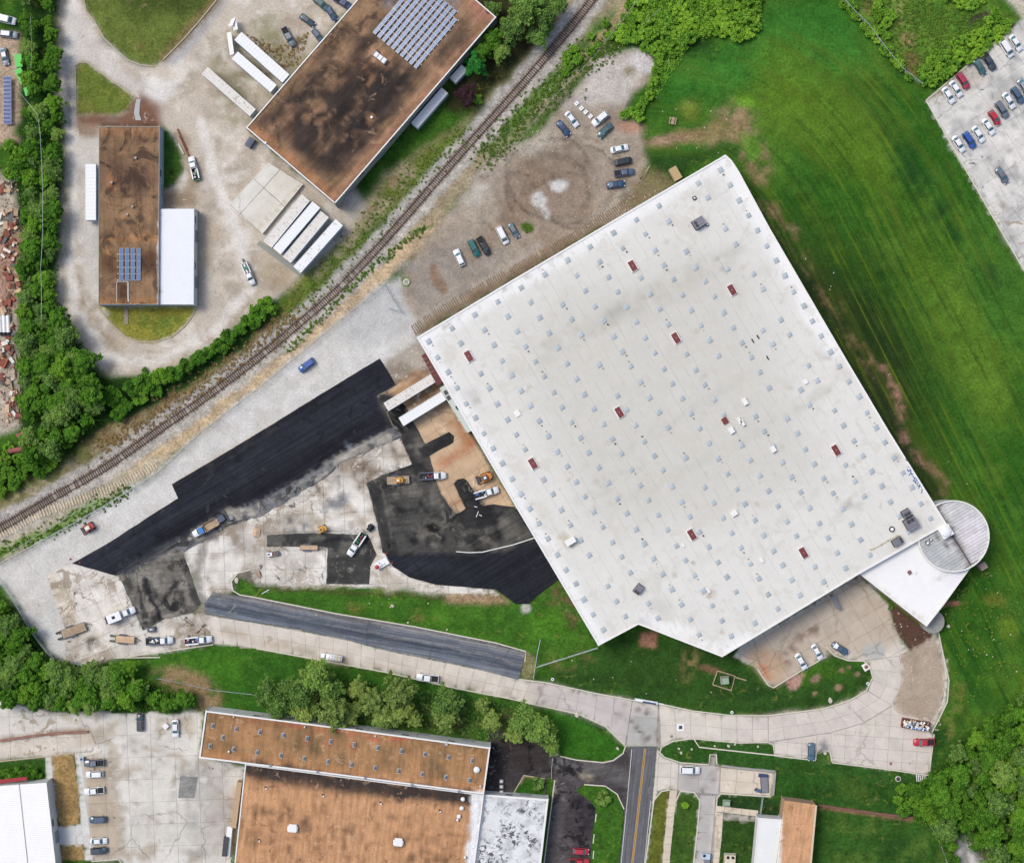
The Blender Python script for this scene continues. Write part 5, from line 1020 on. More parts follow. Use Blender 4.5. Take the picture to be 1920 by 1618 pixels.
M_dome = mat('skylight_acrylic', (172, 182, 187), .9, var=.12, vs=.15, spec=.1)
M_dome2 = mat('smoky_skylight_acrylic', (96, 104, 112), .3, var=.15, vs=.4)
M_sframe = mat('skylight_frame', (186, 192, 194), .9, spec=.1)
M_red = mat('dark_red_hatch', (112, 44, 42), .6, var=.12, vs=.8)
M_hv = mat('grey_sheet_metal', (132, 132, 140), .5, .3, var=.10)
M_hvd = mat('dark_sheet_metal', (62, 64, 68), .5, .2, var=.15)
M_wbox = mat('white_sheet_metal', (228, 230, 230), .45, var=.05)
M_black = mat('black_rubber', (30, 30, 32), .8, var=.1)
M_rust = mat('rusted_steel', (128, 74, 58), .85, var=.25, vs=1.2)
M_pv = mat('solar_cells', (92, 120, 158), .18, 0, var=.10, vs=.6, spec=.8)
M_pvd = mat('dark_solar_cells', (62, 82, 136), .18, 0, var=.08, vs=.6, spec=.8)
M_pvf = mat('panel_frame', (196, 204, 212), .4, .4)
M_pvd2 = mat('ballast_block', (190, 176, 160), .8, var=.1)

def building(name, label, cat, poly, z, m_roof, canvas, m_wall, m_cop=None, coping=.3, ph=.25, step=9, base=0.0, seed=1, wallmats=None, doors=(), wins=()):
    cx = sum(p[0] for p in poly) / len(poly); cy = sum(p[1] for p in poly) / len(poly)
    wc = W(cx, cy, z); r = empty(name, (wc[0], wc[1], 0), 0, label, cat)
    def tochild(o): o.parent = r; o.location = (-wc[0], -wc[1], 0); return o
    me = cdt_mesh('roof', roughen(poly, 0, 12, seed), canvas, z, step, seed); me.materials.append(m_roof)
    ro = bpy.data.objects.new('roof', me); col.objects.link(ro); tochild(ro)
    P_ = [Vector(W(x, y, z)) for x, y in poly]
    A_ = sum(P_[i - 1].x * P_[i].y - P_[i].x * P_[i - 1].y for i in range(len(P_)))
    if A_ < 0: P_ = P_[::-1]
    n = len(P_)
    for i in range(n):
        a, b = P_[i], P_[(i + 1) % n]; d = (b - a); L = d.length; d.normalize(); nn = Vector((d.y, -d.x, 0))
        mb = MB(); mb.add([(a.x, a.y, base), (b.x, b.y, base), (b.x, b.y, z), (a.x, a.y, z)], [(0, 1, 2, 3)])
        # pilasters give the wall some relief
        k = max(1, int(L / 6))
        for j in range(k + 1):
            q = a + d * (L * j / k) - nn * .02
            mb.box((q.x, q.y, (base + z) / 2 - .05), (.35, .16, z - base - .12), math.atan2(d.y, d.x))
        tochild(mb.build('wall', m_wall))
        if L > 14 and base == 0:
            for j in range(int(L / 12)):
                q = a + d * (6 + 12 * j) + nn * .05; ang = math.atan2(d.y, d.x)
                db = MB(); db.box((q.x, q.y, 1.7), (3.0, .08, 3.2), ang)
                for s_ in range(5): db.box((q.x + nn.x * .05, q.y + nn.y * .05, .5 + s_ * .6), (3.0, .05, .06), ang)
                tochild(db.build('roller_door', M_door))
                q2 = q + d * 4.2; wb = MB(); wb.box((q2.x, q2.y, z - 1.6), (1.8, .07, .9), ang); tochild(wb.build('window', M_glass))
    if m_cop:
        mb = MB()
        for i in range(n):
            a, b = P_[i], P_[(i + 1) % n]; d = (b - a); L = d.length; d.normalize(); nn = Vector((d.y, -d.x, 0))
            c_ = (a + b) / 2 - nn * (coping / 2 - .06); mb.box((c_.x, c_.y, z + ph / 2 - .04 + .003 * (i % 3)), (L + .06, coping, ph + .08), math.atan2(d.y, d.x))
        tochild(mb.build('parapet', m_cop))
    r['cxy'] = [wc[0], wc[1]]
    return r
def on_roof(r, o, px, py, z, rz=0.0):
    w = W(px, py, z); c = r['cxy']; o.parent = r; o.location = (w[0] - c[0], w[1] - c[1], z); o.rotation_euler = (0, 0, rz); return o
def sib(o):                      # copy of a part with its sub-parts, shared meshes
    c = o.copy(); col.objects.link(c)
    for ch in o.children:
        d = ch.copy(); col.objects.link(d); d.parent = c
    return c

# ---------------------------------------------------------------- the big warehouse
ZM = 9.0
wh = building('warehouse', 'huge white flat roofed warehouse covered in rows of small square skylights', 'warehouse', MAIN, ZM, M_memb, F, M_wallw, M_cop, .45, .18, 8, seed=3)
AU = math.atan2(-.861, .508)      # long axis of the building in the world
sk = MB().box((0, 0, .06), (1.36, 1.36, .12), 0).build('skylight', M_sframe)
dm = MB(); dm.loft([[(x * s_, y * s_, h_) for x, y in ((-1, -1), (1, -1), (1, 1), (-1, 1))] for s_, h_ in ((.6, .12), (.58, .17), (.4, .22), (.1, .24))]); dmo = dm.build('dome', M_dome, sk)
skip = {(1, 5), (2, 14), (6, 2)}
cols_ = [-4, -3, -2, -1, 0, 1, 2, 3, 4, 5, 6, 6.95, 7.69, 8.66]
rows_ = list(range(0, 26)); nsk = 0
HATCH = [(1186, 499), (1372, 544), (1267, 634), (1161, 773), (879, 668), (999, 869), (1297, 1002), (1567, 844), (1506, 1036)]
inset = [(1360, 306), (1430, 430), (1570, 665), (1655, 815), (1755, 975), (1610, 1060), (1353, 1216), (1200, 1155), (1125, 1192), (968, 932), (797, 638), (965, 538), (1165, 418)]
MI = np.array([0.]); 
rsk = random.Random(5)
for i in cols_:
    for j in rows_:
        x = 977.5 + i * 43.2 + j * 17.1 + rsk.gauss(0, .8); y = 539.5 - i * 25.5 + j * 28.4 + rsk.gauss(0, .8)
        if not inpoly(np.array([x]), np.array([y]), inset)[0]: continue
        if i == 6.95 and j not in (2, 5, 9, 10, 13, 14, 18, 19, 20): continue
        if i == 7.69 and j % 3 == 2 and j < 16: continue
        if (i, j) in skip or rsk.random() < .02: continue
        if any(math.hypot(x - hx, y - hy) < 11 for hx, hy in HATCH + [(1310, 419), (1069, 1015), (1705, 972), (1684, 1014), (1396, 753), (1389, 791)]): continue
        if nsk >= 296: continue
        o = sk if nsk == 0 else sib(sk)
        k = rsk.uniform(.86, 1.06)
        on_roof(wh, o, x, y, ZM, AU + rsk.gauss(0, .05)); o.scale = (k, k, 1); nsk += 1
        if rsk.random() < .28:
            F  # stain beside the curb
            ax, ay = rsk.choice(((5, 9), (7, 7), (-4, -9)))
            pb = MB().cyl((0, 0, 0), (0, 0, rsk.uniform(.15, .5)), rsk.uniform(.12, .22), n=8).build('vent_pipe', M_copd if rsk.random() < .6 else M_hvd); on_roof(wh, pb, x + ax, y + ay, ZM)
hb = MB().box((0, 0, .2), (3.0, 1.95, .4)).build('smoke_hatch', M_wbox)
hl = MB(); hl.box((-.69, 0, .45), (1.34, 1.5, .1)); hl.box((.69, 0, .45), (1.34, 1.5, .1)); hlo = hl.build('hatch_leaf', M_red, hb)
hr = MB().box((0, 0, .54), (.3, .06, .08)).build('handle', M_cop, hb)
for i, (x, y) in enumerate(HATCH): on_roof(wh, hb if i == 0 else sib(hb), x, y, ZM, AU)
def rbox(r, name, px, py, z, d, m, rz, parts=()):
    o = MB().box((0, 0, d[2] / 2), d).build(name, m); on_roof(r, o, px, py, z, rz)
    for nm, fn, mm in parts: b = MB(); fn(b); b.build(nm, mm, o)
    return o
rbox(wh, 'red_hatch', 1359, 789, ZM, (1.6, 1.4, .45), M_red, AU)
rbox(wh, 'vent_box', 1396, 753, ZM, (1.7, 1.1, .7), M_wbox, AU, [('cap', lambda b: b.box((0, 0, .74), (1.8, 1.2, .06)), M_cop)])
for x, y in ((1386, 789), (1392, 793)): rbox(wh, 'vent_box', x, y, ZM, (1.5, .72, .7), M_wbox, AU, [('cap', lambda b: b.box((0, 0, .74), (1.56, .76, .06)), M_cop)])
for x, y in ((1371, 807), (1449, 842), (1376, 962)): rbox(wh, 'vent_box', x, y, ZM, (1.5, 1.2, .7), M_wbox, AU + (1.57 if x == 1376 else 0), [('cap', lambda b: b.box((0, 0, .74), (1.6, 1.3, .06)), M_cop)])
rbox(wh, 'vent_box', 970, 775, ZM, (1.6, 1.4, .3), M_cop, AU); rbox(wh, 'vent_box', 1428, 1050, ZM, (1.2, .8, .25), M_cop, AU); rbox(wh, 'vent_box', 1281, 1022, ZM, (.9, .6, .25), M_cop, AU); rbox(wh, 'vent_box', 1329, 1108, ZM, (1.0, .6, .3), M_cop, AU)
rbox(wh, 'roof_penthouse', 1069, 1014, ZM, (2.5, 1.4, 1.6), M_wbox, .55, [('cap', lambda b: b.box((0, 0, 1.66), (2.7, 1.6, .1)), M_cop)])
rbox(wh, 'skylight_replacement', 1510, 716, ZM, (1.1, 1.1, .4), M_wbox, AU)
def hvac(px, py, d, rz, nf, fx, fs=.55):
    def fans(b):
        for k in range(nf): b.cyl((fx, (k - (nf - 1) / 2) * fs * 2.1, d[2]), (fx, (k - (nf - 1) / 2) * fs * 2.1, d[2] + .18), fs, n=14)
    def legs(b):
        for k in range(4): b.box((d[0] * (-.3 + .2 * k), 0, d[2] + .03), (.05, d[1] * .96, .05))
    o = rbox(wh, 'air_handling_unit', px, py, ZM, d, M_hv, rz, [('condenser_fan', fans, M_hvd), ('panel_seam', legs, M_hvd), ('skid', lambda b: b.box((0, 0, .12), (d[0] + .4, d[1] + .3, .2)), M_hvd)])
    return o
hvac(1310, 419, (2.9, 2.3, 1.5), .55, 2, -.9, .4); hvac(1197, 1104, (2.3, 1.6, 1.3), .9, 2, -.8, .36)
hvac(1707, 981, (2.9, 3.0, 1.9), AU, 2, -.9, .5); hvac(1698, 962, (1.6, 2.0, 1.5), AU, 2, .2, .42); hvac(1682, 1015, (2.5, 1.6, 1.3), .55, 2, .85, .34)
def ring(px, py, r, m, z=ZM, b=wh):
    mb = MB(); mb.cyl((0, 0, 0), (0, 0, .35), r, n=20); o = mb.build('tyre_ring', m); on_roof(b, o, px, py, z)
    MB().cyl((0, 0, .3), (0, 0, .37), r * .62, n=16).build('cap', M_wbox, o)
ring(1672, 992, .72, M_black); ring(1326, 422, .42, M_black)
rbox(wh, 'square_curb', 1302, 372, ZM, (.95, .95, .3), M_black, AU, [('cap', lambda b: b.box((0, 0, .32), (.45, .45, .05)), M_wbox)])
for x, y in ((1411, 639), (1421, 632), (1439, 671), (1699, 862)): rbox(wh, 'pipe_support', x, y, ZM, (1.1 if x != 1699 else .9, .28, .25), M_black if x != 1699 else M_hv, AU)
gp = MB(); pp = [Vector(W(x, y, ZM)) - Vector((*wh['cxy'], 0)) for x, y in ((1632, 1030), (1637, 1029), (1652, 1021), (1665, 1013), (1682, 1004))]
for a, b in zip(pp, pp[1:]): gp.cyl((a.x, a.y, ZM + .25), (b.x, b.y, ZM + .25), .07, n=6)
for a in pp: gp.box((a.x, a.y, ZM + .12), (.35, .35, .24))
gpo = gp.build('gas_pipe', mat('yellowish_pipe', (186, 168, 120), .6)); gpo.parent = wh
# blue graffiti tag painted on the edge of the roof
gf = MB()
def gst(pts, w_):
    for (x1, y1), (x2, y2) in zip(pts, pts[1:]):
        a = Vector(W(x1, y1, ZM)); b = Vector(W(x2, y2, ZM)); d = (b - a).normalized(); nn = Vector((-d.y, d.x, 0)) * w_ / 2; c = wh['cxy']
        gf.add([(q.x - c[0], q.y - c[1], ZM + .012) for q in (a - nn, b - nn, b + nn, a + nn)], [(0, 1, 2, 3)])
for st_ in ([(1702, 876), (1706, 874), (1707, 882), (1703, 884), (1701, 879)], [(1708, 886), (1704, 892)], [(1707, 880), (1709, 890), (1713, 888)], [(1711, 892), (1716, 898), (1712, 901), (1717, 904)], [(1716, 894), (1722, 903)], [(1719, 898), (1716, 905), (1721, 908)], [(1720, 905), (1726, 904), (1724, 912), (1719, 910)], [(1724, 902), (1728, 914)], [(1726, 908), (1722, 916)], [(1729, 916), (1728, 925)]): gst(st_, .24)
gfo = gf.build('graffiti_tag', mat('blue_spray_paint', (38, 92, 168), .5)); gfo.parent = wh
# dock canopies on the south-west side
def canopy(name, pts, z0, z1, m, parts=()):
    w = [W(x, y, z1)[:2] for x, y in pts]; c = wh['cxy']; w = [(x - c[0], y - c[1]) for x, y in w]
    mb = MB(); mb.prism(w, z0, z1, True, True); o = mb.build(name, m); o.parent = wh; return o
for k in range(7):
    t0, t1 = k / 7, (k + 1) / 7; A_ = ((789, 669), (795, 664)); 
    x0, y0 = 790 + 30 * t0, 667 + 57 * t0; x1, y1 = 790 + 30 * t1, 667 + 57 * t1 - 1.2
    canopy('dock_awning', [(x0, y0), (x0 + 15, y0 - 10), (x1 + 15, y1 - 10), (x1, y1)], 4.2, 4.5, M_wallred)
lb = canopy('loading_canopy', [(824, 728), (842, 716), (890, 804), (876, 812)], 0.1, 5.4, mat('pale_grey_roof_deck', (186, 196, 190), .6, var=.05))
for x, y in ((836, 736), (841, 746), (858, 764)):
    w = W(x, y, 5.4); c = wh['cxy']; MB().box((w[0] - c[0], w[1] - c[1], 5.5), (1.1, .9, .2), AU).build('roof_grille', M_hvd, lb)
# ---------------------------------------------------------------- entrance wing and rotunda
ax = building('entrance_wing', 'white roofed wedge shaped entrance wing at the corner of the big warehouse', 'building', ANNEX, 7.2, M_ann, F, M_wallb, M_cop, .4, .2, 8, seed=5)
rbox(ax, 'red_hatch', 1705, 1073, 7.2, (.9, .9, .4), M_red, AU, [('lid', lambda b: b.box((0, 0, .42), (.45, .45, .06)), M_hv)])
rbox(ax, 'vent_box', 1716, 1073, 7.2, (.7, .5, .3), M_cop, AU)
mb = MB(); w = W(1744, 1163, 2.9); mb.cyl((0, 0, 0), (0, 0, 2.9), 3.0, n=28); o = mb.build('round_bay', M_wallg); on_roof(ax, o, 1744, 1163, 0)
o.location.z = 0
rbox(ax, 'porch_roof', 1838, 1060, 0, (1.9, 1.7, 2.8), mat('tan_porch_roof', (160, 144, 134), .8, var=.05), .55)
ZR = 8.2; RC = (1787, 1005)
rc = W(*RC, ZR); rr = 66 * S * (1 - ZR / H)
rot = empty('rotunda', (rc[0], rc[1], 0), 0, 'round grey building with ribbed metal roof at the warehouse corner', 'building')
MB().cyl((0, 0, 0), (0, 0, ZR), rr, n=72, cap=False).build('wall', M_wallw, rot)
ra = math.atan2(-.85, .527)
M_ribr = paint_mat('ribbed_metal_roof', .10, 1.6, .12, .4, rough=.5, streak=(math.radians(-32), 20, 1.0, .12), bump=.05, spec=.5)
RFc = Canvas((190, 192, 190))
gx_, gy_ = W(1754, 950), W(1822, 1060)
RFc.line([(1750, 944), (1826, 1066)], 5, (60, 50, 44), 2, 1, .8)
for k in range(34):
    t = k / 33; x = 1752 + 72 * t; y = 947 + 116 * t; l_ = rnd.uniform(4, 11); s_ = 1 if t < .45 else rnd.choice((1, -1)); RFc.line([(x, y), (x + s_ * .85 * l_, y - s_ * .53 * l_)], 1.7, (84, 66, 56), 1.2, .5, .75)
    if t > .3: l_ = rnd.uniform(5, 11); RFc.line([(x, y), (x - .85 * l_, y + .53 * l_)], 1.7, (84, 66, 56), 1.2, .5, .75)
RFc.fill([(1790, 940), (1852, 980), (1850, 1040), (1815, 1060)], (214, 208, 214), 6, 10, .6); RFc.fill([(1700, 1000), (1740, 990), (1800, 1060), (1760, 1070)], (172, 176, 176), 6, 10, .6)  # sunlit right half painted lighter, left half facing away painted darker
for k in range(8): x = 1752 + k * 3.2; RFc.line([(x, 1001 + k * 3), (x + 3, 1006 + k * 3)], 2, (70, 52, 44), 1, .5, .7)
pitch = .80; nst = int(2 * rr / pitch)
ca, sa = math.cos(ra), math.sin(ra)
def loc(r_, n_): return (r_ * ca - n_ * sa, r_ * sa + n_ * ca)
def pxof(x, y, z): k_ = (1 - z / H); return ((x + rc[0]) / (S * k_) + 960, 809 - (y + rc[1]) / (S * k_))
for side_ in (1, -1):
    for k in range(nst):
        r0 = -rr + k * pitch + .0; r1 = min(r0 + pitch, rr)
        n0 = math.sqrt(max(0, rr * rr - r0 * r0)); n1 = math.sqrt(max(0, rr * rr - r1 * r1))
        if max(n0, n1) < .4: continue
        vs = []; fs = []; m_ = 10
        for q in range(m_ + 1):
            for (rq, nm, zz) in ((r0 + .02, n0, 0), (r1 - .10, (n0 * .15 + n1 * .85), 0), (r1 - .09, (n0 * .15 + n1 * .85), .14), (r1 - .02, n1, .14)):
                nn_ = .12 + (max(nm, .2) - .12) * q / m_; p = loc(rq, side_ * nn_); vs.append((p[0], p[1], ZR + .05 + .07 * nn_ * (1.0) + zz - .25))
        for q in range(m_):
            for e in range(3):
                a = q * 4 + e; f_ = (a, a + 1, a + 5, a + 4); fs.append(f_ if side_ > 0 else f_[::-1])
        pm = bpy.data.meshes.new('roof_panel'); pm.from_pydata(vs, [], fs); pm.update(); pm.materials.append(M_ribr)
        pq = [pxof(v[0], v[1], ZR) for v in vs]; put_cols(pm, RFc.sample(np.array([p[0] for p in pq]), np.array([p[1] for p in pq])))
        po = bpy.data.objects.new('roof_panel', pm); col.objects.link(po); po.parent = rot
tr_ = MB()
for k in range(72):
    a0, a1 = 2 * math.pi * k / 72, 2 * math.pi * (k + 1) / 72; am = (a0 + a1) / 2
    hgt_ = ZR + .1; tr_.box((rr * math.cos(am), rr * math.sin(am), hgt_), (2 * rr * math.sin(math.pi / 72) + .02, .3, 1.15), am + math.pi / 2)
tr_.build('white_trim', M_cop, rot)
MB().box((0, 0, ZR - .12), (2 * rr * .97, .24, .12), ra).build('valley_gutter', M_hvd, rot)
dd = W(1775, 997, 10.4); do = MB(); rings = []
for q in range(7):
    a = q / 6 * math.pi / 2 * .96; rings.append([(1.42 * math.cos(a) * math.cos(t_ * math.pi / 12), 1.42 * math.cos(a) * math.sin(t_ * math.pi / 12), .55 * math.sin(a)) for t_ in range(24)])
do.loft(rings); doo = do.build('dome', M_wbox, rot); doo.location = (dd[0] - rc[0], dd[1] - rc[1], 9.9)
o = MB().box((0, 0, 0), (3.0, 3.0, 1.9)).build('dome_base', M_cop, rot); o.location = (dd[0] - rc[0], dd[1] - rc[1], 8.95); o.rotation_euler.z = AU
for x, y, r_ in ((1740, 1018, .5), (1746, 1012, .35)):
    w = W(x, y, 9.4); o = MB().cyl((0, 0, 0), (0, 0, .9), r_, n=14).build('vent', M_hvd, rot); o.location = (w[0] - rc[0], w[1] - rc[1], 8.2); MB().cyl((0, 0, .85), (0, 0, .95), r_ * .7, n=12).build('cap', M_wbox, o)

# ---------------------------------------------------------------- brown roofed buildings, upper left
ba = building('brown_roofed_shop', 'long narrow shop with rust brown roof and small solar array inside the gravel loop', 'building', RA, 5.5, M_tara, F, M_wallblue, M_copd, .16, .12, 8, seed=7)
bb = building('brown_roofed_plant', 'large plant with a scorched brown flat roof and a big solar array beside the railway', 'building', RB, 7.0, M_tar, F, M_wallg, M_cop, .28, .2, 8, seed=8)
bw = building('metal_roofed_annex', 'annex with a plain white metal roof on the east side of the long brown shop', 'building', RA2, 4.8, M_metal_w, F, M_wallw, None, seed=9)
rb_ = MB(); 
for k in range(46):
    w0 = W(300, 394 + k * 3.9, 4.8); w1 = W(363, 394 + k * 3.9, 4.8); rb_.box(((w0[0] + w1[0]) / 2 - bw['cxy'][0], w0[1] - bw['cxy'][1], 4.812), (w1[0] - w0[0], .14, .03))
o = rb_.build('roof_rib', M_cop); o.parent = bw; o['kind'] = 'stuff'
def pvpanel(m, lx, ly, tilt):
    o = MB().box((0, 0, 0), (lx, ly, .04)).build('solar_panel', M_pvf)
    g = MB(); g.box((0, 0, .025), (lx - .07, ly - .07, .02)); g.build('cell_sheet', m, o)
    return o
pv = None; a0 = Vector((697, 60)); e1 = Vector((782 - 697, 131 - 60)) / 10.0; e2 = Vector((77, -92)) / 10.0
ang_r = math.atan2(92, 77)
for i in range(10):
    for j in range(12):
        p = a0 + e1 * (i + .5) + e2 * (j + .5)
        if j >= 10 and i > 8 - (j - 10) * 5: continue
        if p.y < -16: continue
        o = pvpanel(M_pv, 1.58, .98, 0) if pv is None else sib(pv)
        if pv is None: pv = o
        on_roof(bb, o, p.x, p.y, 7.32, ang_r); o.rotation_euler = (math.radians(-8), 0, ang_r)
        if j % 1 == 0:
            q = p + e1 * .52 + e2 * .5
            if i < 10: bl = MB().box((0, 0, .1), (.35, .3, .2)).build('ballast_block', M_pvd2) if (i, j) == (0, 0) else None
            if bl: blk = bl; 
            bo = blk if bl else sib(blk)
            on_roof(bb, bo, q.x, q.y, 7.0, ang_r)
pw = None
for i in range(4):
    for j in range(5):
        o = pvpanel(M_pv, 1.0, 1.62, 0) if pw is None else sib(pw)
        if pw is None: pw = o
        on_roof(ba, o, 227.5 + i * 10.8, 471.5 + j * 12.2, 5.85, 0); o.rotation_euler = (0, math.radians(6), 0)
        bo = sib(blk); on_roof(ba, bo, 221.5 + i * 10.8, 477 + j * 12.2, 5.5, 0)
for pts in ([(219, 566), (219, 530), (221, 528), (239, 528), (240, 566)], [(241, 528), (241, 566)]):
    mb = MB(); q = [Vector(W(x, y, 5.6)) for x, y in pts]; c = ba['cxy']
    for a, b in zip(q, q[1:]): mb.cyl((a.x - c[0], a.y - c[1], 5.62), (b.x - c[0], b.y - c[1], 5.62), .07, n=5)
    mb.build('conduit', M_cop).parent = ba
for x, y, b_, z_ in ((239, 403, ba, 5.5), (255, 297, ba, 5.5), (210, 343, ba, 5.5), (249, 388, ba, 5.5), (697, 221, bb, 7.0), (498, 269, bb, 7.0)):
    rbox(b_, 'roof_vent', x, y, z_, (.5, .5, .5), M_hv if x not in (697, 498) else M_wbox, .3, [('cap', lambda b: b.cyl((0, 0, .5), (0, 0, .62), .32, n=10), M_wbox if x in (697, 498) else M_hv)])
hs = rbox(bb, 'rooftop_unit', 713, 110, 7.0, (3.9, 1.5, 1.1), M_hv, math.radians(-38), [('unit_panel', lambda b: (b.box((-1.2, 0, 1.13), (.9, 1.2, .06)), b.box((0, 0, 1.13), (1.0, 1.2, .06)), b.box((1.25, 0, 1.13), (.9, 1.3, .06))), M_wbox), ('duct', lambda b: b.box((-1.6, .95, .4), (.8, .5, .8)), M_hvd)])
ent = MB(); w = W(235, 590, 1.0); ent.box((w[0], w[1], .12), (1.0, 4.9, .16)); o = ent.build('entrance_walk', mat('brown_walkway', (146, 132, 124), .8, var=.1)); o['kind'] = 'structure'
o = sheet('footpath', [(256, 186), (264, 186), (262, 198), (261, 214), (265, 226), (254, 226), (251, 212), (253, 198)], mat('grey_path', (172, 174, 172), .9, var=.06), G, .3, 5, z=.13)
# ---------------------------------------------------------------- south buildings
bj = building('skylit_strip_building', 'long strip building with brown roof, white parapet and two rows of tiny skylights', 'building', RJ, 7.0, M_tar2, F, M_wallw, M_cop, .38, .3, 8, seed=10)
bk = building('large_brown_roofed_hall', 'large hall with a streaked tan brown roof below the skylit strip building', 'building', RK, 6.0, M_tar2, F, M_wallw, M_cop, .3, .1, 8, seed=11)
bl_ = building('mottled_white_roofed_building', 'low building with a white roof mottled black beside the dark driveway', 'building', RL, 5.0, M_coat, F, M_wallw, M_cop, .5, .12, 7, seed=12)
bm_ = building('white_metal_roofed_shop', 'shop with a ribbed white metal roof cut by the lower left corner', 'building', RM, 5.5, M_metal_w, F, M_wallw, None, seed=13)
bn = building('small_white_roofed_building', 'small white roofed building cut by the lower edge next to a tan roof', 'building', RN, 4.5, M_ann, F, M_wallw, M_cop, .25, .1, seed=14)
bh = building('tan_roofed_building', 'narrow building with a plain tan roof next to the fenced lawn at the bottom', 'building', RH, 5.0, M_tar2, F, M_wallb, None, seed=15)
mb = MB(); q = [Vector(W(x, y, 5.0)) for x, y in ((1530, 1509), (1520, 1618), (1502, 1790))]; c = bh['cxy']
for a, b in zip(q, q[1:]): m_ = (a + b) / 2; mb.box((m_.x - c[0], m_.y - c[1], 5.0), ((b - a).length, .5, .3), math.atan2(b.y - a.y, b.x - a.x))
mb.build('gutter', mat('cream_gutter', (206, 190, 160), .6)).parent = bh
rb_ = MB()
for k in range(80):
    y = 1474 + k * 3.6; xr = 88 + (y - 1467) * .113
    w0 = W(-80, y + 3, 5.5); w1 = W(xr - 1, y - 3, 5.5); a_ = math.atan2(w1[1] - w0[1], w1[0] - w0[0]); rb_.box(((w0[0] + w1[0]) / 2 - bm_['cxy'][0], (w0[1] + w1[1]) / 2 - bm_['cxy'][1], 5.512), (w1[0] - w0[0], .16, .03), a_)
o = rb_.build('roof_rib', M_cop); o.parent = bm_; o['kind'] = 'stuff'
mb = MB(); a = Vector(W(35, 1466, 5.7)); b = Vector(W(54, 1640, 5.7)); m_ = (a + b) / 2; mb.box((m_.x - bm_['cxy'][0], m_.y - bm_['cxy'][1], 5.6), ((b - a).length, .12, .1), math.atan2(b.y - a.y, b.x - a.x)); mb.build('ridge_seam', M_copd).parent = bm_
mb = MB(); a = Vector(W(-60, 1472, 4.6)); b = Vector(W(50, 1459, 4.6)); m_ = (a + b) / 2; mb.box((m_.x - bm_['cxy'][0], m_.y - bm_['cxy'][1] , 4.6), ((b - a).length, 1.0, .12), math.atan2(b.y - a.y, b.x - a.x)); mb.build('red_awning', mat('red_awning_fabric', (150, 34, 46), .7, var=.1)).parent = bm_
s1 = MB().box((0, 0, .12), (.85, 1.35, .24)).build('skylight', mat('grey_skylight_frame', (170, 172, 172), .6))
dm = MB(); dm.loft([[(x * s_ * .62, y * s_, h_) for x, y in ((-1, -1), (1, -1), (1, 1), (-1, 1))] for s_, h_ in ((.5, .24), (.46, .36), (.2, .44))]); dm.build('dome', M_dome2, s1)
first = True
for k in range(12):
    for x, y in ((399 + 44.2 * k, 1360 + 5.92 * k), (394 + 44.2 * k, 1398 + 5.85 * k)):
        on_roof(bj, s1 if first else sib(s1), x, y, 7.0, -.13); first = False
on_roof(bj, sib(s1), 418, 1382, 7.0, -.13)
def dome_vent(b, x, y, z, r_, m=M_wbox):
    o = MB().cyl((0, 0, 0), (0, 0, .5), r_ * .8, n=12).build('dome_vent', M_hv); on_roof(b, o, x, y, z)
    d_ = MB(); d_.loft([[(r_ * c_ * math.cos(t_ * math.pi / 8), r_ * c_ * math.sin(t_ * math.pi / 8), .5 + h_) for t_ in range(16)] for c_, h_ in ((1, 0), (.95, .12), (.7, .28), (.2, .36))]); d_.build('cap', m, o)
dome_vent(bj, 894, 1442, 7.0, .85); dome_vent(bk, 868, 1497, 6.0, .58); dome_vent(bk, 866, 1514, 6.0, .58); dome_vent(bk, 858, 1536, 6.0, .36); dome_vent(bk, 872, 1606, 6.0, .36); dome_vent(bj, 430, 1408, 7.0, .3); dome_vent(bj, 572, 1362, 7.0, .25); dome_vent(bj, 704, 1379, 7.0, .25); dome_vent(bj, 901, 1473, 7.0, .25); dome_vent(bj, 439, 1343, 7.0, .22)
rbox(bk, 'vent_box', 860, 1529, 6.0, (.9, .9, .7), M_wbox, -.13)
for x, y in ((549, 1552), (747, 1578)): rbox(bk, 'exhaust_hood', x, y, 6.0, (2.1, 1.7, 1.0), M_wbox, -.1, [('hood_flap', lambda b: (b.box((0, .95, .8), (1.9, .5, .08)), b.box((1.15, 0, .5), (.3, 1.2, .7)), b.box((-1.15, 0, .5), (.3, 1.2, .7))), M_cop)])
for x, y in ((498, 1475), (605, 1489), (713, 1503), (824, 1518), (485, 1573)): rbox(bk, 'pipe_vent', x, y, 6.0, (.3, .3, .6), M_hvd, .4, [('cap', lambda b: b.box((.1, -.4, .3), (.35, .35, .5)), M_wbox)])
for x, y in ((508, 1434), (596, 1446), (685, 1458), (773, 1471), (861, 1483)): rbox(bj, 'roof_drain', x, y, 7.0, (.7, .7, .45), M_hv, -.13)
rbox(bj, 'scupper', 837, 1394, 7.0, (.7, .9, .4), M_dome, -.13)
for k in range(3): rbox(bk, 'condenser', 940, 1463 + k * 10, 0, (1.1, 1.0, .9), M_hv, -.1, [('condenser_fan', lambda b: b.cyl((0, 0, .9), (0, 0, .98), .38, n=12), M_wbox)])
o = rbox(bk, 'side_stairs', 430, 1575, 0, (1.4, 8.0, 1.6), M_wbox, -.1)
rbox(bk, 'steel_platform', 425, 1583, 0, (1.2, 5.0, 2.4), M_hvd, -.1); rbox(bk, 'side_awning', 447, 1504, 0, (1.3, 12, 3), mat('tan_awning', (176, 150, 120), .8, var=.1), -.13)
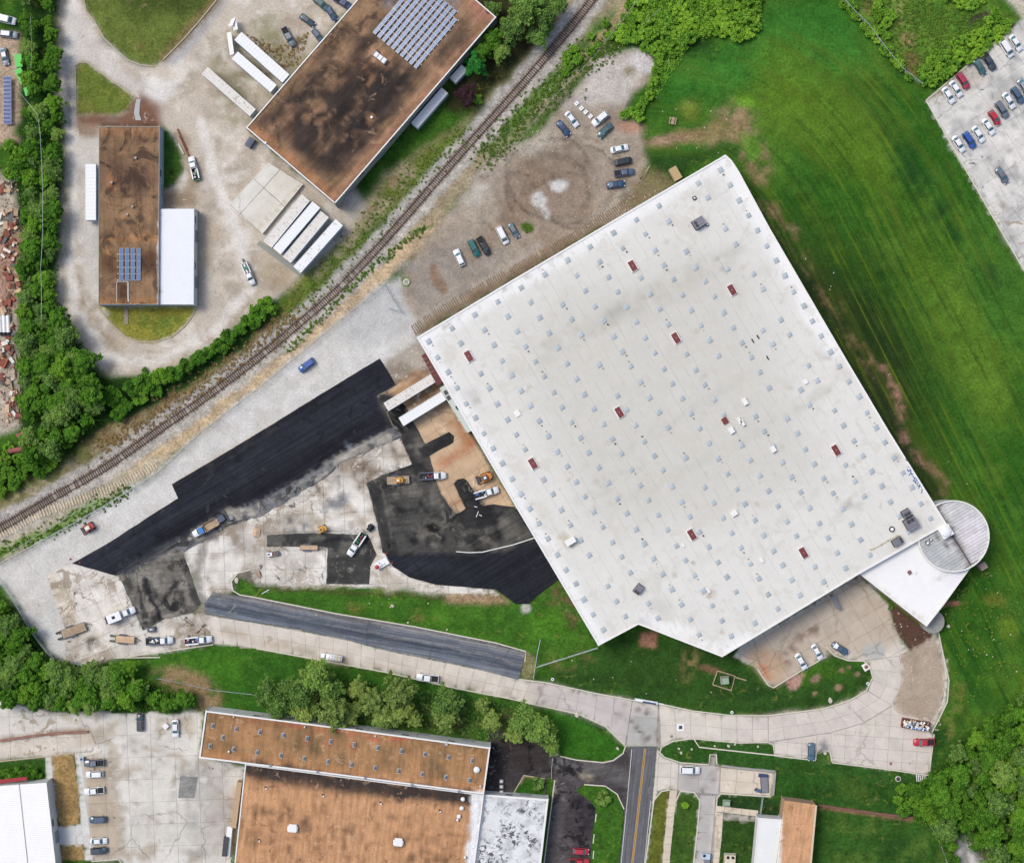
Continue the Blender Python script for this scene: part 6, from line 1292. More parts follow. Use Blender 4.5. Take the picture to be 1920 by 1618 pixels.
# ================================================================ VEHICLES
def paint(name, c, rough=.3, metal=0.0): return mat(name, c, rough, metal, var=.03, vs=.8, coat=.5)
PAINT = dict(white=paint('white_car_paint', (228, 230, 232)), silver=paint('silver_car_paint', (158, 164, 172), .3, .2), grey=paint('grey_car_paint', (112, 118, 128), .3, .2), dark=paint('dark_grey_car_paint', (64, 70, 80), .3), black=paint('black_car_paint', (38, 40, 48), .25),
    navy=paint('navy_car_paint', (50, 66, 104)), blue=paint('blue_car_paint', (44, 84, 158)), steel=paint('steel_blue_car_paint', (84, 112, 132), .3, .1), slate=paint('blue_grey_car_paint', (74, 92, 118), .3), teal=paint('teal_car_paint', (16, 96, 96)), green=paint('grey_green_car_paint', (70, 96, 98)), red=paint('red_car_paint', (176, 44, 56)), maroon=paint('crimson_car_paint', (164, 50, 70)))
M_tyre = mat('tyre_rubber', (26, 26, 28), .9); M_rim = mat('wheel_rim', (150, 152, 156), .35, .5)
M_wind = mat('windscreen_glass', (66, 104, 112), .08, 0, spec=.9); M_swin = mat('tinted_side_glass', (26, 32, 38), .1, spec=.9); M_lamp = mat('headlight_lens', (220, 224, 228), .15); M_tail = mat('tail_light_lens', (150, 24, 26), .3)
M_bed = mat('bed_liner', (34, 35, 38), .9, var=.2, vs=3); M_trim = mat('black_plastic_trim', (34, 35, 38), .7)
M_plank = mat('deck_timber', (206, 176, 142), .9, var=.22, vs=1.2); M_plank2 = mat('grey_deck_timber', (168, 148, 122), .9, var=.25, vs=1.2)
M_steelb = mat('blue_grey_steel', (72, 84, 102), .6, .1, var=.15); M_yelm = mat('machine_yellow', (206, 150, 46), .5, var=.12, vs=2); M_org = mat('machine_orange', (206, 128, 44), .5, var=.1); M_redm = mat('red_paint', (170, 48, 50), .5, var=.1); M_grn = mat('green_plastic', (28, 128, 78), .6); M_bluep = mat('blue_plastic', (46, 120, 190), .6)
M_cream = mat('cream_panel', (206, 196, 172), .6, var=.05)

def wheel(parent, x, y, r=.33, w=.22):
    o = MB().cyl((0, -w / 2, 0), (0, w / 2, 0), r, n=14).build('wheel', M_tyre, parent)
    MB().cyl((0, -w / 2 - .01, 0), (0, w / 2 + .01, 0), r * .62, n=10).build('rim', M_rim, o)
    o.location = (x, y, r); return o
def sect(x, w, t, zb=.24): return [(x, -w * .92, zb), (x, -w, .48), (x, -w * .98, t - .12), (x, -w * .85, t), (x, 0, t + .03), (x, w * .85, t), (x, w * .98, t - .12), (x, w, .48), (x, w * .92, zb)]
def quad(mb, a, b, c, d): mb.add([a, b, c, d], [(0, 1, 2, 3)])
def panes(root, F_, B_, bw, rw, bz, rz, xf0, xf1, xb0, xb1, gl=M_wind):
    """greenhouse: belt from xb0 to xf0 at height bz, roof from xb1 to xf1 at rz"""
    sh = MB(); m_ = .02
    sh.loft([[(xf0, -bw, bz), (xf0, bw, bz), (xb0, bw, bz), (xb0, -bw, bz)], [(xf1, -rw, rz - .05), (xf1, rw, rz - .05), (xb1, rw, rz - .05), (xb1, -rw, rz - .05)], [(xf1 - .14, -rw + .1, rz), (xf1 - .14, rw - .1, rz), (xb1 + .14, rw - .1, rz), (xb1 + .14, -rw + .1, rz)]], smooth=False)
    ro = sh.build('roof', PAINT['white'], root)
    def lerp(a, b, t): return tuple(a[i] + (b[i] - a[i]) * t for i in range(3))
    def pane(name, q, nrm, m, u=.06, v=.12):
        a, b, c, d = q; P = lambda s_, t: lerp(lerp(a, b, s_), lerp(d, c, s_), t)
        g = MB(); g.add([tuple(p[i] + nrm[i] * m_ for i in range(3)) for p in (P(u, .05), P(1 - u, .05), P(1 - u, 1 - v), P(u, 1 - v))], [(0, 1, 2, 3)]); return g.build(name, m, root)
    pane('windscreen', ((xf0, -bw, bz), (xf0, bw, bz), (xf1, rw, rz - .05), (xf1, -rw, rz - .05)), (.5, 0, .6), gl)
    pane('rear_window', ((xb0, bw, bz), (xb0, -bw, bz), (xb1, -rw, rz - .05), (xb1, rw, rz - .05)), (-.5, 0, .6), M_swin if xb1 - xb0 < .35 else gl)
    for s_ in (-1, 1):
        q = ((xb0, s_ * bw, bz), (xf0, s_ * bw, bz), (xf1, s_ * rw, rz - .05), (xb1, s_ * rw, rz - .05))
        if s_ > 0: q = (q[1], q[0], q[3], q[2])
        pane('side_window', q, (0, s_ * .9, .3), M_swin, .05)
    return ro
CARS = dict(
    sedan=dict(L=4.75, W=.90, st=[(-2.37, .66, .70), (-2.24, .82, .88), (-1.6, .89, .95), (0, .90, .93), (1.15, .90, .93), (1.8, .87, .86), (2.2, .78, .74), (2.38, .6, .58)], g=(.78, .60, .93, 1.42, 1.28, .42, -1.78, -.98)),
    suv=dict(L=4.7, W=.93, st=[(-2.35, .78, .85), (-2.25, .88, 1.0), (-1.5, .92, 1.02), (0, .93, 1.0), (1.2, .93, 1.0), (1.85, .9, .95), (2.2, .82, .85), (2.35, .68, .68)], g=(.82, .66, 1.0, 1.70, 1.22, .55, -2.22, -1.86)),
    minivan=dict(L=5.05, W=.97, st=[(-2.52, .84, .9), (-2.4, .93, 1.0), (-1.5, .97, 1.02), (0, .97, 1.0), (1.5, .96, 1.0), (2.1, .9, .9), (2.42, .78, .76), (2.52, .64, .62)], g=(.86, .72, 1.0, 1.74, 1.75, .85, -2.38, -2.1)),
    hatch=dict(L=4.3, W=.88, st=[(-2.15, .74, .8), (-2.05, .84, .95), (-1.3, .88, .97), (0, .88, .95), (1.1, .88, .94), (1.65, .84, .86), (2.0, .76, .74), (2.15, .6, .6)], g=(.78, .62, .95, 1.52, 1.15, .40, -1.98, -1.55)),
    pickup=dict(L=5.6, W=.96, st=[(-2.8, .9, .98), (-2.72, .95, 1.08), (-1, .96, 1.08), (0.6, .96, 1.08), (1.5, .95, 1.06), (2.3, .92, 1.0), (2.7, .84, .88), (2.82, .72, .7)], g=(.84, .68, 1.08, 1.80, 1.35, .75, -.95, -.72)))
protos = {}
def car_proto(kind):
    c = CARS[kind]; r = empty(kind_name(kind))
    b = MB(); b.loft([sect(*s_) for s_ in c['st']]); b.build('body', PAINT['white'], r)
    g = c['g']; panes(r, None, None, *g)
    L = c['L']
    for s_ in (-1, 1):
        wheel(r, L * .31, s_ * (c['W'] - .10)); wheel(r, -L * .30, s_ * (c['W'] - .10))
        MB().box((L / 2 - .16, s_ * c['W'] * .66, .66), (.28, .32, .16), s_ * -.35).build('headlight', M_lamp, r)
        MB().box((-L / 2 + .10, s_ * c['W'] * .74, .8), (.14, .26, .16), 0).build('tail_light', M_tail, r)
        MB().box((g[4] - .28, s_ * (c['W'] + .07), g[2] + .06), (.16, .18, .13), 0).build('door_mirror', M_trim, r)
    if kind == 'pickup':
        bd = MB().box((-1.86, 0, 1.10), (1.62, 1.52, .06)).build('cargo_bed', M_bed, r)
        rl = MB()
        for s_ in (-1, 1): rl.box((-1.86, s_ * .83, 1.13), (1.74, .12, .1))
        rl.box((-2.72, 0, 1.13), (.1, 1.7, .1)); rl.build('bed_rail', PAINT['white'], r)
    return r
def kind_name(k): return {'sedan': 'sedan_car', 'suv': 'suv_car', 'minivan': 'minivan', 'hatch': 'hatchback_car', 'pickup': 'pickup_truck'}[k]
def heading(dx, dy): return math.atan2(-dy, dx)
def repaint(root, m):
    for ch in root.children:
        if ch.name.split('.')[0] in ('body', 'roof', 'bed_rail'):
            ch.material_slots[0].link = 'OBJECT'; ch.material_slots[0].material = m
def put(root, px, py, d, z=0.0, sc=1.0):
    w = W(px, py, 0); root.location = (w[0], w[1], z); root.rotation_euler = (0, 0, heading(*d)); root.scale = (sc, sc, sc); return root
def car(kind, px, py, d, colr, label, group, z=.03, sc=1.0):
    if kind not in protos: protos[kind] = car_proto(kind); r = protos[kind]
    else: r = copy_tree(protos[kind])
    tag(r, label, {'pickup': 'pickup truck', 'minivan': 'minivan'}.get(kind, 'car'), group)
    repaint(r, PAINT[colr]); return put(r, px, py, d, z, sc)
LG = 'cars on the dirt car park'
car('sedan', 1072, 225, (.62, .78), 'white', 'white sedan, upper of the pair parked at the left edge of the dirt lot', LG)
car('sedan', 1056, 242, (.62, .78), 'navy', 'navy sedan parked beside a white one at the dirt lot edge, weeds behind', LG)
car('suv', 1125, 224, (-.77, .64), 'white', 'white wagon parked next to the row of white blocks on the dirt lot', LG, sc=1.05)
car('sedan', 1134, 246, (-.72, .69), 'green', 'dark grey green sedan just below the white wagon on the dirt lot', LG, sc=1.03)
car('sedan', 1161, 280, (.97, -.22), 'white', 'white sedan at the top of the short column of cars on the dirt lot', LG)
car('suv', 1168, 304, (.98, -.2), 'black', 'black suv second in the short column on the dirt lot', LG, sc=.98)
car('pickup', 1170, 325, (.99, -.12), 'slate', 'dark blue grey pickup third in the short column on the dirt lot', LG, sc=.95)
car('sedan', 1154, 347, (.99, -.12), 'navy', 'navy sedan last in the short column, closest to the warehouse', LG, sc=1.03)
car('hatch', 861, 484, (-.42, -.9), 'white', 'white hatchback, leftmost of the row of five cars on the dirt lot', LG, sc=1.08)
car('suv', 889, 466, (.45, .89), 'teal', 'teal suv beside the black pickup on the dirt lot', LG)
car('pickup', 907, 462, (.5, .87), 'black', 'black and grey pickup between the teal suv and white minivan', LG, sc=.95)
car('minivan', 942, 442, (.45, .9), 'white', 'white minivan on the dirt lot beside a grey sedan', LG)
car('sedan', 963, 433, (.5, .87), 'grey', 'grey sedan rightmost in the row, next to a small grass patch', LG, sc=.93)
car('suv', 576, 685, (-.8, .6), 'blue', 'blue suv driving alone on the pale gravel lane beside the railway', None, sc=1.02)
PG = 'cars on the north east car park'; D_ = (.55, .83)
ZS = .10
for k, x, y, c, lab in (('sedan', 1777, 180, 'white', 'white sedan nearest the corner of the big concrete car park'), ('sedan', 1791, 168, 'white', 'white sedan between another white sedan and the crimson suv'), ('suv', 1804, 153, 'maroon', 'crimson suv in the upper row of the concrete car park'),
    ('sedan', 1835, 127, 'green', 'grey green sedan beside a dark pickup in the upper row'), ('pickup', 1851, 115, 'dark', 'dark grey pickup in the upper row of the concrete car park'), ('minivan', 1886, 93, 'white', 'white van like car near the top right of the concrete car park'), ('sedan', 1903, 82, 'white', 'white sedan last in the upper row, by the right edge'),
    ('sedan', 1796, 271, 'white', 'white sedan at the lower left end of the second row beside a blue one'), ('suv', 1816, 264, 'blue', 'bright blue suv in the second row of the concrete car park'), ('sedan', 1833, 253, 'white', 'white sedan just right of the bright blue suv'), ('sedan', 1852, 239, 'white', 'white sedan just left of the red hatchback'),
    ('hatch', 1863, 222, 'red', 'red hatchback in the second row of the concrete car park'), ('suv', 1877, 207, 'grey', 'grey suv just right of the red hatchback'), ('sedan', 1890, 190, 'white', 'white sedan between two grey cars in the second row'), ('suv', 1906, 180, 'slate', 'blue grey suv in the second row near the right edge'), ('sedan', 1918, 164, 'silver', 'silver car in the second row half cut by the right edge'),
    ('sedan', 1877, 330, 'grey', 'grey sedan standing alone in the middle of the concrete car park')):
    car(k, x, y, D_ if k != 'x' else D_, c, lab, PG, ZS, 1.02)
SG = 'cars in the south west row'
for k, x, y, d, c, lab in (('pickup', 178, 1429, (-1, .04), 'grey', 'grey pickup at the top of the parking row by the pale sidewalk'), ('suv', 179, 1450, (-1, .04), 'white', 'white suv second in the row by the pale sidewalk'), ('pickup', 178, 1481, (-1, .12), 'white', 'white pickup third in the row by the pale sidewalk'),
    ('suv', 185, 1535, (-1, .03), 'slate', 'blue grey suv standing alone in the row by the pale sidewalk'), ('sedan', 186, 1575, (1, -.03), 'white', 'white sedan directly above the dark suv in the sidewalk row'), ('suv', 187, 1593, (1, -.1), 'dark', 'dark grey suv at the bottom of the sidewalk row')):
    car(k, x, y, d, c, lab, SG, ZS, .96)
car('suv', 264, 1353, (0, -1), 'dark', 'charcoal suv parked under the trees near the skylit strip building', None, ZS)
car('sedan', 330, 1364, (.03, 1), 'white', 'white sedan parked beside a small white box near the skylit strip building', None, ZS)
car('suv', 1293, 1442, (1, .02), 'white', 'white suv with open sunroof parked on the driveway apron right of the street', None, ZS, 1.12)
car('hatch', 1089, 1594, (1, .06), 'red', 'red hatchback on the dark driveway, complete in view', None, .16, 1.0)
car('pickup', 1086, 1614, (1, .02), 'red', 'red pickup on the dark driveway cut by the lower edge', None, .16, .95)
car('sedan', 1501, 1239, (.5, .87), 'white', 'white sedan on the plaza, left of the narrow grass strip', None, ZS)
car('sedan', 1531, 1221, (.5, .87), 'white', 'white sedan on the plaza close to the dark blue sedan', None, ZS, .95)
car('sedan', 1574, 1215, (.83, .55), 'slate', 'dark blue sedan on the plaza beside the turning circle', None, ZS, 1.02)
car('sedan', 1520, 1408, (0, 1), 'steel', 'steel blue sedan at the kerb of the wide concrete drive', None, ZS)
car('pickup', 1731, 1390, (-1, .03), 'red', 'red pickup with a dark bed at the end of the concrete drive', None, ZS, .98)
car('pickup', 802, 1270, (-1, -.1), 'white', 'white pickup with a loaded bed on the long concrete road', None, ZS, 1.05)
car('pickup', 542, 71, (.5, .87), 'grey', 'grey pickup with a black bed on weedy gravel beside the plant', None)
car('sedan', 577, 40, (.8, .6), 'dark', 'dark sedan parked above the grey pickup near the plant', None, .03, .95)
car('suv', 603, 9, (.75, .62), 'green', 'dark green car at the top edge near the plant', None)
car('sedan', 622, 27, (.55, .83), 'navy', 'navy sedan close to the wall of the plant', None, .03, .95)
car('hatch', 596, 68, (.6, .8), 'slate', 'blue grey hatchback tucked against the wall of the plant', None, .03, .9)
car('pickup', 645, 8, (.8, .5), 'navy', 'navy pickup half hidden by the plant roof at the top edge', None)
car('suv', 18, 66, (1, .12), 'silver', 'silver suv in the salvage yard at the left edge', None)
car('minivan', 12, 38, (1, .25), 'white', 'white van at the top of the salvage yard', None, .03, 1.1)
car('sedan', 10, 107, (.22, .97), 'silver', 'silver sedan in the salvage yard below the suv', None)

# ---- semi trailers and containers
M_ribw = mat('trailer_roof_white', (226, 228, 228), .5, var=.04); M_side = mat('trailer_side_panel', (178, 198, 212), .45, var=.05); M_dirtyw = mat('dirty_trailer_roof', (214, 210, 202), .6, var=.08, vs=1.0)
def trailer(x0, y0, x1, y1, wpx, label, m=M_ribw, name='semi_trailer', cat='trailer', group='semi trailers', h=3.9, grime=0, wheels=True):
    zt = h
    a = Vector(W(x0, y0, zt)); b = Vector(W(x1, y1, zt)); L = (b - a).length; c = (a + b) / 2; wd = wpx * S * (1 - zt / H)
    r = empty(name, (c.x, c.y, .03), math.atan2(b.y - a.y, b.x - a.x), label, cat, group)
    MB().box((0, 0, (1.1 + h) / 2 if wheels else h / 2), (L, wd, h - 1.1 if wheels else h)).build('box_body', M_side, r)
    mb = MB(); n = max(8, int(L / .9))
    for k in range(n):
        mb.box((-L / 2 + (k + .5) * L / n, 0, h + .02), (L / n - .04, wd - .06, .05))
    mb.build('roof_panel', m, r)
    rl = MB()
    for s_ in (-1, 1): rl.box((0, s_ * (wd / 2 - .05), h + .05), (L, .09, .08))
    for s_ in (-1, 1): rl.box((s_ * (L / 2 - .05), 0, h + .05), (.09, wd - .2, .08))
    rl.build('roof_rail', M_wbox, r)
    if grime:
        g = MB(); rr_ = random.Random(grime)
        for k in range(22): xx = -L / 2 + L * rr_.random(); g.cyl((xx, -wd / 2 + wd * (.12 if rr_.random() < .6 else rr_.random() * .8 + .1), h + .046), (xx, 0, h + .05), .001, n=3) if False else g.box((xx, wd * (rr_.uniform(-.42, .42)), h + .048), (rr_.uniform(.05, .16), rr_.uniform(.2, .8), .006), rr_.uniform(-.3, .3))
        g.build('dirt_streak', mat('trailer_grime', (150, 140, 122), .9, var=.2) if 'trailer_grime' not in bpy.data.materials else bpy.data.materials['trailer_grime'], r)
    if wheels:
        for xx in (-L / 2 + 1.6, -L / 2 + 2.9):
            for s_ in (-1, 1): wheel(r, xx, s_ * (wd / 2 - .3), .5, .5)
        lg = MB()
        for s_ in (-1, 1): lg.box((L / 2 - 2.6, s_ * .8, .55), (.14, .14, 1.1))
        lg.build('landing_gear', M_hvd, r)
    d = MB(); d.box((-L / 2 - .03, wd * .245, 2.4), (.06, wd * .46, 2.4)); d.box((-L / 2 - .03, -wd * .245, 2.4), (.06, wd * .46, 2.4)); d.build('rear_door', M_wbox, r)
    return r
TG = 'semi trailers'
trailer(502, 458, 573, 371, 20, 'dirty ribbed white trailer, nearest the pale ramp in the row of four', M_dirtyw, grime=1)
trailer(519, 471, 593, 384, 19, 'cleanest white trailer, second from the pale ramp in the row of four', M_ribw)
trailer(538, 487, 609, 402, 19, 'stained white trailer third from the ramp with a dark gap beyond it', M_dirtyw, grime=3)
trailer(557, 506, 636, 417, 18.5, 'white trailer standing apart at the railway end of the row of four', M_ribw, grime=4)
trailer(446, 68, 536, 148, 20, 'white trailer backed to the plant, the one nearer the parked cars', M_ribw)
trailer(440, 104, 513, 167, 18, 'white trailer backed to the plant, next to the weedy strip', M_ribw)
trailer(384, 133, 474, 212, 17, 'long weathered pale trailer with rust spots beside the plant corner', M_dirtyw, grime=6)
trailer(724, 763, 812, 709, 17.5, 'cream white trailer docked under the dark red awning', M_dirtyw, grime=7)
trailer(752, 791, 832, 742, 18, 'bright white trailer docked at the warehouse below the cream one', M_ribw)
trailer(170, 308, 170, 413, 20, 'white trailer parked along the west wall of the long brown shop', M_ribw)
trailer(777, 236, 834, 170, 16, 'long white container behind the plant above the railway embankment', M_ribw, 'storage_container', 'container', 'containers behind the plant', 2.8, wheels=False)
trailer(849, 151, 871, 127, 15, 'short white container under the dark green trees behind the plant', M_ribw, 'storage_container', 'container', 'containers behind the plant', 2.8, wheels=False)
fl = MB()
for p, q in (((430, 48), (436, 34)), ((436, 34), (440, 56)), ((427, 60), (433, 102))):
    a = Vector(W(*p, 2.5)); b = Vector(W(*q, 2.5)); fl.add([(a.x - .5, a.y, 1.2), (a.x + .9, a.y, 2.6), (b.x + .9, b.y, 2.9), (b.x - .5, b.y, 1.2)], [(0, 1, 2, 3)]); fl.add([(a.x - .5, a.y, 1.17), (a.x + .9, a.y, 2.57), (b.x + .9, b.y, 2.87), (b.x - .5, b.y, 1.17)], [(3, 2, 1, 0)])
tag(fl.build('tarpaulin', M_wbox), 'crumpled white tarpaulin hanging at the free ends of the two docked trailers', 'tarpaulin')
# concrete ramp and trailer pad
rp = [(428, 386), (503, 305), (530, 322), (568, 346), (492, 439)]
F.fill([(420, 290), (580, 290), (580, 450), (420, 450)], (208, 204, 192), 1, 1); F.line([(440, 392), (510, 315)], 20, (218, 216, 208), 8, 4, .7); F.line([(470, 415), (550, 330)], 16, (196, 192, 182), 6, 4, .5); F.line([(483, 432), (565, 345)], 3, (170, 160, 136), 1.5, 1, .7)
rpo = sheet('concrete_ramp', rp, M_joint, F, 0, 6, z=.10); slabs(rpo, rp, F, M_conc2, -48, 66, 56, 492, 439, z=1.15, seed=12, th=1.05)
pd = [(481, 458), (487, 452), (567, 510), (562, 519)]
sheet('trailer_pad', pd, mat('green_grey_pad', (138, 142, 134), .8, var=.1), F, 0, 6, z=.25)
MB_ = MB()

# ---- work vehicles
def truck_cab(r, x, m, crew=False, w=.98):
    """cab with hood; x = back of the cab"""
    st = [(x, w * .96, 1.3), (x + .1, w, 1.36), (x + 1.9, w, 1.34), (x + 2.5, w * .97, 1.22), (x + 3.1, w * .86, 1.1), (x + 3.3, w * .7, .9)]
    MB().loft([sect(a, b, c_, .45) for a, b, c_ in st]).build('cab_body', m, r)
    panes(r, None, None, w * .88, w * .74, 1.34, 2.05, x + 1.95, x + 1.3, x + .02, x + .14)
    for s_ in (-1, 1):
        MB().box((x + 1.7, s_ * (w + .2), 1.5), (.14, .3, .26)).build('door_mirror', M_trim, r)
        MB().box((x + 3.2, s_ * w * .62, .85), (.16, .3, .2)).build('headlight', M_lamp, r)
        wheel(r, x + 2.45, s_ * (w - .14), .42, .28)
def fill_cargo(r, x0, x1, y0, y1, z, cols, n, seed, big=.5):
    rr_ = random.Random(seed)
    for k in range(n):
        m = rr_.choice(cols); s_ = rr_.uniform(.2, big)
        MB().box((rr_.uniform(x0, x1), rr_.uniform(y0, y1), z + s_ * .3), (s_ * rr_.uniform(.8, 1.6), s_ * rr_.uniform(.5, 1), s_ * .6), rr_.uniform(0, 3)).build('cargo_item', m, r)
def service_truck(px, py, d, label, bodym=None, cols=None, Lb=3.3, seed=1, z=.1, extra=None, sc=1.0):
    bodym = bodym or PAINT['white']
    r = empty('service_truck', (0, 0, 0), 0, label, 'truck', 'paving crew trucks')
    truck_cab(r, .2, PAINT['white'])
    x0, x1 = .1 - Lb, .1
    MB().box(((x0 + x1) / 2, 0, .85), (Lb, 1.9, .35)).build('bed_floor', M_bed, r)
    for s_ in (-1, 1):
        MB().box(((x0 + x1) / 2, s_ * .84, 1.25), (Lb, .34, .62)).build('tool_locker', bodym, r)
        for xx in (x0 + .8,): wheel(r, xx, s_ * .86, .42, .45)
    MB().box((x0 - .08, 0, .95), (.14, 2.0, .3)).build('rear_bumper', M_trim, r)
    MB().box((x1 - .06, 0, 1.7), (.08, 1.8, .8)).build('headboard', bodym, r)
    fill_cargo(r, x0 + .4, x1 - .4, -.5, .5, 1.05, cols or [M_redm, M_wbox, M_hvd, M_bluep], 12, seed)
    if extra: extra(r)
    return put(r, px, py, d, z, sc)
service_truck(301, 1200, (1, -.05), 'white service truck with dark blue bed lockers full of red and blue gear', M_steelb, [M_redm, M_wbox, M_bluep, M_cream, M_bluep], 3.6, 2, sc=1.0)
service_truck(374, 1199, (1, -.10), 'all white service truck with red gear in its bed, rightmost of the parked crew', None, [M_redm, M_wbox, M_bluep, M_redm], 3.6, 3)
service_truck(812, 892, (1, -.04), 'white cab truck with a dark bed and red tools on the black paving', M_steelb, [M_redm, M_redm, M_hvd, M_cream], 3.5, 4, .16)
service_truck(911, 924, (.96, -.28), 'white truck with open side boxes and a blue bin beside the warehouse wall', None, [M_hvd, M_wbox, M_bluep, M_hvd], 3.1, 5, .12)
service_truck(669, 1020, (-.56, .83), 'white crew cab truck with a green bin, towing a small black tar kettle', None, [M_redm, M_grn, M_grn, M_hvd], 3.4, 6, .16)
service_truck(365, 318, (-.24, -.97), 'white truck with a green tailgate load parked by the grass near the shop', None, [M_hvd, M_cream, M_grn, M_wbox], 3.0, 7, .03, lambda r: MB().box((-3.1, 0, .9), (.35, 1.8, .3)).build('green_bumper', M_grn, r), .95)
# box truck
r = empty('box_truck', (0, 0, 0), 0, 'white box truck with a dark roof hatch and black lift gear at its tail', 'truck', 'paving crew trucks')
truck_cab(r, .9, PAINT['white']); MB().box((-1.35, 0, 1.75), (3.7, 2.3, 2.1)).build('cargo_box', PAINT['white'], r); MB().box((-1.4, .05, 2.84), (.8, .75, .08)).build('roof_hatch', M_black, r)
lf = MB(); lf.box((-3.6, 0, 1.0), (.5, 2.3, .2)); lf.box((-3.9, .6, 1.2), (.5, .2, .8)); lf.box((-3.7, -.8, 1.3), (.7, .3, .7)); lf.box((-4.0, -.2, .8), (.3, 1.6, .15)); lf.build('lift_gear', M_black, r)
for s_ in (-1, 1): wheel(r, -2.2, s_ * .9, .45, .45)
put(r, 227, 1152, (.93, -.36), .1)
# generator box
r = empty('generator', (0, 0, 0), 0, 'grey blue generator box with a pale panel on the concrete apron', 'generator')
MB().box((0, 0, .55), (2.0, 1.35, .9)).build('housing', M_steelb, r); MB().box((0, 0, 1.03), (.8, .42, .06)).build('top_panel', M_cream, r); MB().box((0, 0, .1), (2.2, .2, .14)).build('skid', M_hvd, r)
put(r, 285, 1179, (1, -.05), .1)
def flatbed(px, py, d, L, w, label, m=M_plank, ramps=0, z=.1, across=False):
    r = empty('flatbed_trailer', (0, 0, 0), 0, label, 'trailer', 'flatbed trailers')
    fr = MB()
    for s_ in (-1, 1): fr.box((0, s_ * w / 2, .75), (L, .12, .2))
    fr.box((L / 2, 0, .75), (.12, w, .2)); fr.box((-L / 2, 0, .75), (.12, w, .2)); fr.build('frame', M_hvd, r)
    if across:
        n = int(L / .42)
        for k in range(n): MB().box((-L / 2 + (k + .5) * L / n, 0, .82), (L / n - .04, w - .14, .07)).build('deck_board', m, r)
    else:
        n = 8
        for k in range(n): MB().box((0, -w / 2 + .08 + (k + .5) * (w - .16) / n, .82), (L - .16, (w - .16) / n - .03, .07)).build('deck_board', m, r)
    for s_ in (-1, 1):
        for xx in (-.6, .35): wheel(r, xx - L * .1, s_ * (w / 2 + .22), .36, .25)
        MB().box((-.15 - L * .1, s_ * (w / 2 + .22), .8), (2.0, .3, .06)).build('mudguard', M_steelb, r)
        MB().cyl((L / 2, s_ * w * .35, .7), (L / 2 + 1.3, 0, .6), .07, n=6).build('drawbar', M_hvd, r)
    MB().cyl((L / 2 + 1.3, 0, .1), (L / 2 + 1.3, 0, .9), .08, n=8).build('jack', M_hvd, r)
    for k in range(ramps):
        s_ = (-1, 1)[k % 2]; rm = MB()
        rm.box((-L / 2 - .85, s_ * w * .36, .45), (1.7, .5, .08), 0, 1, -.35)
        for q in range(6): rm.box((-L / 2 - .2 - q * .26, s_ * w * .36, .72 - q * .10), (.06, .5, .06))
        rm.build('loading_ramp', M_hvd if ramps == 2 else m, r)
    return put(r, px, py, d, z)
flatbed(140, 1181, (.94, -.34), 6.6, 2.3, 'long timber decked trailer with two slatted steel ramps, leftmost of the crew', M_plank2, 2)
flatbed(236, 1198, (1, .07), 5.0, 1.9, 'brown timber decked trailer hitched behind the service truck with blue lockers', M_plank, 2)
flatbed(747, 900, (.99, -.06), 5.8, 2.1, 'timber trailer carrying a small yellow skid steer on the black paving', M_plank2, 0, .16, True)
flatbed(580, 1026, (1, .02), 4.6, 1.3, 'small tan trailer deck half covered by black dust beside the asphalt strip', M_plank, 0, .12)
def skid_steer(px, py, d, label, m, z=.1, canopy_=None, bucket=True, track=False, sc=1.0, hv=0):
    r = empty('skid_steer_loader', (0, 0, 0), 0, label, 'loader', 'small loaders')
    MB().box((-.35, 0, .95), (1.6, 1.2, .9)).build('chassis', m, r)
    MB().box((-1.0, 0, 1.45), (.7, 1.1, .25)).build('engine_cover', m, r)
    cb = MB()
    for x in (-.5, .55):
        for s_ in (-1, 1): cb.box((x, s_ * .42, 1.6), (.07, .07, 1.0))
    cb.build('cab_post', M_hvd, r); MB().box((0, 0, 2.12), (1.15, .95, .08)).build('cab_roof', canopy_ or m, r)
    MB().box((.05, 0, 2.18), (.5, .5, .05)).build('roof_panel', M_glass if canopy_ is None else M_wbox, r)
    for s_ in (-1, 1):
        MB().box((.15, s_ * .72, 1.25), (2.4, .16, .18), 0, 1, .12).build('lift_arm', m, r)
        if track: MB().box((-.2, s_ * .78, .4), (2.1, .34, .7)).build('track', M_tyre, r)
        else:
            for x in (-.75, .45): wheel(r, x, s_ * .8, .4, .28)
    if bucket:
        b = MB(); b.box((1.55, 0, .12), (.8, 1.75, .06)); b.box((1.2, 0, .4), (.06, 1.75, .6))
        for s_ in (-1, 1): b.box((1.5, s_ * .86, .3), (.7, .05, .4))
        b.build('bucket', M_hvd, r)
    return put(r, px, py, d, z, sc)
skid_steer(748, 900, (-1, .06), 'yellow skid steer with a white roof panel riding on the timber trailer', M_yelm, 1.02, M_yelm, False, sc=.9)
skid_steer(910, 895, (-.93, .36), 'orange and black compact loader parked against the warehouse wall', M_org, .12, M_hvd, track=True, sc=1.25)
skid_steer(604, 992, (-.93, .33), 'yellow asphalt roller beside the black asphalt strip', M_yelm, .12, None, False, sc=1.0)
skid_steer(168, 989, (-.86, .5), 'red skid steer with a pale roof on the gravel lane', M_redm, .05, M_cream, track=True, sc=1.15)
# tar kettle towed behind a truck
r = empty('tar_kettle', (0, 0, 0), 0, 'small black tar kettle trailer hitched to the white crew cab truck', 'trailer')
MB().cyl((-.8, 0, .9), (.8, 0, .9), .6, n=14).build('tank', M_black, r); MB().box((.0, 0, .5), (2.0, 1.4, .2)).build('frame', M_hvd, r); MB().cyl((1, 0, .5), (2.2, 0, .5), .06, n=6).build('drawbar', M_hvd, r)
for s_ in (-1, 1): wheel(r, -.2, s_ * .8, .33, .2)
put(r, 695, 989, (-.6, .8), .14)
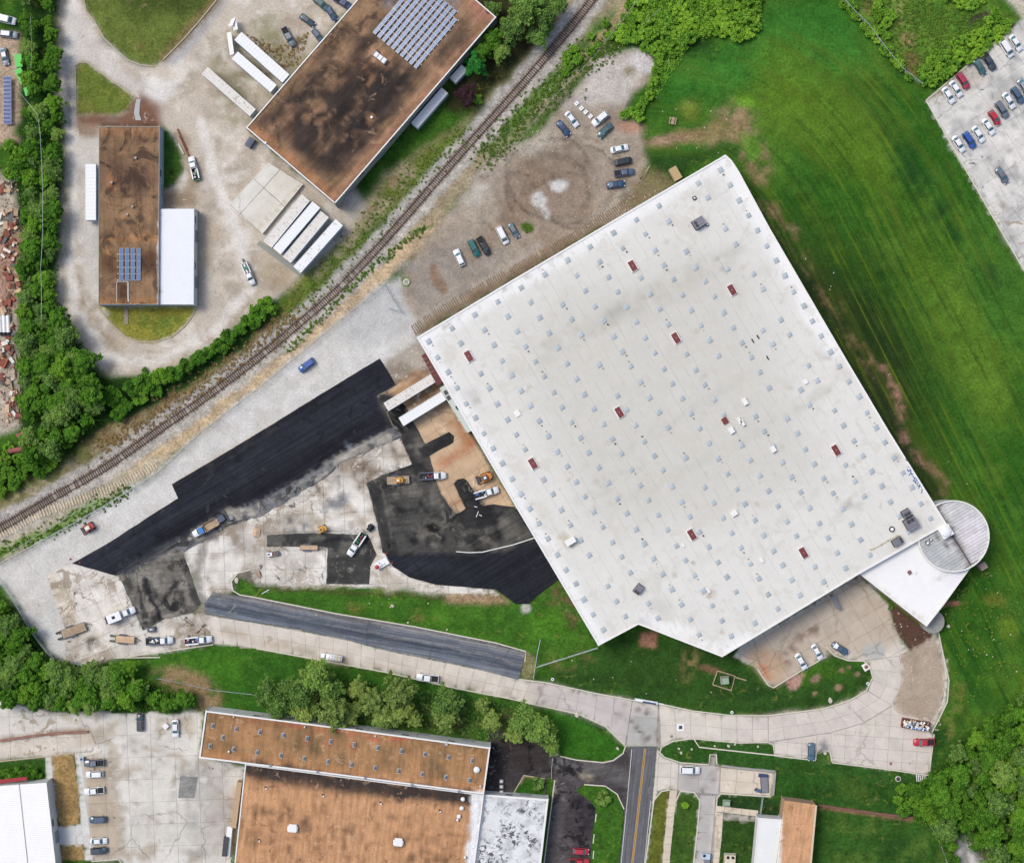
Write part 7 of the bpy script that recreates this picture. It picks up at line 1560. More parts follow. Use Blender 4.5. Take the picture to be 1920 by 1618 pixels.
# asphalt paver with hopper + dump truck
r = empty('dump_truck', (0, 0, 0), 0, 'dump truck with white hood, blue cab and tan bed beside fresh asphalt', 'truck', 'paving crew trucks')
truck_cab(r, 1.3, PAINT['white']); MB().box((2.0, 0, 2.12), (1.2, 1.7, .06)).build('cab_roof_sheet', M_bluep, r)
MB().box((-.9, 0, 1.1), (4.0, 2.2, .2)).build('bed_floor', M_plank2, r)
for s_ in (-1, 1): MB().box((-.9, s_ * 1.1, 1.5), (4.0, .1, .8)).build('bed_side', M_plank2, r); wheel(r, -1.6, s_ * .95, .48, .5); wheel(r, -.5, s_ * .95, .48, .5)
MB().box((1.1, 0, 1.5), (.1, 2.2, .9)).build('bed_headboard', M_plank2, r)
put(r, 392, 986, (-.86, .5), .14)
r = empty('asphalt_paver', (0, 0, 0), 0, 'dark asphalt paver working right behind the tan dump bed', 'paver')
MB().box((0, 0, .9), (1.9, 1.6, 1.0)).build('engine_housing', M_steelb, r); MB().box((1.3, 0, .6), (.9, 2.5, .6)).build('hopper', M_black, r); MB().box((-1.3, 0, .35), (.6, 3.0, .35)).build('screed', M_hvd, r)
for s_ in (-1, 1): MB().box((.1, s_ * .9, .4), (2.2, .3, .7)).build('track', M_tyre, r); MB().box((-.6, s_ * .5, 1.6), (.1, .1, .6)).build('handrail', M_hv, r)
put(r, 416, 972, (-.86, .5), .14)
r = empty('hand_roller', (0, 0, 0), 0, 'small grey walk behind roller on the ragged edge of fresh asphalt', 'roller')
MB().cyl((.3, -.5, .35), (.3, .5, .35), .35, n=14).build('drum', M_hvd, r); MB().box((-.3, 0, .7), (.9, .8, .5)).build('engine', M_hv, r); MB().cyl((-.7, 0, .8), (-1.5, 0, 1.1), .04, n=6).build('handle', M_hvd, r)
put(r, 433, 972, (-.86, .5), .14)
# small white crew van below the strip, with tools
r = empty('utility_cart', (0, 0, 0), 0, 'small white cart with yellow tools on its dark tray, left on pale slabs', 'cart')
MB().box((1.0, 0, .8), (1.3, 1.0, .8)).build('cab', PAINT['white'], r); MB().box((1.2, 0, 1.22), (.6, .4, .05)).build('roof_window', M_glass, r); MB().box((-.6, 0, .6), (2.0, 1.2, .15)).build('tray', M_steelb, r)
for k in range(4): MB().cyl((-1.2 + k * .4, -.4, .8), (-.8 + k * .3, .5, 1.2), .05, n=6).build('tool', M_yelm, r)
for x in (-.9, 1.0):
    for s_ in (-1, 1): wheel(r, x, s_ * .6, .28, .18)
put(r, 514, 1038, (-1, .08), .11)
# white camper and its neighbour on the road verge
r = empty('utility_van', (0, 0, 0), 0, 'low white cart with ladder rack parked at the road edge above the trees', 'van')
MB().loft([sect(a, b, c_, .3) for a, b, c_ in ((-2.9, .7, 1.5), (-2.8, .8, 1.6), (1.2, .8, 1.6), (1.9, .75, 1.1), (2.6, .65, .95), (2.8, .5, .8))]).build('body', PAINT['white'], r)
MB().box((1.55, 0, 1.42), (.5, 1.2, .05), 0, 1, .6).build('windscreen', M_wind, r)
rk = MB(); rk.box((-1.0, .5, 1.75), (3.4, .06, .06)); rk.box((-1.0, -.5, 1.75), (3.4, .06, .06))
for k in range(5): rk.box((-2.5 + .75 * k, 0, 1.75), (.06, 1.1, .05))
rk.build('ladder_rack', M_hv, r); MB().box((-1.9, 0, 1.68), (1.4, 1.1, .06)).build('roof_load', M_cream, r)
for x in (-1.9, 1.6):
    for s_ in (-1, 1): wheel(r, x, s_ * .7)
put(r, 622, 1231, (-1, -.16), .1)
# crew break table, parasol
r = empty('work_table', (0, 0, 0), 0, 'white ground sheet with blue crates and a small red parasol on the yard edge', 'worktable')
MB().box((0, 0, .6), (3.6, 2.0, .08)).build('table_top', M_wbox, r)
for x in (-1.6, 1.6):
    for s_ in (-1, 1): MB().cyl((x, s_ * .85, 0), (x, s_ * .85, .6), .05, n=6).build('leg', M_hv, r)
fill_cargo(r, -.8, 1.0, -.4, .4, .66, [M_bluep, M_side, M_wbox], 7, 5, .5)
put(r, 716, 1056, (.86, -.5), .1)
r = empty('parasol', (0, 0, 0), 0, 'little red parasol at the lower end of the white table', 'parasol')
MB().loft([[(q * math.cos(a * math.pi / 5), q * math.sin(a * math.pi / 5), z_) for a in range(10)] for q, z_ in ((.62, 1.9), (.3, 2.08), (.05, 2.15))]).build('canopy', M_redm, r); MB().cyl((0, 0, 0), (0, 0, 2.0), .03, n=6).build('pole', M_hv, r)
put(r, 708, 1062, (1, 0), .1)
# telehandler in the gravel yard
r = empty('bucket_lift_truck', (0, 0, 0), 0, 'white boom lift truck with a dark bucket standing alone on the gravel yard', 'truck')
truck_cab(r, .3, PAINT['white'], w=.9); MB().box((-1.2, 0, 1.1), (3.0, 1.7, .3)).build('bed_floor', M_hv, r)
for s_ in (-1, 1): MB().box((-1.2, s_ * .78, 1.45), (3.0, .25, .5)).build('tool_locker', PAINT['white'], r); wheel(r, -1.9, s_ * .75, .42, .4)
MB().box((-1.1, 0, 1.7), (2.6, .35, .35)).build('boom', M_wbox, r); MB().box((-1.2, .1, 1.95), (.9, .8, .12)).build('turntable', M_grn, r); MB().box((-3.4, .3, 1.5), (.9, .6, .7)).build('bucket', M_steelb, r)
put(r, 466, 512, (.40, .92), .03, .95)
# open dumpster full of rubbish by the turning circle
r = empty('dumpster', (0, 0, 0), 0, 'open steel dumpster heaped with white and coloured rubbish beside the concrete drive', 'dumpster')
db = MB()
for s_ in (-1, 1): db.box((0, s_ * 1.15, .75), (7.2, .1, 1.4)); db.box((s_ * 3.6, 0, .75), (.1, 2.3, 1.4))
db.box((0, 0, .1), (7.2, 2.3, .1))
for k in range(9): 
    for s_ in (-1, 1): db.box((-3.3 + k * .82, s_ * 1.23, .75), (.1, .08, 1.3))
db.build('container_body', M_rust, r); put(r, 1715, 1357, (.985, .17), .1)
tp = MB(); rr_ = random.Random(9)
tm = [M_wbox, M_wbox, M_cream, M_bluep, M_hvd, M_plank, M_side]
for mi, m in enumerate(tm):
    b = MB()
    for k in range(22 if mi < 2 else 9):
        s_ = rr_.uniform(.25, .8); x = rr_.uniform(-3.3, 3.3); y = rr_.uniform(-.95, .95); b.box((x, y, 1.3 + rr_.random() * .5), (s_, s_ * rr_.uniform(.4, 1), s_ * rr_.uniform(.1, .4)), rr_.uniform(0, 3), 1, rr_.uniform(-.5, .5))
    o = b.build('rubbish_heap', m); put(o, 1715, 1357, (.985, .17), .1); tag(o, ['white bags and sheets piled in the open dumpster', 'white boards heaped in the open dumpster', 'cream boxes heaped in the open dumpster', 'blue scraps in the open dumpster', 'dark scraps in the open dumpster', 'timber offcuts in the open dumpster', 'pale blue sheets in the open dumpster'][mi], 'rubbish', 'rubbish in the dumpster', 'stuff')
# dark blue bin by the plant corner, small boxes etc
def simple(name, label, cat, px, py, d, z, dim, m, parts=(), group=None):
    r = empty(name, (0, 0, 0), 0, label, cat, group); MB().box((0, 0, dim[2] / 2), dim, 0, .94).build('body', m, r)
    for nm, c, dd, mm in parts: MB().box(c, dd).build(nm, mm, r)
    return put(r, px, py, d, z)
simple('waste_skip', 'dark blue waste skip at the lower left corner of the plant', 'skip', 470, 269, (.55, -.83), .03, (2.6, 1.8, 1.5), PAINT['navy'], [('lid', (0, .4, 1.54), (2.5, .8, .06), PAINT['navy']), ('lid', (0, -.45, 1.58), (2.5, .8, .06), M_steelb)])
simple('white_box', 'small white box on the concrete next to the white sedan', 'box', 312, 1360, (.7, .7), .1, (1.2, 1.3, .9), M_wbox, [('lid', (0, 0, .94), (1.25, 1.35, .08), M_cop)])
simple('electrical_cabinet', 'green transformer cabinet inside the square wooden border on the lawn', 'transformer', 1359, 1275, (1, -.1), .05, (1.9, 1.8, 1.4), mat('transformer_green', (120, 146, 120), .6, var=.05), [('door', (0, 0, 1.42), (1.7, 1.6, .05), mat('pale_green_lid', (142, 164, 140), .6)), ('pad', (0, 0, .05), (2.3, 2.2, .1), M_wallg)])
simple('electrical_cabinet', 'green transformer cabinet on a pad in the lawn left of the wire fence', 'transformer', 1362, 1504, (1, .05), .17, (1.6, 1.3, 1.3), bpy.data.materials['transformer_green'], [('door', (0, .1, 1.32), (1.4, .9, .05), bpy.data.materials['pale_green_lid']), ('pad', (0, -.1, .05), (2.0, 1.8, .1), M_wallg)])
simple('site_sign_board', 'long white and navy sign box lying at the kerb by the street head', 'sign', 1212, 1314, (.98, .17), .1, (6.2, .7, .8), M_wbox, [('sign_face', (.8, -.2, .82), (3.6, .45, .05), PAINT['navy']), ('trim', (3.6, 0, .2), (2.0, .25, .2), M_wbox)])
simple('air_conditioner', 'cream air conditioner with two black fans at the small white building', 'air conditioner', 1368, 1608, (1, .04), .17, (2.8, 2.4, 1.4), M_cream, [('pad', (0, 0, .05), (3.2, 2.8, .08), M_wallg)])
acr = bpy.data.objects.get('air_conditioner')
for s_ in (-.5, .5): MB().cyl((s_ * 1.3, .5, 1.35), (s_ * 1.3, .5, 1.46), .42, n=16).build('fan', M_black, acr)
simple('air_conditioner', 'pale grey rooftop unit on a pallet at the end of the narrow drive', 'air conditioner', 1323, 1603, (1, .1), .12, (2.2, 1.5, 1.3), M_side, [('fan', (-.5, .2, 1.33), (.7, .7, .06), M_black), ('pipework', (.4, -1.3, .5), (1.4, 1.2, .5), M_hv)])
simple('ladder_truck_bed', 'dark framed utility trailer on the pale slabs near the retaining wall', 'trailer', 1433, 1470, (.05, 1), .12, (4.4, 2.0, .5), M_hvd, [('deck', (0, 0, .52), (4.0, 1.7, .05), M_hv)])
simple('loading_dolly', 'navy dolly by the retaining wall at the top of the pale slabs', 'dolly', 1430, 1453, (1, .1), .12, (2.3, 1.0, .5), PAINT['navy'], [('handle', (1.2, 0, .6), (.1, .8, .5), M_hvd)])
simple('loading_dolly', 'navy dolly at the lower edge of the pale slabs', 'dolly', 1422, 1481, (.9, .35), .12, (1.9, .9, .5), PAINT['slate'], [('handle', (-1.1, 0, .6), (.1, .8, .5), M_hvd)])
simple('steel_stand', 'black step stand at the white metal roofed shop wall', 'stand', 106, 1569, (1, 0), .17, (.9, 1.5, .9), M_black, [('top_plate', (0, 0, .93), (1.0, 1.6, .05), M_trim)])
simple('gate_keypad', 'small cabinet with white frame at the head of the parking row', 'cabinet', 155, 1421, (1, 0), .12, (1.1, 1.1, 1.2), M_side, [('top', (0, 0, 1.24), (.6, .6, .05), M_hvd)])
for x, y, t in ((1081, 195, 'topmost with a dark mark'), (1090, 204, 'second'), (1098, 211, 'third'), (1107, 219, 'lowest, beside the white wagon')):
    simple('paving_block', 'white concrete block on the dirt lot, ' + t + ' of four', 'block', x, y, (.7, .7), .03, (.95, 1.2, .4), M_wbox, [('lifting_eye', (0, 0, .42), (.2, .2, .06), M_hvd)], 'white blocks on the dirt lot')
for x, y, t in ((1272, 1364, ''),):
    r = empty('storm_drain', (0, 0, 0), 0, 'square storm drain with a white painted collar in the concrete road', 'drain')
    MB().box((0, 0, .02), (1.9, 1.9, .04)).build('collar', M_wbox, r); MB().box((0, 0, .05), (.9, .9, .03)).build('grate', M_hvd, r); put(r, 1276, 1363, (1, 0), .12)
def manhole(x, y, label, rr_=.45, z=.12, m=None):
    r = empty('manhole', (0, 0, 0), 0, label, 'manhole'); MB().cyl((0, 0, 0), (0, 0, .03), rr_ * 1.5, n=18).build('collar', M_kerbd, r); MB().cyl((0, 0, .03), (0, 0, .06), rr_, n=18).build('cover', m or M_rust, r); put(r, x, y, (1, 0), z)
manhole(1624, 1250, 'round manhole cover set in a square pad at the tip of the plaza lawn', .4, .2); manhole(1670, 1431, 'round rusty manhole cover low on the wide concrete drive', .3); manhole(1259, 1380, 'grey manhole cover near the street head', .3, m=M_hv)
MB().box((0, 0, 0), (1.9, 1.6, .1)).build('manhole_pad', M_cop)
o = bpy.data.objects['manhole_pad']; tag(o, 'pale square pad under the manhole at the plaza lawn tip', 'pad'); put(o, 1623, 1250, (.5, .85), .17)
r = empty('concrete_well', (0, 0, 0), 0, 'round concrete well head with green weeds beside the gravel lane', 'well'); MB().cyl((0, 0, 0), (0, 0, .5), .85, n=24).build('ring', M_kerb, r); MB().cyl((0, 0, .5), (0, 0, .54), .6, n=20).build('lid', M_wallg, r); put(r, 762, 529, (1, 0), 0)
r = empty('planter_ring', (0, 0, 0), 0, 'white ringed planter on the lawn near the tree edge', 'planter'); MB().cyl((0, 0, 0), (0, 0, .5), .72, n=24).build('rim', M_kerb, r); MB().cyl((0, 0, .5), (0, 0, .53), .55, n=20).build('soil', M_hvd, r); put(r, 1683, 1459, (1, 0), .17)
for x, y, t in ((1036, 1273, 'by the wire fence gate'), (1372, 1335, 'near the kerb of the curving road'), (1627, 1281, 'at the tip of the plaza lawn')):
    r = empty('hose_bib_ring', (0, 0, 0), 0, 'small white open ring standing on the lawn ' + t, 'fixture', 'white rings on the lawns'); MB().cyl((0, 0, 0), (0, 0, .3), .42, n=14).build('ring', M_wbox, r); MB().cyl((0, 0, .3), (0, 0, .33), .2, n=10).build('core', M_hvd, r); put(r, x, y, (1, 0), .05)
r = empty('bench', (0, 0, 0), 0, 'slatted timber picnic table on the grass beyond the dirt lot', 'picnic table')
for k in range(3): MB().box((-.25 + k * .25, 0, .75), (.22, 1.7, .06)).build('table_board', M_plank2, r)
for s_ in (-1, 1): MB().box((s_ * .72, 0, .45), (.24, 1.7, .05)).build('seat_board', M_plank2, r)
for s_ in (-1, 1): MB().box((0, s_ * .6, .38), (1.3, .08, .7)).build('leg_frame', M_plank2, r)
put(r, 1261, 228, (.97, .2), .03, 1.1)
r = empty('timber_hut', (0, 0, 0), 0, 'tan plywood hut against the north wall of the warehouse', 'hut')
MB().box((0, 0, 1.1), (3.3, 1.9, 2.2)).build('wall', M_plank, r); MB().box((0, 0, 2.25), (3.5, 2.1, .1)).build('roof', mat('plywood_roof', (176, 152, 112), .8, var=.06), r); put(r, 1265, 328, (.5, .87), .03)
r = empty('entry_canopy', (0, 0, 0), 0, 'narrow grey metal canopy sloping from the warehouse wall over the plaza', 'canopy')
MB().box((0, 0, 2.4), (3.8, .9, .1), 0, 1, .05).build('roof_sheet', M_hv, r); MB().box((1.7, 0, 1.2), (.2, .7, 2.4)).build('post', M_hv, r); MB().box((-1.7, 0, 1.2), (.2, .7, 2.4)).build('post', M_hv, r); put(r, 1563, 1127, (.45, .9), .1)
for k, (x, y) in enumerate(((342, 262), (346, 275), (340, 280))):
    o = MB().box((0, 0, .2), (6.0 if k < 2 else 3, .35, .3)).build('timber_beam', M_rust if k < 2 else M_cream); tag(o, ['long orange brown beam lying by the grass, upper one', 'long orange brown beam lying by the grass, lower one', 'shorter cream beam beside the orange brown ones'][k], 'beam', 'beams by the grass'); put(o, x, y, (.42, .9), .03)
tl = MB()
for i, (x, y, a_, l) in enumerate(((1205, 330, -.9, 4), (1208, 325, -.95, 4.2), (1200, 340, -.7, 2.6), (1213, 322, -1.1, 3.4))):
    o = MB().box((0, 0, .1), (l, .16, .16)).build('timber_pole', M_plank2); tag(o, 'weathered pole lying in the weeds north of the warehouse', 'pole', 'poles in the weeds'); put(o, x, y, (math.cos(a_), math.sin(a_)), .03)
for i in range(6):
    o = MB().box((0, 0, .12), (1.9, .2, .2)).build('timber_post', M_cop); tag(o, 'whitish post lying at the lower corner of the concrete drive', 'post', 'posts at the drive corner'); put(o, 1718 + i * 3.6, 1457 + i * .5, (.1 + .05 * (i % 3), 1), .1 + .15)
# transformer border and retaining edges
for name, label, pts, m in (('timber_border', 'square timber border round the green transformer cabinet', [(1345, 1257), (1378, 1267), (1371, 1294), (1336, 1283), (1345, 1257)], M_plank2),
    ('timber_edging', 'thin timber edging running away from the transformer border', [(1378, 1269), (1399, 1275)], M_plank2), ('stone_retaining_wall', 'rough pale stone wall above the slabs beside the lower lawn', [(1353, 1434), (1380, 1438), (1453, 1445)], M_wallg),
    ('slab_retaining_wall', 'grey block wall closing the right end of the pale slabs', [(1453, 1446), (1449, 1490)], M_wallg), ('brick_boundary_wall', 'long low brick wall north of the fenced lawn', [(1534, 1508), (1600, 1518), (1712, 1532)], mat('dark_brick', (120, 84, 72), .9, var=.2)),
    ('red_kerb_wall', 'weathered red topped low wall along the south west access road', [(0, 1388), (60, 1379), (110, 1374), (166, 1371)], mat('faded_red_wall', (146, 108, 92), .9, var=.3, vs=.6)), ('concrete_step', 'long pale concrete beam at the head of the parking row', [(152, 1418), (190, 1408)], M_kerb)):
    o = ribbon(name, pts, .5 if 'timber' not in name else .3, 0, .7 if 'wall' in name else .3, m, kind=None); tag(o, label, 'wall' if 'wall' in name else 'edging')
o = ribbon('garden_edge', [(1301, 1385), (1311, 1400), (1440, 1414), (1462, 1416)], .3, .15, .35, M_kerb, kind=None); tag(o, 'thin pale edging crossing the long grass verge', 'edging')
sheet('grass_strip', [(1536, 1205), (1541, 1205), (1551, 1222), (1546, 1226)], M_ground, G, .2, 4, z=.17)

simple('tan_pallet', 'tan board stack on the pale slabs left of the asphalt strip', 'pallet', 481, 998, (1, .1), .12, (2.0, 1.9, .3), M_plank, [('top_board', (.3, 0, .33), (.9, 1.6, .06), M_plank2)])
simple('wooden_crate', 'brown crate on the slabs just above the grass tip', 'crate', 486, 1076, (.35, .93), .12, (1.6, .8, .5), M_rust, [('lid_board', (0, 0, .52), (1.5, .6, .05), M_plank2)])
# ---- railway: rails and sleepers
M_sleep = mat('creosoted_sleeper', (92, 74, 64), .95, var=.35, vs=.8); M_sleepg = mat('bleached_sleeper', (196, 180, 152), .95, var=.3, vs=.6); M_sleept = mat('half_buried_sleeper', (120, 100, 76), .95, var=.3, vs=.6); M_rail = mat('rusty_rail', (94, 68, 58), .5, .3, var=.15)
def arc(pts, n):
    """points every n metres along a smoothed pixel line"""
    P = [Vector(W(x, y)) for x, y in pts]; out = []; d = 0.0
    def cr(p0, p1, p2, p3, t): return .5 * ((2 * p1) + (-p0 + p2) * t + (2 * p0 - 5 * p1 + 4 * p2 - p3) * t * t + (-p0 + 3 * p1 - 3 * p2 + p3) * t ** 3)
    fine = []
    for i in range(1, len(P) - 2):
        for k in range(40): fine.append(cr(P[i - 1], P[i], P[i + 1], P[i + 2], k / 40))
    acc = 0.0; out = [fine[0]]
    for a, b in zip(fine, fine[1:]):
        L = (b - a).length; acc += L
        while acc >= n: acc -= n; out.append(b - (b - a).normalized() * acc)
    return out
rr_ = random.Random(4)
def track(label, pts, gap, msl, rails, keep, sl=2.55, sw=.24, z=.12, missing=.05, name='railway_track'):
    q = arc(pts, gap); r = empty(name, tuple(q[len(q) // 2][:2]) + (0,), 0, label, 'railway track'); c = r.location.copy()
    if rails:
        for s_ in (-1, 1):
            mb = MB(); L_ = []
            for i in range(0, len(q) - 4, 4):
                a, b = q[i], q[i + 4]; d = (b - a).normalized(); nn = Vector((-d.y, d.x, 0)) * s_ * .76; m_ = (a + b) / 2 + nn - c
                mb.box((m_.x, m_.y, z + .24), ((b - a).length + .02, .075, .16), math.atan2(d.y, d.x)); mb.box((m_.x, m_.y, z + .15), ((b - a).length + .02, .15, .03), math.atan2(d.y, d.x))
            mb.build('rail', M_rail, r)
    base = MB().box((0, 0, 0), (sw, sl, .16)).build('sleeper', msl, r); n = 0; rest = MB()
    vis = []
    for i in range(len(q) - 1):
        if rr_.random() < missing: continue
        d = q[i + 1] - q[i]; p = q[i] - c; a = math.atan2(d.y, d.x) + rr_.gauss(0, .035); off_ = rr_.gauss(0, .08)
        infr = abs(q[i].x) < 135 and abs(q[i].y) < 114
        vis.append((infr, p.x - math.sin(a) * off_, p.y + math.cos(a) * off_, a, rr_.uniform(-.03, .02)))
    vis.sort(key=lambda t: not t[0])
    for infr, x, y, a, dz in vis:
        if n < keep and infr:
            o = base if n == 0 else sib(base); o.location = (x, y, z + dz); o.rotation_euler = (0, 0, a); o.scale = (rr_.uniform(.85, 1.2), rr_.uniform(.85, 1.08), 1); n += 1
        else: rest.box((x, y, z + dz), (sw, sl, .16), a)
    if rest.v: o = rest.build('sleeper_run', msl, r); o['kind'] = 'stuff'
    return r
track('rusty railway track crossing the scene diagonally on grey ballast', RAIL, .62, M_sleep, True, 296)
track('bleached siding sleepers without rails beside the lower left end of the railway', [(-120, 1050), (-40, 1022), (0, 1005), (75, 963), (175, 927), (237, 902), (300, 864), (330, 840)], .80, M_sleepg, False, 140, 2.3, .34, .09, .08, 'siding_sleepers')
track('half buried sleepers of an abandoned siding along the warehouse wall', [(740, 640), (776, 619), (856, 568), (960, 511), (1060, 454), (1130, 412), (1205, 362), (1240, 340)], .62, M_sleept, False, 180, 2.9, .24, .05, .06, 'abandoned_siding')

# ---- solar strip, green bins and scrap in the salvage yard
r = empty('solar_array', (0, 0, 0), 0, 'single column of twelve dark blue solar panels in the salvage yard', 'solar array')
for k in range(12):
    o = MB().box((0, 0, 0), (2.1, .98, .05)).build('solar_panel', M_pvf, r); o.location = ((.0 + .006 * k), -k * 1.04 + 5.7, 1.2); o.rotation_euler = (.12, 0, 0)
    MB().box((0, 0, .03), (2.02, .9, .02)).build('cell_sheet', M_pvd, o)
for y in (-5, 0, 5): MB().box((0, y, .6), (1.6, .1, 1.2)).build('stand', M_hv, r)
put(r, 16, 190, (1, 0), .03)
for i, (x, y, d, L, t) in enumerate(((37, 116, (.1, 1), 3.0, 'upper bright green skip at the edge of the salvage yard'), (42, 145, (.45, .9), 3.8, 'middle bright green skip leaning into the trees'), (55, 173, (.3, .95), 2.0, 'small bright green skip among the trees'))):
    rr2 = empty('green_skip', (0, 0, 0), 0, t, 'skip', 'green skips'); g_ = mat('bright_green_paint_%s' % 'abc'[i], (66, 190, 70), .5, var=.06)
    b = MB(); b.box((0, 0, .6), (L, 1.7, 1.1), 0, 1.12); b.build('body', g_, rr2); MB().box((0, 0, 1.17), (L * .98, 1.6, .05)).build('cover', g_, rr2); put(rr2, x, y, d, .03)
sm = [M_rust, M_sleep, M_plank, M_plank2, mat('scrap_red', (150, 84, 66), .9, var=.25), mat('scrap_tan', (184, 160, 130), .9, var=.15), M_hvd, M_dirtyw, M_rust]
sl_ = ['rusty plate', 'dark brown sheet', 'timber board', 'grey board', 'red brown slab', 'tan sheet', 'dark crate', 'white panel', 'rusty frame']
rr_ = random.Random(21)
where = [(0, 36, 335, 360, 'just under the first trees at the left edge'), (0, 34, 395, 430, 'in the upper scrap heap'), (0, 40, 430, 500, 'in the red brown scrap heap'), (0, 36, 500, 590, 'in the middle scrap heap'), (0, 26, 600, 690, 'by the white tanks'), (0, 28, 700, 790, 'on the lower salvage yard')]
for k in range(170):
    x0, x1, y0, y1, wh_ = where[int(rr_.random() ** .8 * 5.99)]; mi = rr_.randrange(len(sm)); s_ = rr_.uniform(.5, 2.2)
    o = MB().box((0, 0, rr_.uniform(.2, .8)), (s_, s_ * rr_.uniform(.25, .8), rr_.uniform(.1, .5)), 0, rr_.uniform(.85, 1)).build('scrap_piece', sm[mi])
    tag(o, '%s lying %s' % (sl_[mi], wh_), 'scrap', 'scrap pieces, %s %s' % (sl_[mi], wh_)); put(o, rr_.uniform(x0, x1), rr_.uniform(y0, y1), (math.cos(k * 1.7), math.sin(k * 1.7)), .02)
for k in range(3):
    r = empty('white_tank', (0, 0, 0), 0, ['white tank standing leftmost of three in the salvage yard', 'white tank in the middle of three in the salvage yard', 'white tank rightmost of three, next to the trees'][k], 'tank', 'white tanks')
    MB().cyl((-2.2, 0, .6), (2.2, 0, .6), .54, n=18).build('shell', M_wbox, r); MB().cyl((2.2, 0, .6), (2.9, 0, .6), .56, n=16).build('black_end', M_black, r); MB().box((0, 0, .15), (3.2, .8, .2)).build('cradle', M_hvd, r); put(r, 2 + k * 7.6, 608, (.04, 1), .03)
for x, y, d, L, rd, t in ((46, 814, (.93, -.3), 3.6, .62, 'red brown tank among bushes, upper of the rusty cylinders'), (32, 844, (.98, -.12), 3.6, .72, 'long maroon tank among bushes, middle of the rusty cylinders'), (14, 862, (1, 0), 1.6, .5, 'short rusty tank with white end near the left edge'), (54, 852, (1, 0), 1.2, .45, 'small rusty tank half hidden by bushes'), (43, 780, (1, 0), 2.8, .75, 'purple brown tank at the foot of the pipe stack')):
    r = empty('rusty_tank', (0, 0, 0), 0, t, 'tank', 'rusty tanks'); MB().cyl((-L / 2, 0, rd), (L / 2, 0, rd), rd, n=18).build('shell', mat('tank_rust', (140, 78, 74), .8, var=.15, vs=.8) if 'tank_rust' not in bpy.data.materials else bpy.data.materials['tank_rust'], r); MB().cyl((L / 2, 0, rd), (L / 2 + .25, 0, rd), rd, rd * .5, n=18).build('end_cap', M_rust, r); MB().box((0, 0, .15), (L * .7, rd, .3)).build('cradle', M_hvd, r); put(r, x, y, d, .6)
for k in range(16):
    o = MB().cyl((-2.4, 0, .15), (2.4, 0, .15), rr_.uniform(.07, .16), n=8).build('scrap_pipe', [M_rust, M_sleep, M_plank2][k % 3]); tag(o, 'long rusty pipe in the bundle beside the salvage yard trees', 'pipe', 'pipes in the bundle'); put(o, 28 + rr_.uniform(-2, 14), (690 if k < 8 else 752) + rr_.uniform(-12, 8), (.05 + rr_.uniform(-.12, .2), 1), .1 + k * .03)
r = empty('orange_skip', (0, 0, 0), 0, 'orange rimmed open skip at the left edge of the salvage yard', 'skip'); b = MB()
for s_ in (-1, 1): b.box((0, s_ * 1.1, .7), (3.2, .14, 1.3)); b.box((s_ * 1.6, 0, .7), (.14, 2.2, 1.3))
b.build('body', mat('orange_paint', (206, 112, 70), .7, var=.15), r); MB().box((0, 0, .5), (3.0, 2.0, .5)).build('load', M_rust, r); put(r, 3, 678, (.9, .45), .03)
# ================================================================ TREES, SHRUBS, WEEDS
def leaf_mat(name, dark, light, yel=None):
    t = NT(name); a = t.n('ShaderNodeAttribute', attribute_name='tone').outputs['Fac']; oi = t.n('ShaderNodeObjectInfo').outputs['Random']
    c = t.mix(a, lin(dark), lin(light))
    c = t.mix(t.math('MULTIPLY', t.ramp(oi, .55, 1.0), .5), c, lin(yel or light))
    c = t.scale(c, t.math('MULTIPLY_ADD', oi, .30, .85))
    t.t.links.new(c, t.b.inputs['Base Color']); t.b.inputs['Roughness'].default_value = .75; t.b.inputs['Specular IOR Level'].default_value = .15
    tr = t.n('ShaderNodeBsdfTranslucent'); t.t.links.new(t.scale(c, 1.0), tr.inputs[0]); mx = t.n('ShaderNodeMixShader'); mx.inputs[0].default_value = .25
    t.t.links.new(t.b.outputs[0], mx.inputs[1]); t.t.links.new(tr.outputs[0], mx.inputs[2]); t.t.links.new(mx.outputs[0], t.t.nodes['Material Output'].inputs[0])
    return t.m
L_wood = leaf_mat('wood_leaves', (46, 94, 24), (106, 158, 48), (124, 164, 48))
L_dark = leaf_mat('dark_leaves', (54, 88, 36), (128, 166, 80), (140, 170, 76))
L_shrub = leaf_mat('shrub_leaves', (70, 122, 30), (140, 190, 62), (158, 196, 58))
L_olive = leaf_mat('olive_leaves', (84, 114, 46), (152, 176, 92), (160, 178, 86))
L_purp = leaf_mat('purple_leaves', (34, 22, 30), (74, 50, 58), (66, 44, 46))
L_deep = leaf_mat('deep_green_leaves', (30, 96, 36), (64, 150, 60))
L_weed = leaf_mat('weed_leaves', (66, 100, 32), (108, 140, 48), (120, 132, 52))
L_dry = leaf_mat('dry_weed_leaves', (132, 110, 70), (176, 150, 100), (160, 96, 66))
M_bark = mat('bark', (108, 92, 76), .95, var=.2, vs=2)

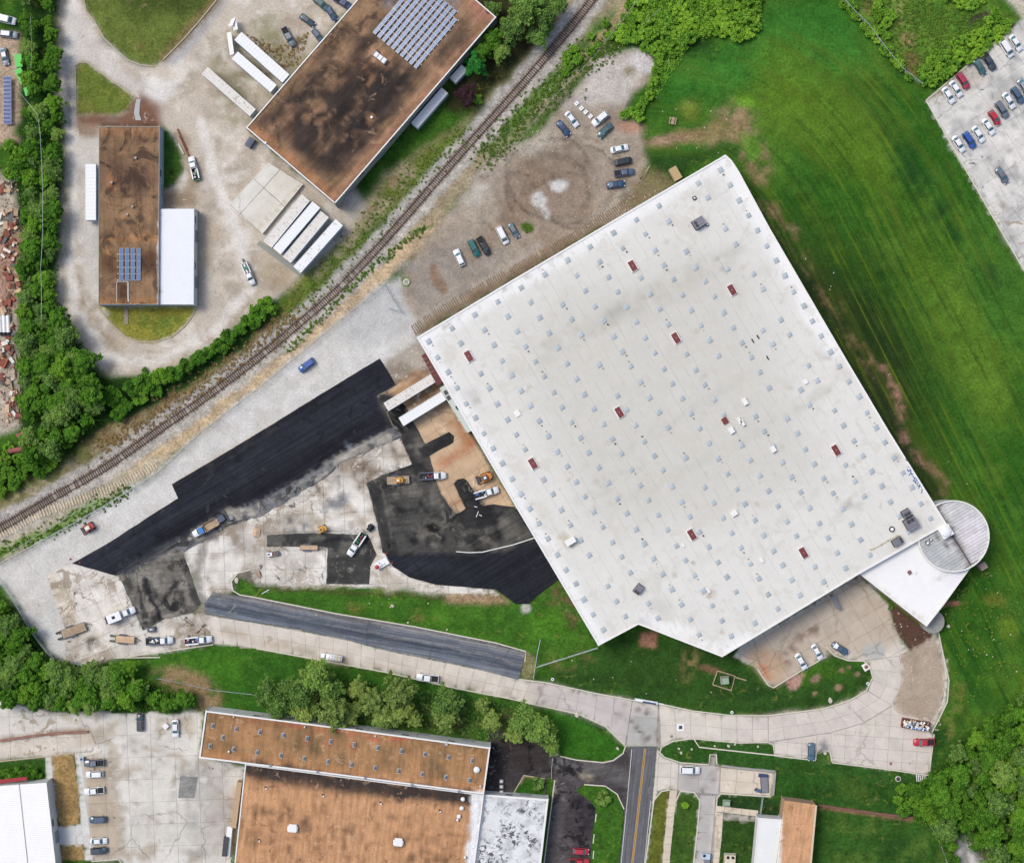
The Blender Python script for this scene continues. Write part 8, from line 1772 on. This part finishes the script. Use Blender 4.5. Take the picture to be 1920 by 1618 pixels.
def leaf_mesh(name, clumps, per, size, seed, mt, up=.55, long_=1.5):
    """clumps: (x, y, z, radius, tone)"""
    r = np.random.RandomState(seed); P = []; T = []
    for (x, y, z, cr, tone) in clumps:
        d = r.normal(size=(per, 3)); d /= np.linalg.norm(d, axis=1)[:, None]; rad = cr * (r.rand(per) ** .45)[:, None]
        p = np.array([x, y, z]) + d * rad * np.array([1, 1, .7])
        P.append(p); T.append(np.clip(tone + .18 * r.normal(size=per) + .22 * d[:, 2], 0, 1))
    P = np.concatenate(P); T = np.concatenate(T); n = len(P)
    nr = r.normal(size=(n, 3)) * (1 - up); nr[:, 2] = np.abs(nr[:, 2]) + up; nr /= np.linalg.norm(nr, axis=1)[:, None]
    u = np.cross(nr, r.normal(size=(n, 3))); u /= np.linalg.norm(u, axis=1)[:, None]; v = np.cross(nr, u)
    s_ = size * (.6 + .8 * r.rand(n))[:, None]
    V = np.stack([P - u * s_ * long_ / 2, P - v * s_ / 2, P + u * s_ * long_ / 2, P + v * s_ / 2], 1).reshape(-1, 3)
    me = bpy.data.meshes.new(name); me.vertices.add(4 * n); me.vertices.foreach_set('co', V.astype(np.float32).ravel())
    me.loops.add(4 * n); me.loops.foreach_set('vertex_index', np.arange(4 * n, dtype=np.int32)); me.polygons.add(n)
    me.polygons.foreach_set('loop_start', np.arange(0, 4 * n, 4, dtype=np.int32)); me.polygons.foreach_set('loop_total', np.full(n, 4, np.int32)); me.update(calc_edges=True)
    at = me.attributes.new('tone', 'FLOAT', 'POINT'); at.data.foreach_set('value', np.repeat(T, 4).astype(np.float32)); me.materials.append(mt)
    return me
def make_tree(name, R, Ht, mt, seed, nc=70, per=50, leaf=.34, spread=.55, airy=0.0):
    r = random.Random(seed); cl = []
    for k in range(nc):
        a = k * 2.399 + r.uniform(-.5, .5); q = math.sqrt((k + .5) / nc) * r.uniform(.68, 1.16); e = 1 + .22 * math.sin(3 * a + seed) + .14 * math.sin(7 * a)
        x, y = R * q * .82 * e * math.cos(a), R * q * .82 * e * math.sin(a); z = Ht * (.42 + .5 * math.sqrt(max(0, 1 - min(1.15, q * q) * .85))) + r.uniform(-.9, .7)
        cl.append((x, y, z, R * r.uniform(.12, .26) * (1 - airy * .35), r.uniform(.15, .95)))
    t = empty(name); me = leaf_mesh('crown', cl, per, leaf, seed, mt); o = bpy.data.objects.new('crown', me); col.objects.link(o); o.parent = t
    mb = MB(); mb.cyl((0, 0, 0), (r.uniform(-.2, .2), r.uniform(-.2, .2), Ht * .6), .05 * R + .08, .03 * R, 8); mb.build('trunk', M_bark, t)
    lb = MB()
    for c in cl[::4]: lb.cyl((0, 0, Ht * r.uniform(.25, .5)), (c[0] * .9, c[1] * .9, c[2]), .03 * R, .01, 5, cap=False)
    lb.build('limb', M_bark, t)
    return t
def make_shrub(name, R, Ht, mt, seed, nc=20, per=44, leaf=.28):
    r = random.Random(seed); cl = [(R * .7 * math.sqrt(r.random()) * math.cos(a), R * .7 * math.sqrt(r.random()) * math.sin(a), Ht * r.uniform(.35, .7), R * r.uniform(.2, .36), r.uniform(.1, .95)) for a in [k * 2.4 for k in range(nc)]]
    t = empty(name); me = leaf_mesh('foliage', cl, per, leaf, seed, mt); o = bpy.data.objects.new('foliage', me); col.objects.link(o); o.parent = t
    mb = MB()
    for k in range(4): mb.cyl((0, 0, 0), (R * .5 * math.cos(k * 1.6), R * .5 * math.sin(k * 1.6), Ht * .6), .05, .02, 5, cap=False)
    mb.build('stem', M_bark, t); return t
rt = random.Random(77); PROT = {}
def proto(key, fn):
    if key not in PROT: PROT[key] = [[f, None] for f in fn]
    p = rt.choice(PROT[key])
    if p[1] is None: p[1] = p[0](); return p[1]
    return copy_tree(p[1])
def kinds(key):
    D = dict(wood=[lambda s_=s_: make_tree('broadleaf_tree', 3.6, 8.5, L_wood, s_) for s_ in (1, 2, 3, 4)], dark=[lambda s_=s_: make_tree('broadleaf_tree', 3.8, 8.5, L_dark, s_, 95, 38, .32) for s_ in (11, 12, 13)],
        olive=[lambda s_=s_: make_tree('young_tree', 3.9, 8.0, L_olive, s_, 95, 30, .32, airy=.35) for s_ in (21, 22, 23)], shrub=[lambda s_=s_: make_shrub('wild_shrub', 1.9, 2.6, L_shrub, s_) for s_ in (31, 32, 33)],
        bush=[lambda s_=s_: make_shrub('hedge_bush', 2.1, 3.4, L_wood, s_, 24, 48, .29) for s_ in (41, 42, 43)], purple=[lambda: make_tree('purple_leaved_tree', 4.0, 7.0, L_purp, 51, 30, 130, .3)], deep=[lambda s_=s_: make_tree('round_tree', 3.6, 7.5, L_deep, s_, 30, 150, .26) for s_ in (61, 62)],
        neat=[lambda s_=s_: make_shrub('clipped_bush', 2.2, 2.8, L_dark, s_, 16, 120, .22) for s_ in (71,)])
    return D[key]
def plant(key, px, py, Rpx, label, cat, group, base):
    o = proto(key, kinds(key) if key not in PROT else None); w = W(px, py, base * .7); s_ = Rpx * S / base
    if not label: return o
    o.location = (w[0], w[1], 0); o.rotation_euler = (0, 0, rt.uniform(0, 6.28)); o.scale = (s_, s_, s_ * rt.uniform(.85, 1.1)); tag(o, label, cat, group); return o
def scatter(poly, n, dmin, seed):
    r = random.Random(seed); xs = [p[0] for p in poly]; ys = [p[1] for p in poly]; out = []; tries = 0
    while len(out) < n and tries < n * 60:
        tries += 1; x = r.uniform(min(xs), max(xs)); y = r.uniform(min(ys), max(ys))
        if not inpoly(np.array([x]), np.array([y]), poly)[0]: continue
        if any((x - a) ** 2 + (y - b) ** 2 < dmin ** 2 for a, b in out): continue
        out.append((x, y))
    return out
def grove(poly, n, dmin, key, R0, R1, label, cat, group, base, seed):
    for x, y in scatter(poly, n, dmin, seed):
        dk_ = key == 'wood' and rt.random() < .38
        plant('dark' if dk_ else key, x, y, rt.uniform(R0, R1) * (1.12 if rt.random() < .2 else 1), label.replace('green tree', 'tree').replace('tree', 'darker tree' if dk_ else 'bright green tree') if key == 'wood' else label, cat, group + (', darker' if dk_ else ''), 3.8 if dk_ else base)
# woods down the left side
grove([(46, -15), (104, -15), (110, 100), (115, 240), (108, 300), (60, 300), (50, 120)], 26, 20, 'wood', 13, 21, 'green tree in the narrow wood beside the drive, upper left', 'tree', 'trees of the upper left wood', 3.6, 1)
grove([(0, 275), (40, 262), (50, 320), (0, 335)], 5, 18, 'shrub', 11, 16, 'bright bush behind the solar column in the salvage yard', 'bush', 'bushes behind the solar column', 1.9, 2)
grove([(42, 310), (110, 300), (112, 400), (100, 500), (96, 560), (50, 560), (44, 430)], 28, 20, 'wood', 13, 22, 'green tree between the salvage yard and the gravel loop', 'tree', 'trees between salvage yard and loop', 3.6, 3)
grove([(45, 575), (104, 575), (140, 640), (165, 680), (190, 712), (195, 770), (130, 830), (60, 860), (50, 760), (44, 660)], 50, 21, 'wood', 14, 24, 'green tree in the wood below the gravel loop', 'tree', 'trees of the wood below the loop', 3.6, 4)
grove([(0, 880), (60, 865), (140, 820), (130, 845), (60, 900), (0, 935)], 12, 17, 'bush', 11, 18, 'green bush on the railway bank by the rusty tanks', 'bush', 'bushes by the rusty tanks', 2.1, 5)
grove([(60, 790), (30, 830), (10, 840), (4, 880), (60, 870)], 6, 16, 'shrub', 9, 14, 'pale green bush among the rusty tanks', 'bush', 'bushes among the rusty tanks', 1.9, 6)
for x, y, R in ((212, 742, 22), (232, 762, 20), (250, 728, 20), (222, 778, 16), (272, 716, 22), (262, 745, 18), (300, 708, 21), (292, 732, 16), (328, 700, 20), (350, 685, 17), (372, 672, 18), (390, 662, 14), (410, 648, 16), (430, 632, 18), (418, 655, 13), (450, 618, 14), (466, 602, 16), (486, 586, 20), (500, 572, 19), (478, 606, 14), (512, 580, 13), (270, 694, 7)):
    plant('bush', x, y, R, 'dense green bush in the hedge between the gravel loop and the railway', 'bush', 'hedge between loop and railway', 2.1)
# lower left wood
grove([(-10, 1125), (18, 1130), (40, 1175), (80, 1235), (130, 1262), (220, 1268), (250, 1290), (240, 1312), (100, 1322), (20, 1306), (-10, 1300)], 52, 21, 'wood', 14, 25, 'tree in the wood at the lower left', 'tree', 'trees of the lower left wood', 3.6, 7)
grove([(100, 1240), (250, 1262), (280, 1290), (240, 1315), (110, 1325)], 10, 22, 'dark', 15, 22, 'darker tree at the foot of the lower left wood', 'tree', 'darker trees of the lower left wood', 3.8, 8)
for x, y, R in ((225, 1262, 22), (245, 1252, 18), (262, 1290, 20), (240, 1300, 18), (290, 1308, 17), (315, 1318, 18), (345, 1310, 20), (362, 1316, 12), (205, 1300, 18)): plant('wood', x, y, R, 'tree in the string of trees above the concrete lot', 'tree', 'trees above the concrete lot', 3.6)
# row north of the strip building
for x, y, R, k, t in ((505, 1296, 22, 'dark', 'first small tree of the row, at its left end'), (528, 1318, 24, 'dark', 'tree low in the left part of the row'), (598, 1262, 30, 'dark', 'tallest dark tree of the row, nearest the road'), (568, 1290, 28, 'dark', 'dark tree left of the tallest one in the row'), (622, 1290, 24, 'dark', 'dark tree right below the tallest one'), (572, 1326, 24, 'olive', 'bright tree leaning over the white parapet'), (628, 1328, 31, 'olive', 'big star shaped pale tree above the parapet'), (655, 1338, 20, 'olive', 'pale tree right of the star shaped one'), (672, 1290, 18, 'olive', 'slender pale tree in the middle of the row'),
    (700, 1312, 26, 'olive', 'pale green tree in the middle of the row'), (748, 1290, 28, 'olive', 'broad pale tree close to the road verge'), (722, 1340, 24, 'olive', 'pale tree touching the roof edge'), (752, 1330, 20, 'olive', 'pale tree behind the broad one'), (778, 1348, 15, 'olive', 'thin tree beside bare ground'), (840, 1312, 26, 'dark', 'round green tree standing apart right of the row'), (838, 1345, 22, 'olive', 'pale tree below the round green one'), (905, 1320, 14, 'olive', 'sparse sapling on the reddish bank'), (922, 1350, 17, 'olive', 'yellowish sapling over the bank'), (985, 1345, 26, 'dark', 'dark tree at the corner of the dark driveway'), (1012, 1362, 26, 'dark', 'dark spreading tree over the dark driveway'), (965, 1375, 18, 'olive', 'olive tree over the dark driveway edge'), (1035, 1400, 14, 'dark', 'small dark tree at the driveway gate'), (540, 1290, 20, 'dark', 'dark tree near the lawn at the left of the row')):
    plant(k, x, y, R * 1.18, t, 'tree', 'trees north of the strip building', 3.8)
# top centre
for x, y, R, k, t in ((985, 28, 34, 'dark', 'big dark tree at the top edge beside the railway'), (1020, 40, 26, 'dark', 'dark tree closest to the railway at the top'), (960, 60, 28, 'dark', 'dark tree below the big one at the top'), (1010, 70, 24, 'dark', 'dark tree above the ballast bank'), (1040, 15, 24, 'dark', 'dark tree at the top edge by the rails'), (985, -5, 28, 'dark', 'dark tree cut by the top edge'), (925, 75, 22, 'wood', 'green tree near the plant wall'), (940, 100, 18, 'dark', 'small dark tree on the bank'), (905, 100, 20, 'wood', 'green tree between plant and round tree'), (893, 125, 25, 'deep', 'round deep green tree beside the short white container'), (925, 20, 18, 'dark', 'small tree at the plant corner'), (876, 180, 24, 'purple', 'dark purple tree behind the white containers'), (896, 186, 12, 'shrub', 'small bright tree beside the purple one')):
    plant(k, x, y, R, t, 'tree', 'trees behind the plant', 4.0 if k == 'purple' else 3.8 if k == 'dark' else 3.6 if k != 'shrub' else 1.9)
# shrubs at the head of the field
grove([(1170, 20), (1195, -12), (1425, -12), (1428, 45), (1400, 68), (1345, 66), (1310, 62), (1285, 90), (1240, 108), (1220, 95), (1160, 70)], 92, 14, 'shrub', 9, 17, 'bright green shrub in the thicket at the head of the field', 'shrub', 'thicket at the head of the field', 1.9, 9)
grove([(1232, 95), (1290, 85), (1246, 110), (1232, 160), (1220, 190), (1192, 228), (1165, 222), (1172, 208), (1205, 190), (1226, 150)], 18, 13, 'shrub', 8, 13, 'shrub on the border of the dirt lot below the thicket', 'shrub', 'shrubs along the dirt lot', 1.9, 10)
grove([(1055, 110), (1100, 70), (1140, 40), (1170, 60), (1130, 85), (1090, 110), (1060, 140)], 10, 15, 'shrub', 8, 13, 'shrub on the strip between the railway and dirt lot', 'shrub', 'shrubs along the railway', 1.9, 11)
# weeds inside the north east corner
for x, y in [(1585 + 9 * i + rt.uniform(-4, 4), 6 + 10.5 * i + rt.uniform(-5, 5)) for i in range(14)]: plant('shrub', x, y, rt.uniform(8, 14), 'yellow green shrub along the chain link fence, north east', 'shrub', 'shrubs along the north east fence', 1.9)
grove([(1640, -10), (1680, 20), (1690, 60), (1662, 70), (1640, 30)], 8, 12, 'shrub', 8, 13, 'shrub in the fenced scrub, north east', 'shrub', 'shrubs of the north east scrub', 1.9, 12)
grove([(1725, 150), (1740, 110), (1780, 80), (1830, 60), (1870, 20), (1900, 40), (1880, 65), (1800, 125), (1745, 160)], 36, 13, 'shrub', 9, 15, 'shrub beside the concrete car park, north east', 'shrub', 'shrubs beside the concrete car park', 1.9, 13)
grove([(1770, -10), (1840, -10), (1850, 10), (1800, 15)], 8, 13, 'shrub', 9, 14, 'shrub at the top edge, north east', 'shrub', 'shrubs at the top edge', 1.9, 14)
# right hand wood
grove([(1925, 1300), (1890, 1330), (1850, 1352), (1800, 1400), (1770, 1440), (1752, 1462), (1762, 1520), (1770, 1560), (1790, 1560), (1835, 1575), (1870, 1620), (1925, 1625)], 58, 23, 'wood', 15, 27, 'tree in the large wood at the lower right', 'tree', 'trees of the lower right wood', 3.6, 15)
grove([(1688, 1475), (1755, 1470), (1765, 1530), (1740, 1538), (1682, 1515)], 16, 15, 'bush', 11, 18, 'bush on the low edge of the lower right wood', 'bush', 'bushes edging the lower right wood', 2.1, 16)
grove([(1755, 1545), (1790, 1560), (1800, 1618), (1780, 1620), (1762, 1580)], 8, 14, 'bush', 9, 14, 'bush between the fenced lawn and the creek', 'bush', 'bushes by the creek', 2.1, 17)
# garden bushes
plant('neat', 1008, 1471, 17, 'round bush on the small lawn beside the mottled white roof', 'bush', None, 2.2); plant('neat', 1129, 1498, 20, 'large round bush on the grass island between driveway and street', 'bush', None, 2.2)
plant('shrub', 1285, 1510, 8, 'small bright bush on the lawn between the two narrow drives', 'bush', None, 1.9)
for x, y, R in ((10, 1455, 18), (35, 1450, 16), (58, 1448, 15), (72, 1455, 8)): plant('bush', x, y, R, 'bush on the lawn above the white metal roofed shop', 'bush', 'bushes above the white metal roofed shop', 2.1)
for x, y in ((1627, 1092), (1661, 1120)): plant('neat', x, y, 4, 'little dark shrub at the entrance wing wall', 'shrub', 'shrubs at the entrance wing', 2.2)
plant('neat', 1671, 1140, 7, 'dark shrub at the tip of the mulch bed', 'shrub', None, 2.2)

# ---- weeds and tufts nobody could count
def weeds(name, label, poly_or_pts, n, size, mt, seed, rpx=0, z=.1, hgt=.35):
    r = random.Random(seed); cl = []
    if rpx:
        for k in range(n):
            i = r.randrange(len(poly_or_pts) - 1); t = r.random(); a, b = poly_or_pts[i], poly_or_pts[i + 1]
            x = a[0] + (b[0] - a[0]) * t + r.gauss(0, rpx * .5); y = a[1] + (b[1] - a[1]) * t + r.gauss(0, rpx * .5); w = W(x, y); cl.append((w[0], w[1], z + hgt * r.random() * .5, size * r.uniform(.5, 1.4), r.random()))
    else:
        for x, y in scatter(poly_or_pts, n, 3, seed): w = W(x, y); cl.append((w[0], w[1], z + hgt * r.random() * .5, size * r.uniform(.5, 1.4), r.random()))
    me = leaf_mesh(name, cl, 12, .24, seed, mt, up=.7); o = bpy.data.objects.new(name, me); col.objects.link(o); tag(o, label, 'weeds', None, 'stuff'); return o
weeds('weed_tufts', 'green weeds along the lower side of the railway ballast', [(540, 655), (600, 600), (650, 545), (700, 500), (745, 465), (800, 425)], 260, .26, L_weed, 1, 8)
weeds('weed_tufts', 'green weeds between the railway and the gravel lane fence', [(0, 1032), (60, 1012), (140, 972), (200, 942), (240, 920)], 260, .3, L_weed, 2, 14)
weeds('weed_tufts', 'green growth on the strip between railway and dirt lot', [(900, 300), (960, 240), (1020, 185), (1080, 130), (1130, 90), (1170, 60)], 700, .42, L_weed, 3, 30)
weeds('weed_tufts', 'weeds on the bank above the railway ballast', [(520, 600), (600, 530), (680, 440), (740, 370), (800, 310), (870, 240)], 420, .26, L_weed, 4, 24)
weeds('weed_tufts', 'dry brown brush above the railway ballast', [(180, 840), (280, 785), (380, 722), (480, 650), (560, 580)], 500, .4, L_dry, 5, 24)
weeds('weed_tufts', 'rough weeds in the north east scrub', [(1600, -10), (1690, -10), (1830, 30), (1870, 60), (1740, 160), (1700, 130)], 600, .45, L_weed, 6)
weeds('weed_tufts', 'weeds and grass between the docked trailers and grey pickup', [(455, 60), (520, 90), (580, 60), (560, 120), (530, 130)], 90, .4, L_dry, 7)
weeds('weed_tufts', 'weeds on the bank under the row of trees', [(480, 1310), (620, 1345), (900, 1385), (1030, 1390), (1020, 1340), (900, 1310), (640, 1270), (500, 1280)], 900, .5, L_dark, 8)
weeds('weed_tufts', 'green tufts along the warehouse siding', [(800, 635), (960, 535), (1130, 430)], 260, .4, L_dark, 9, 5)
weeds('weed_tufts', 'weeds round the patch of grass beside the grey sedan', [(978, 425), (990, 420), (1000, 430), (988, 438)], 26, .35, L_weed, 10)
weeds('weed_tufts', 'weeds under the salvage yard trees', [(42, 230), (110, 235), (108, 560), (190, 700), (190, 790), (70, 870), (50, 700), (40, 500)], 1300, .8, L_wood, 11)
weeds('weed_tufts', 'undergrowth beneath the lower right wood', [(1925, 1300), (1850, 1350), (1750, 1450), (1690, 1480), (1690, 1530), (1770, 1560), (1860, 1600), (1925, 1620)], 1300, .8, L_wood, 12)
weeds('weed_tufts', 'undergrowth beneath the lower left wood', [(-5, 1125), (30, 1150), (100, 1240), (260, 1270), (360, 1300), (350, 1330), (100, 1328), (-5, 1305)], 1000, .8, L_wood, 13)
weeds('weed_tufts', 'tufts standing in the field beside the rotunda', [(1790, 1090), (1900, 1040), (1920, 1250), (1790, 1330), (1780, 1180)], 160, .22, L_weed, 15)
weeds('weed_tufts', 'low growth on the thicket floor at the head of the field', [(1170, 60), (1190, 0), (1430, 0), (1425, 60), (1300, 75), (1240, 170), (1180, 228), (1222, 165), (1226, 100)], 900, .7, L_shrub, 16)

# ---- fences
M_post = mat('galvanised_post', (176, 188, 190), .5, .3); M_wire = mat('galvanised_wire', (190, 200, 200), .5, .3)
def fence(pts, label, h=2.0, gap=3.0, z=.03, rail=.05, mat_=None):
    if label.startswith('open wire'): pass
    q = [Vector(W(x, y)) for x, y in pts]; c = q[len(q) // 2]; r = empty('chain_link_fence', (c.x, c.y, 0), 0, label, 'fence', None); m = mat_ or M_post
    pr = None; rails = MB(); wires = MB(); first = True
    for a, b in zip(q, q[1:]):
        L = (b - a).length; d = (b - a).normalized(); n = max(1, int(L / gap)); a_ = a - c; b_ = b - c
        for zz in (h, .15): rails.cyl((a_.x, a_.y, z + zz), (b_.x, b_.y, z + zz), rail if zz > 1 else .02, n=5)
        for k in range(n + (1 if b is q[-1] else 0)):
            p = a_ + d * (L * k / n)
            if pr is None: pr = MB().cyl((0, 0, 0), (0, 0, h + .06), .05, n=6).build('post', m, r); o = pr
            else: o = pr.copy(); col.objects.link(o)
            o.location = (p.x, p.y, z)
        k = 0.0
        while k < L:
            p = a_ + d * k; p2 = a_ + d * min(L, k + h); nn = Vector((-d.y, d.x, 0)) * .012
            for s_, (u, v) in ((1, (p, p2)), (-1, (p2, p))):
                wires.add([(u.x - nn.x, u.y - nn.y, z + .1), (u.x + nn.x, u.y + nn.y, z + .1), (v.x + nn.x, v.y + nn.y, z + h), (v.x - nn.x, v.y - nn.y, z + h)], [(0, 1, 2, 3)])
            k += .45
    rails.build('rail', m, r); wires.build('wire_mesh', M_wire, r)
    return r
fence([(0, 1057), (120, 992), (205, 944), (295, 887), (375, 812), (480, 732), (642, 598), (721, 534)], 'long wire fence between the railway strip and the pale gravel lane', rail=.07)
fence([(721, 534), (737, 562), (752, 585), (730, 578)], 'open wire gate folded back at the end of the long railway fence', rail=.09)
fence([(0, 1085), (25, 1118), (60, 1180), (92, 1222), (102, 1231)], 'wire fence between the gravel lane and the lower left wood', rail=.07)
fence([(130, 1238), (160, 1246), (200, 1254)], 'short wire fence behind the crew trailers', rail=.08)
fence([(295, 1271), (340, 1280), (400, 1293), (480, 1302)], 'pale pipe rail crossing the bank above the concrete lot', 1.0, 4, rail=.09)
fence([(1013, 1197), (1007, 1225), (1000, 1270)], 'wire fence running down beside the end of the worn asphalt strip', rail=.09)
fence([(1006, 1249), (1060, 1232), (1120, 1213)], 'wire fence joining the warehouse corner to the street fence', rail=.09)
fence([(1570, -10), (1600, 24), (1625, 48), (1660, 95), (1690, 132), (1727, 160)], 'wire fence along the scrubby corner above the field', rail=.06)
fence([(1429, 1490), (1422, 1540), (1415, 1600), (1410, 1640)], 'wire fence beside the small white roofed building', rail=.06)
fence([(1036, 1420), (1034, 1440), (1034, 1458)], 'pipe gate across the dark driveway', 1.1, 3, rail=.07)
fence([(1735, 1535), (1755, 1565), (1765, 1590), (1778, 1625)], 'rusty wire fence closing the fenced lawn on the right', mat_=M_sleep, rail=.06)
def cable(pts, zs, label, rad=.025):
    mb = MB(); q = [Vector(W(x, y, z_)) for (x, y), z_ in zip(pts, zs)]
    for a, b in zip(q, q[1:]):
        for k in range(8):
            t0, t1 = k / 8, (k + 1) / 8; s0 = -4 * .6 * t0 * (1 - t0); s1 = -4 * .6 * t1 * (1 - t1); p0 = a.lerp(b, t0); p1 = a.lerp(b, t1); mb.cyl((p0.x, p0.y, p0.z + s0), (p1.x, p1.y, p1.z + s1), rad, n=4, cap=False)
    o = mb.build('utility_cable', M_wire); tag(o, label, 'cable'); return o
cable([(57, 30), (58, 130)], [8, 8], 'thin pale cable over the upper left trees'); cable([(33, 170), (70, 215), (76, 270), (80, 400), (76, 500), (77, 600)], [8] * 6, 'long pale cable winding over the trees beside the salvage yard', .05)
cable([(1200, -5), (1110, 110), (1040, 180), (960, 280)], [9] * 4, 'long power line crossing the strip above the dirt lot', .03); cable([(1240, 15), (1205, 45)], [9] * 2, 'short cable above the thicket', .03)
cable([(0, 1048), (60, 1010), (150, 955), (180, 940)], [8] * 4, 'yellowish cable above the lower end of the railway strip', .04)

# ---- stones and litter
rr_ = random.Random(31); M_stone = mat('pale_stone', (196, 188, 170), .9, var=.15, vs=3)
def stone(px, py, s_, label, group=None, z=.02):
    mb = MB(); n = 9; r = random.Random(int(px * 7 + py)); rings = []
    for q, zz in ((1.0, 0), (.95, .3), (.6, .55)): rings.append([(q * s_ * r.uniform(.75, 1.1) * math.cos(2 * math.pi * a / n), q * s_ * .75 * r.uniform(.75, 1.1) * math.sin(2 * math.pi * a / n), zz * s_) for a in range(n)])
    mb.loft(rings, smooth=False); o = mb.build('boulder', M_stone); o.location = W(px, py); o.location.z = z; o.rotation_euler.z = r.uniform(0, 3); tag(o, label, 'stone', group); return o
for x, y, s_, t in ((444, 1088, .85, 'large white boulder on the grass tip at the yard entrance'), (736, 1136, .55, 'round pale boulder on the middle lawn'), (765, 1167, .35, 'small flat stone low on the middle lawn'), (838, 1180, .32, 'small pale stone near the worn asphalt strip'), (1557, 1313, .85, 'flat grey boulder on the plaza lawn near the road'), (1778, 1174, .6, 'flat pale slab of stone in the field beside the wing'), (1655, 1174, .3, 'stone'), (193, 1234, .7, 'tan boulder in the brown verge corner'), (1082, 1340, .8, 'long pale stone at the kerb of the street head'), (1158, 1403, .5, 'broken stone on the lawn corner by the street'), (1547, 1412, .55, 'pale stone in the little kerbed grass patch'), (1898, 1143, .35, 'x'), (1719, 1460, .4, 'x')):
    if len(t) > 8: stone(x, y, s_, t, z=.05)
for i, (x, y) in enumerate(((1340, 1398), (1297, 1404), (1277, 1411), (1366, 1398), (1378, 1395), (1421, 1399), (1273, 1403))): o = stone(x, y, rr_.uniform(.35, .6), 'pale rock lying on the long grass verge below the curving road', 'rocks on the long verge', .19)
for x0, y0, x1, y1, n, t, g in ((1490, 440, 1800, 930, 8, 'tiny white stone in the grass east of the warehouse', 'white specks east of the warehouse'), (1740, 1060, 1910, 1260, 22, 'small pale stone scattered in the grass beside the rotunda', 'stones beside the rotunda'), (1060, 1225, 1350, 1330, 12, 'small pale stone on the lawn south of the warehouse', 'stones on the south lawn'), (1230, 180, 1420, 300, 10, 'small white stone on the lumpy grass at the field head', 'stones at the field head'), (500, 1110, 900, 1180, 10, 'small white stone on the middle lawn', 'stones on the middle lawn'), (1675, 1145, 1735, 1205, 14, 'small yellowish plant or stone in the mulch bed', 'stones in the mulch bed'), (1740, 1350, 1765, 1370, 10, 'pale stone beside the end of the curved path', 'stones at the curved path')):
    for k in range(n):
        x = rr_.uniform(x0, x1); y = rr_.uniform(y0, y1)
        if 'east' in t and (y < (x - 1440) * 1.72 + 427 - 240): pass
        if 'east of' in t: x = 1475 + (y - 430) * .62 + rr_.uniform(0, 50)
        if 'mulch' in t and not inpoly(np.array([x]), np.array([y]), MULCH)[0]: continue
        stone(x, y, rr_.uniform(.12, .26), t, g, .04)
# rubble and litter in the dirt lot border
rb = MB()
for k in range(520):
    u = rr_.random()
    if u < .45: x, y = rr_.gauss(1130, 60), rr_.gauss(130, 28)
    elif u < .7: x, y = rr_.uniform(960, 1060), 0; y = 245 + (1060 - x) * .45 + rr_.gauss(0, 12)
    else: x, y = rr_.gauss(1160, 40), rr_.gauss(385, 18)
    w = W(x, y); s_ = rr_.uniform(.1, .4); rb.box((w[0], w[1], .06), (s_, s_ * rr_.uniform(.5, 1), s_ * .5), rr_.uniform(0, 3), .7)
o = rb.build('rubble', M_stone); tag(o, 'grey rubble strewn round the dirt lot', 'rubble', None, 'stuff')
rb = MB()
for k in range(260):
    x = rr_.uniform(0, 36); y = rr_.uniform(335, 800); w = W(x, y); s_ = rr_.uniform(.15, .7); rb.box((w[0], w[1], .1), (s_, s_ * rr_.uniform(.2, 1), s_ * .4), rr_.uniform(0, 3), .8)
o = rb.build('scrap_litter', M_plank2); tag(o, 'small scrap litter over the salvage yard', 'litter', None, 'stuff')
# long pale hose over the fresh asphalt, cones
hs_ = MB(); q = [Vector(W(x, y, .2)) for x, y in ((855, 1034), (880, 1036), (905, 1035), (930, 1029), (960, 1022), (985, 1014), (1003, 1008))]
for a, b in zip(q, q[1:]): hs_.cyl((a.x, a.y, .26), (b.x, b.y, .26), .14, n=6)
o = hs_.build('plastic_hose', M_cop); tag(o, 'pale plastic sheeting strip along the fresh asphalt near the warehouse', 'hose')
for i, (x, y, t) in enumerate(((150, 1054, 'at the tip of the fresh asphalt'), (725, 1038, 'beside the work table'), (736, 1055, 'below the work table on fresh asphalt'), (132, 1048, 'on gravel at the asphalt tip'))):
    r = empty('traffic_cone', (0, 0, 0), 0, 'small orange cone ' + t, 'cone', 'cones of the crew'); MB().cyl((0, 0, .05), (0, 0, .7), .18, .03, n=10).build('cone_body', M_redm, r); MB().box((0, 0, .03), (.45, .45, .06)).build('base', M_redm, r); put(r, x, y, (1, 0), .16)
for x, y, a_, L in ((498, 1109, -.5, 2.2), (892, 950, .2, .8), (895, 964, -1.2, 1.6), (901, 966, .4, .8), (715, 1090, 1.1, 1.2)): 
    o = MB().box((0, 0, .1), (L, .18, .1)).build('white_plank', M_cop); tag(o, 'short white plank left on the ground of the yard', 'plank', 'white planks in the yard'); put(o, x, y, (math.cos(a_), math.sin(a_)), .16)
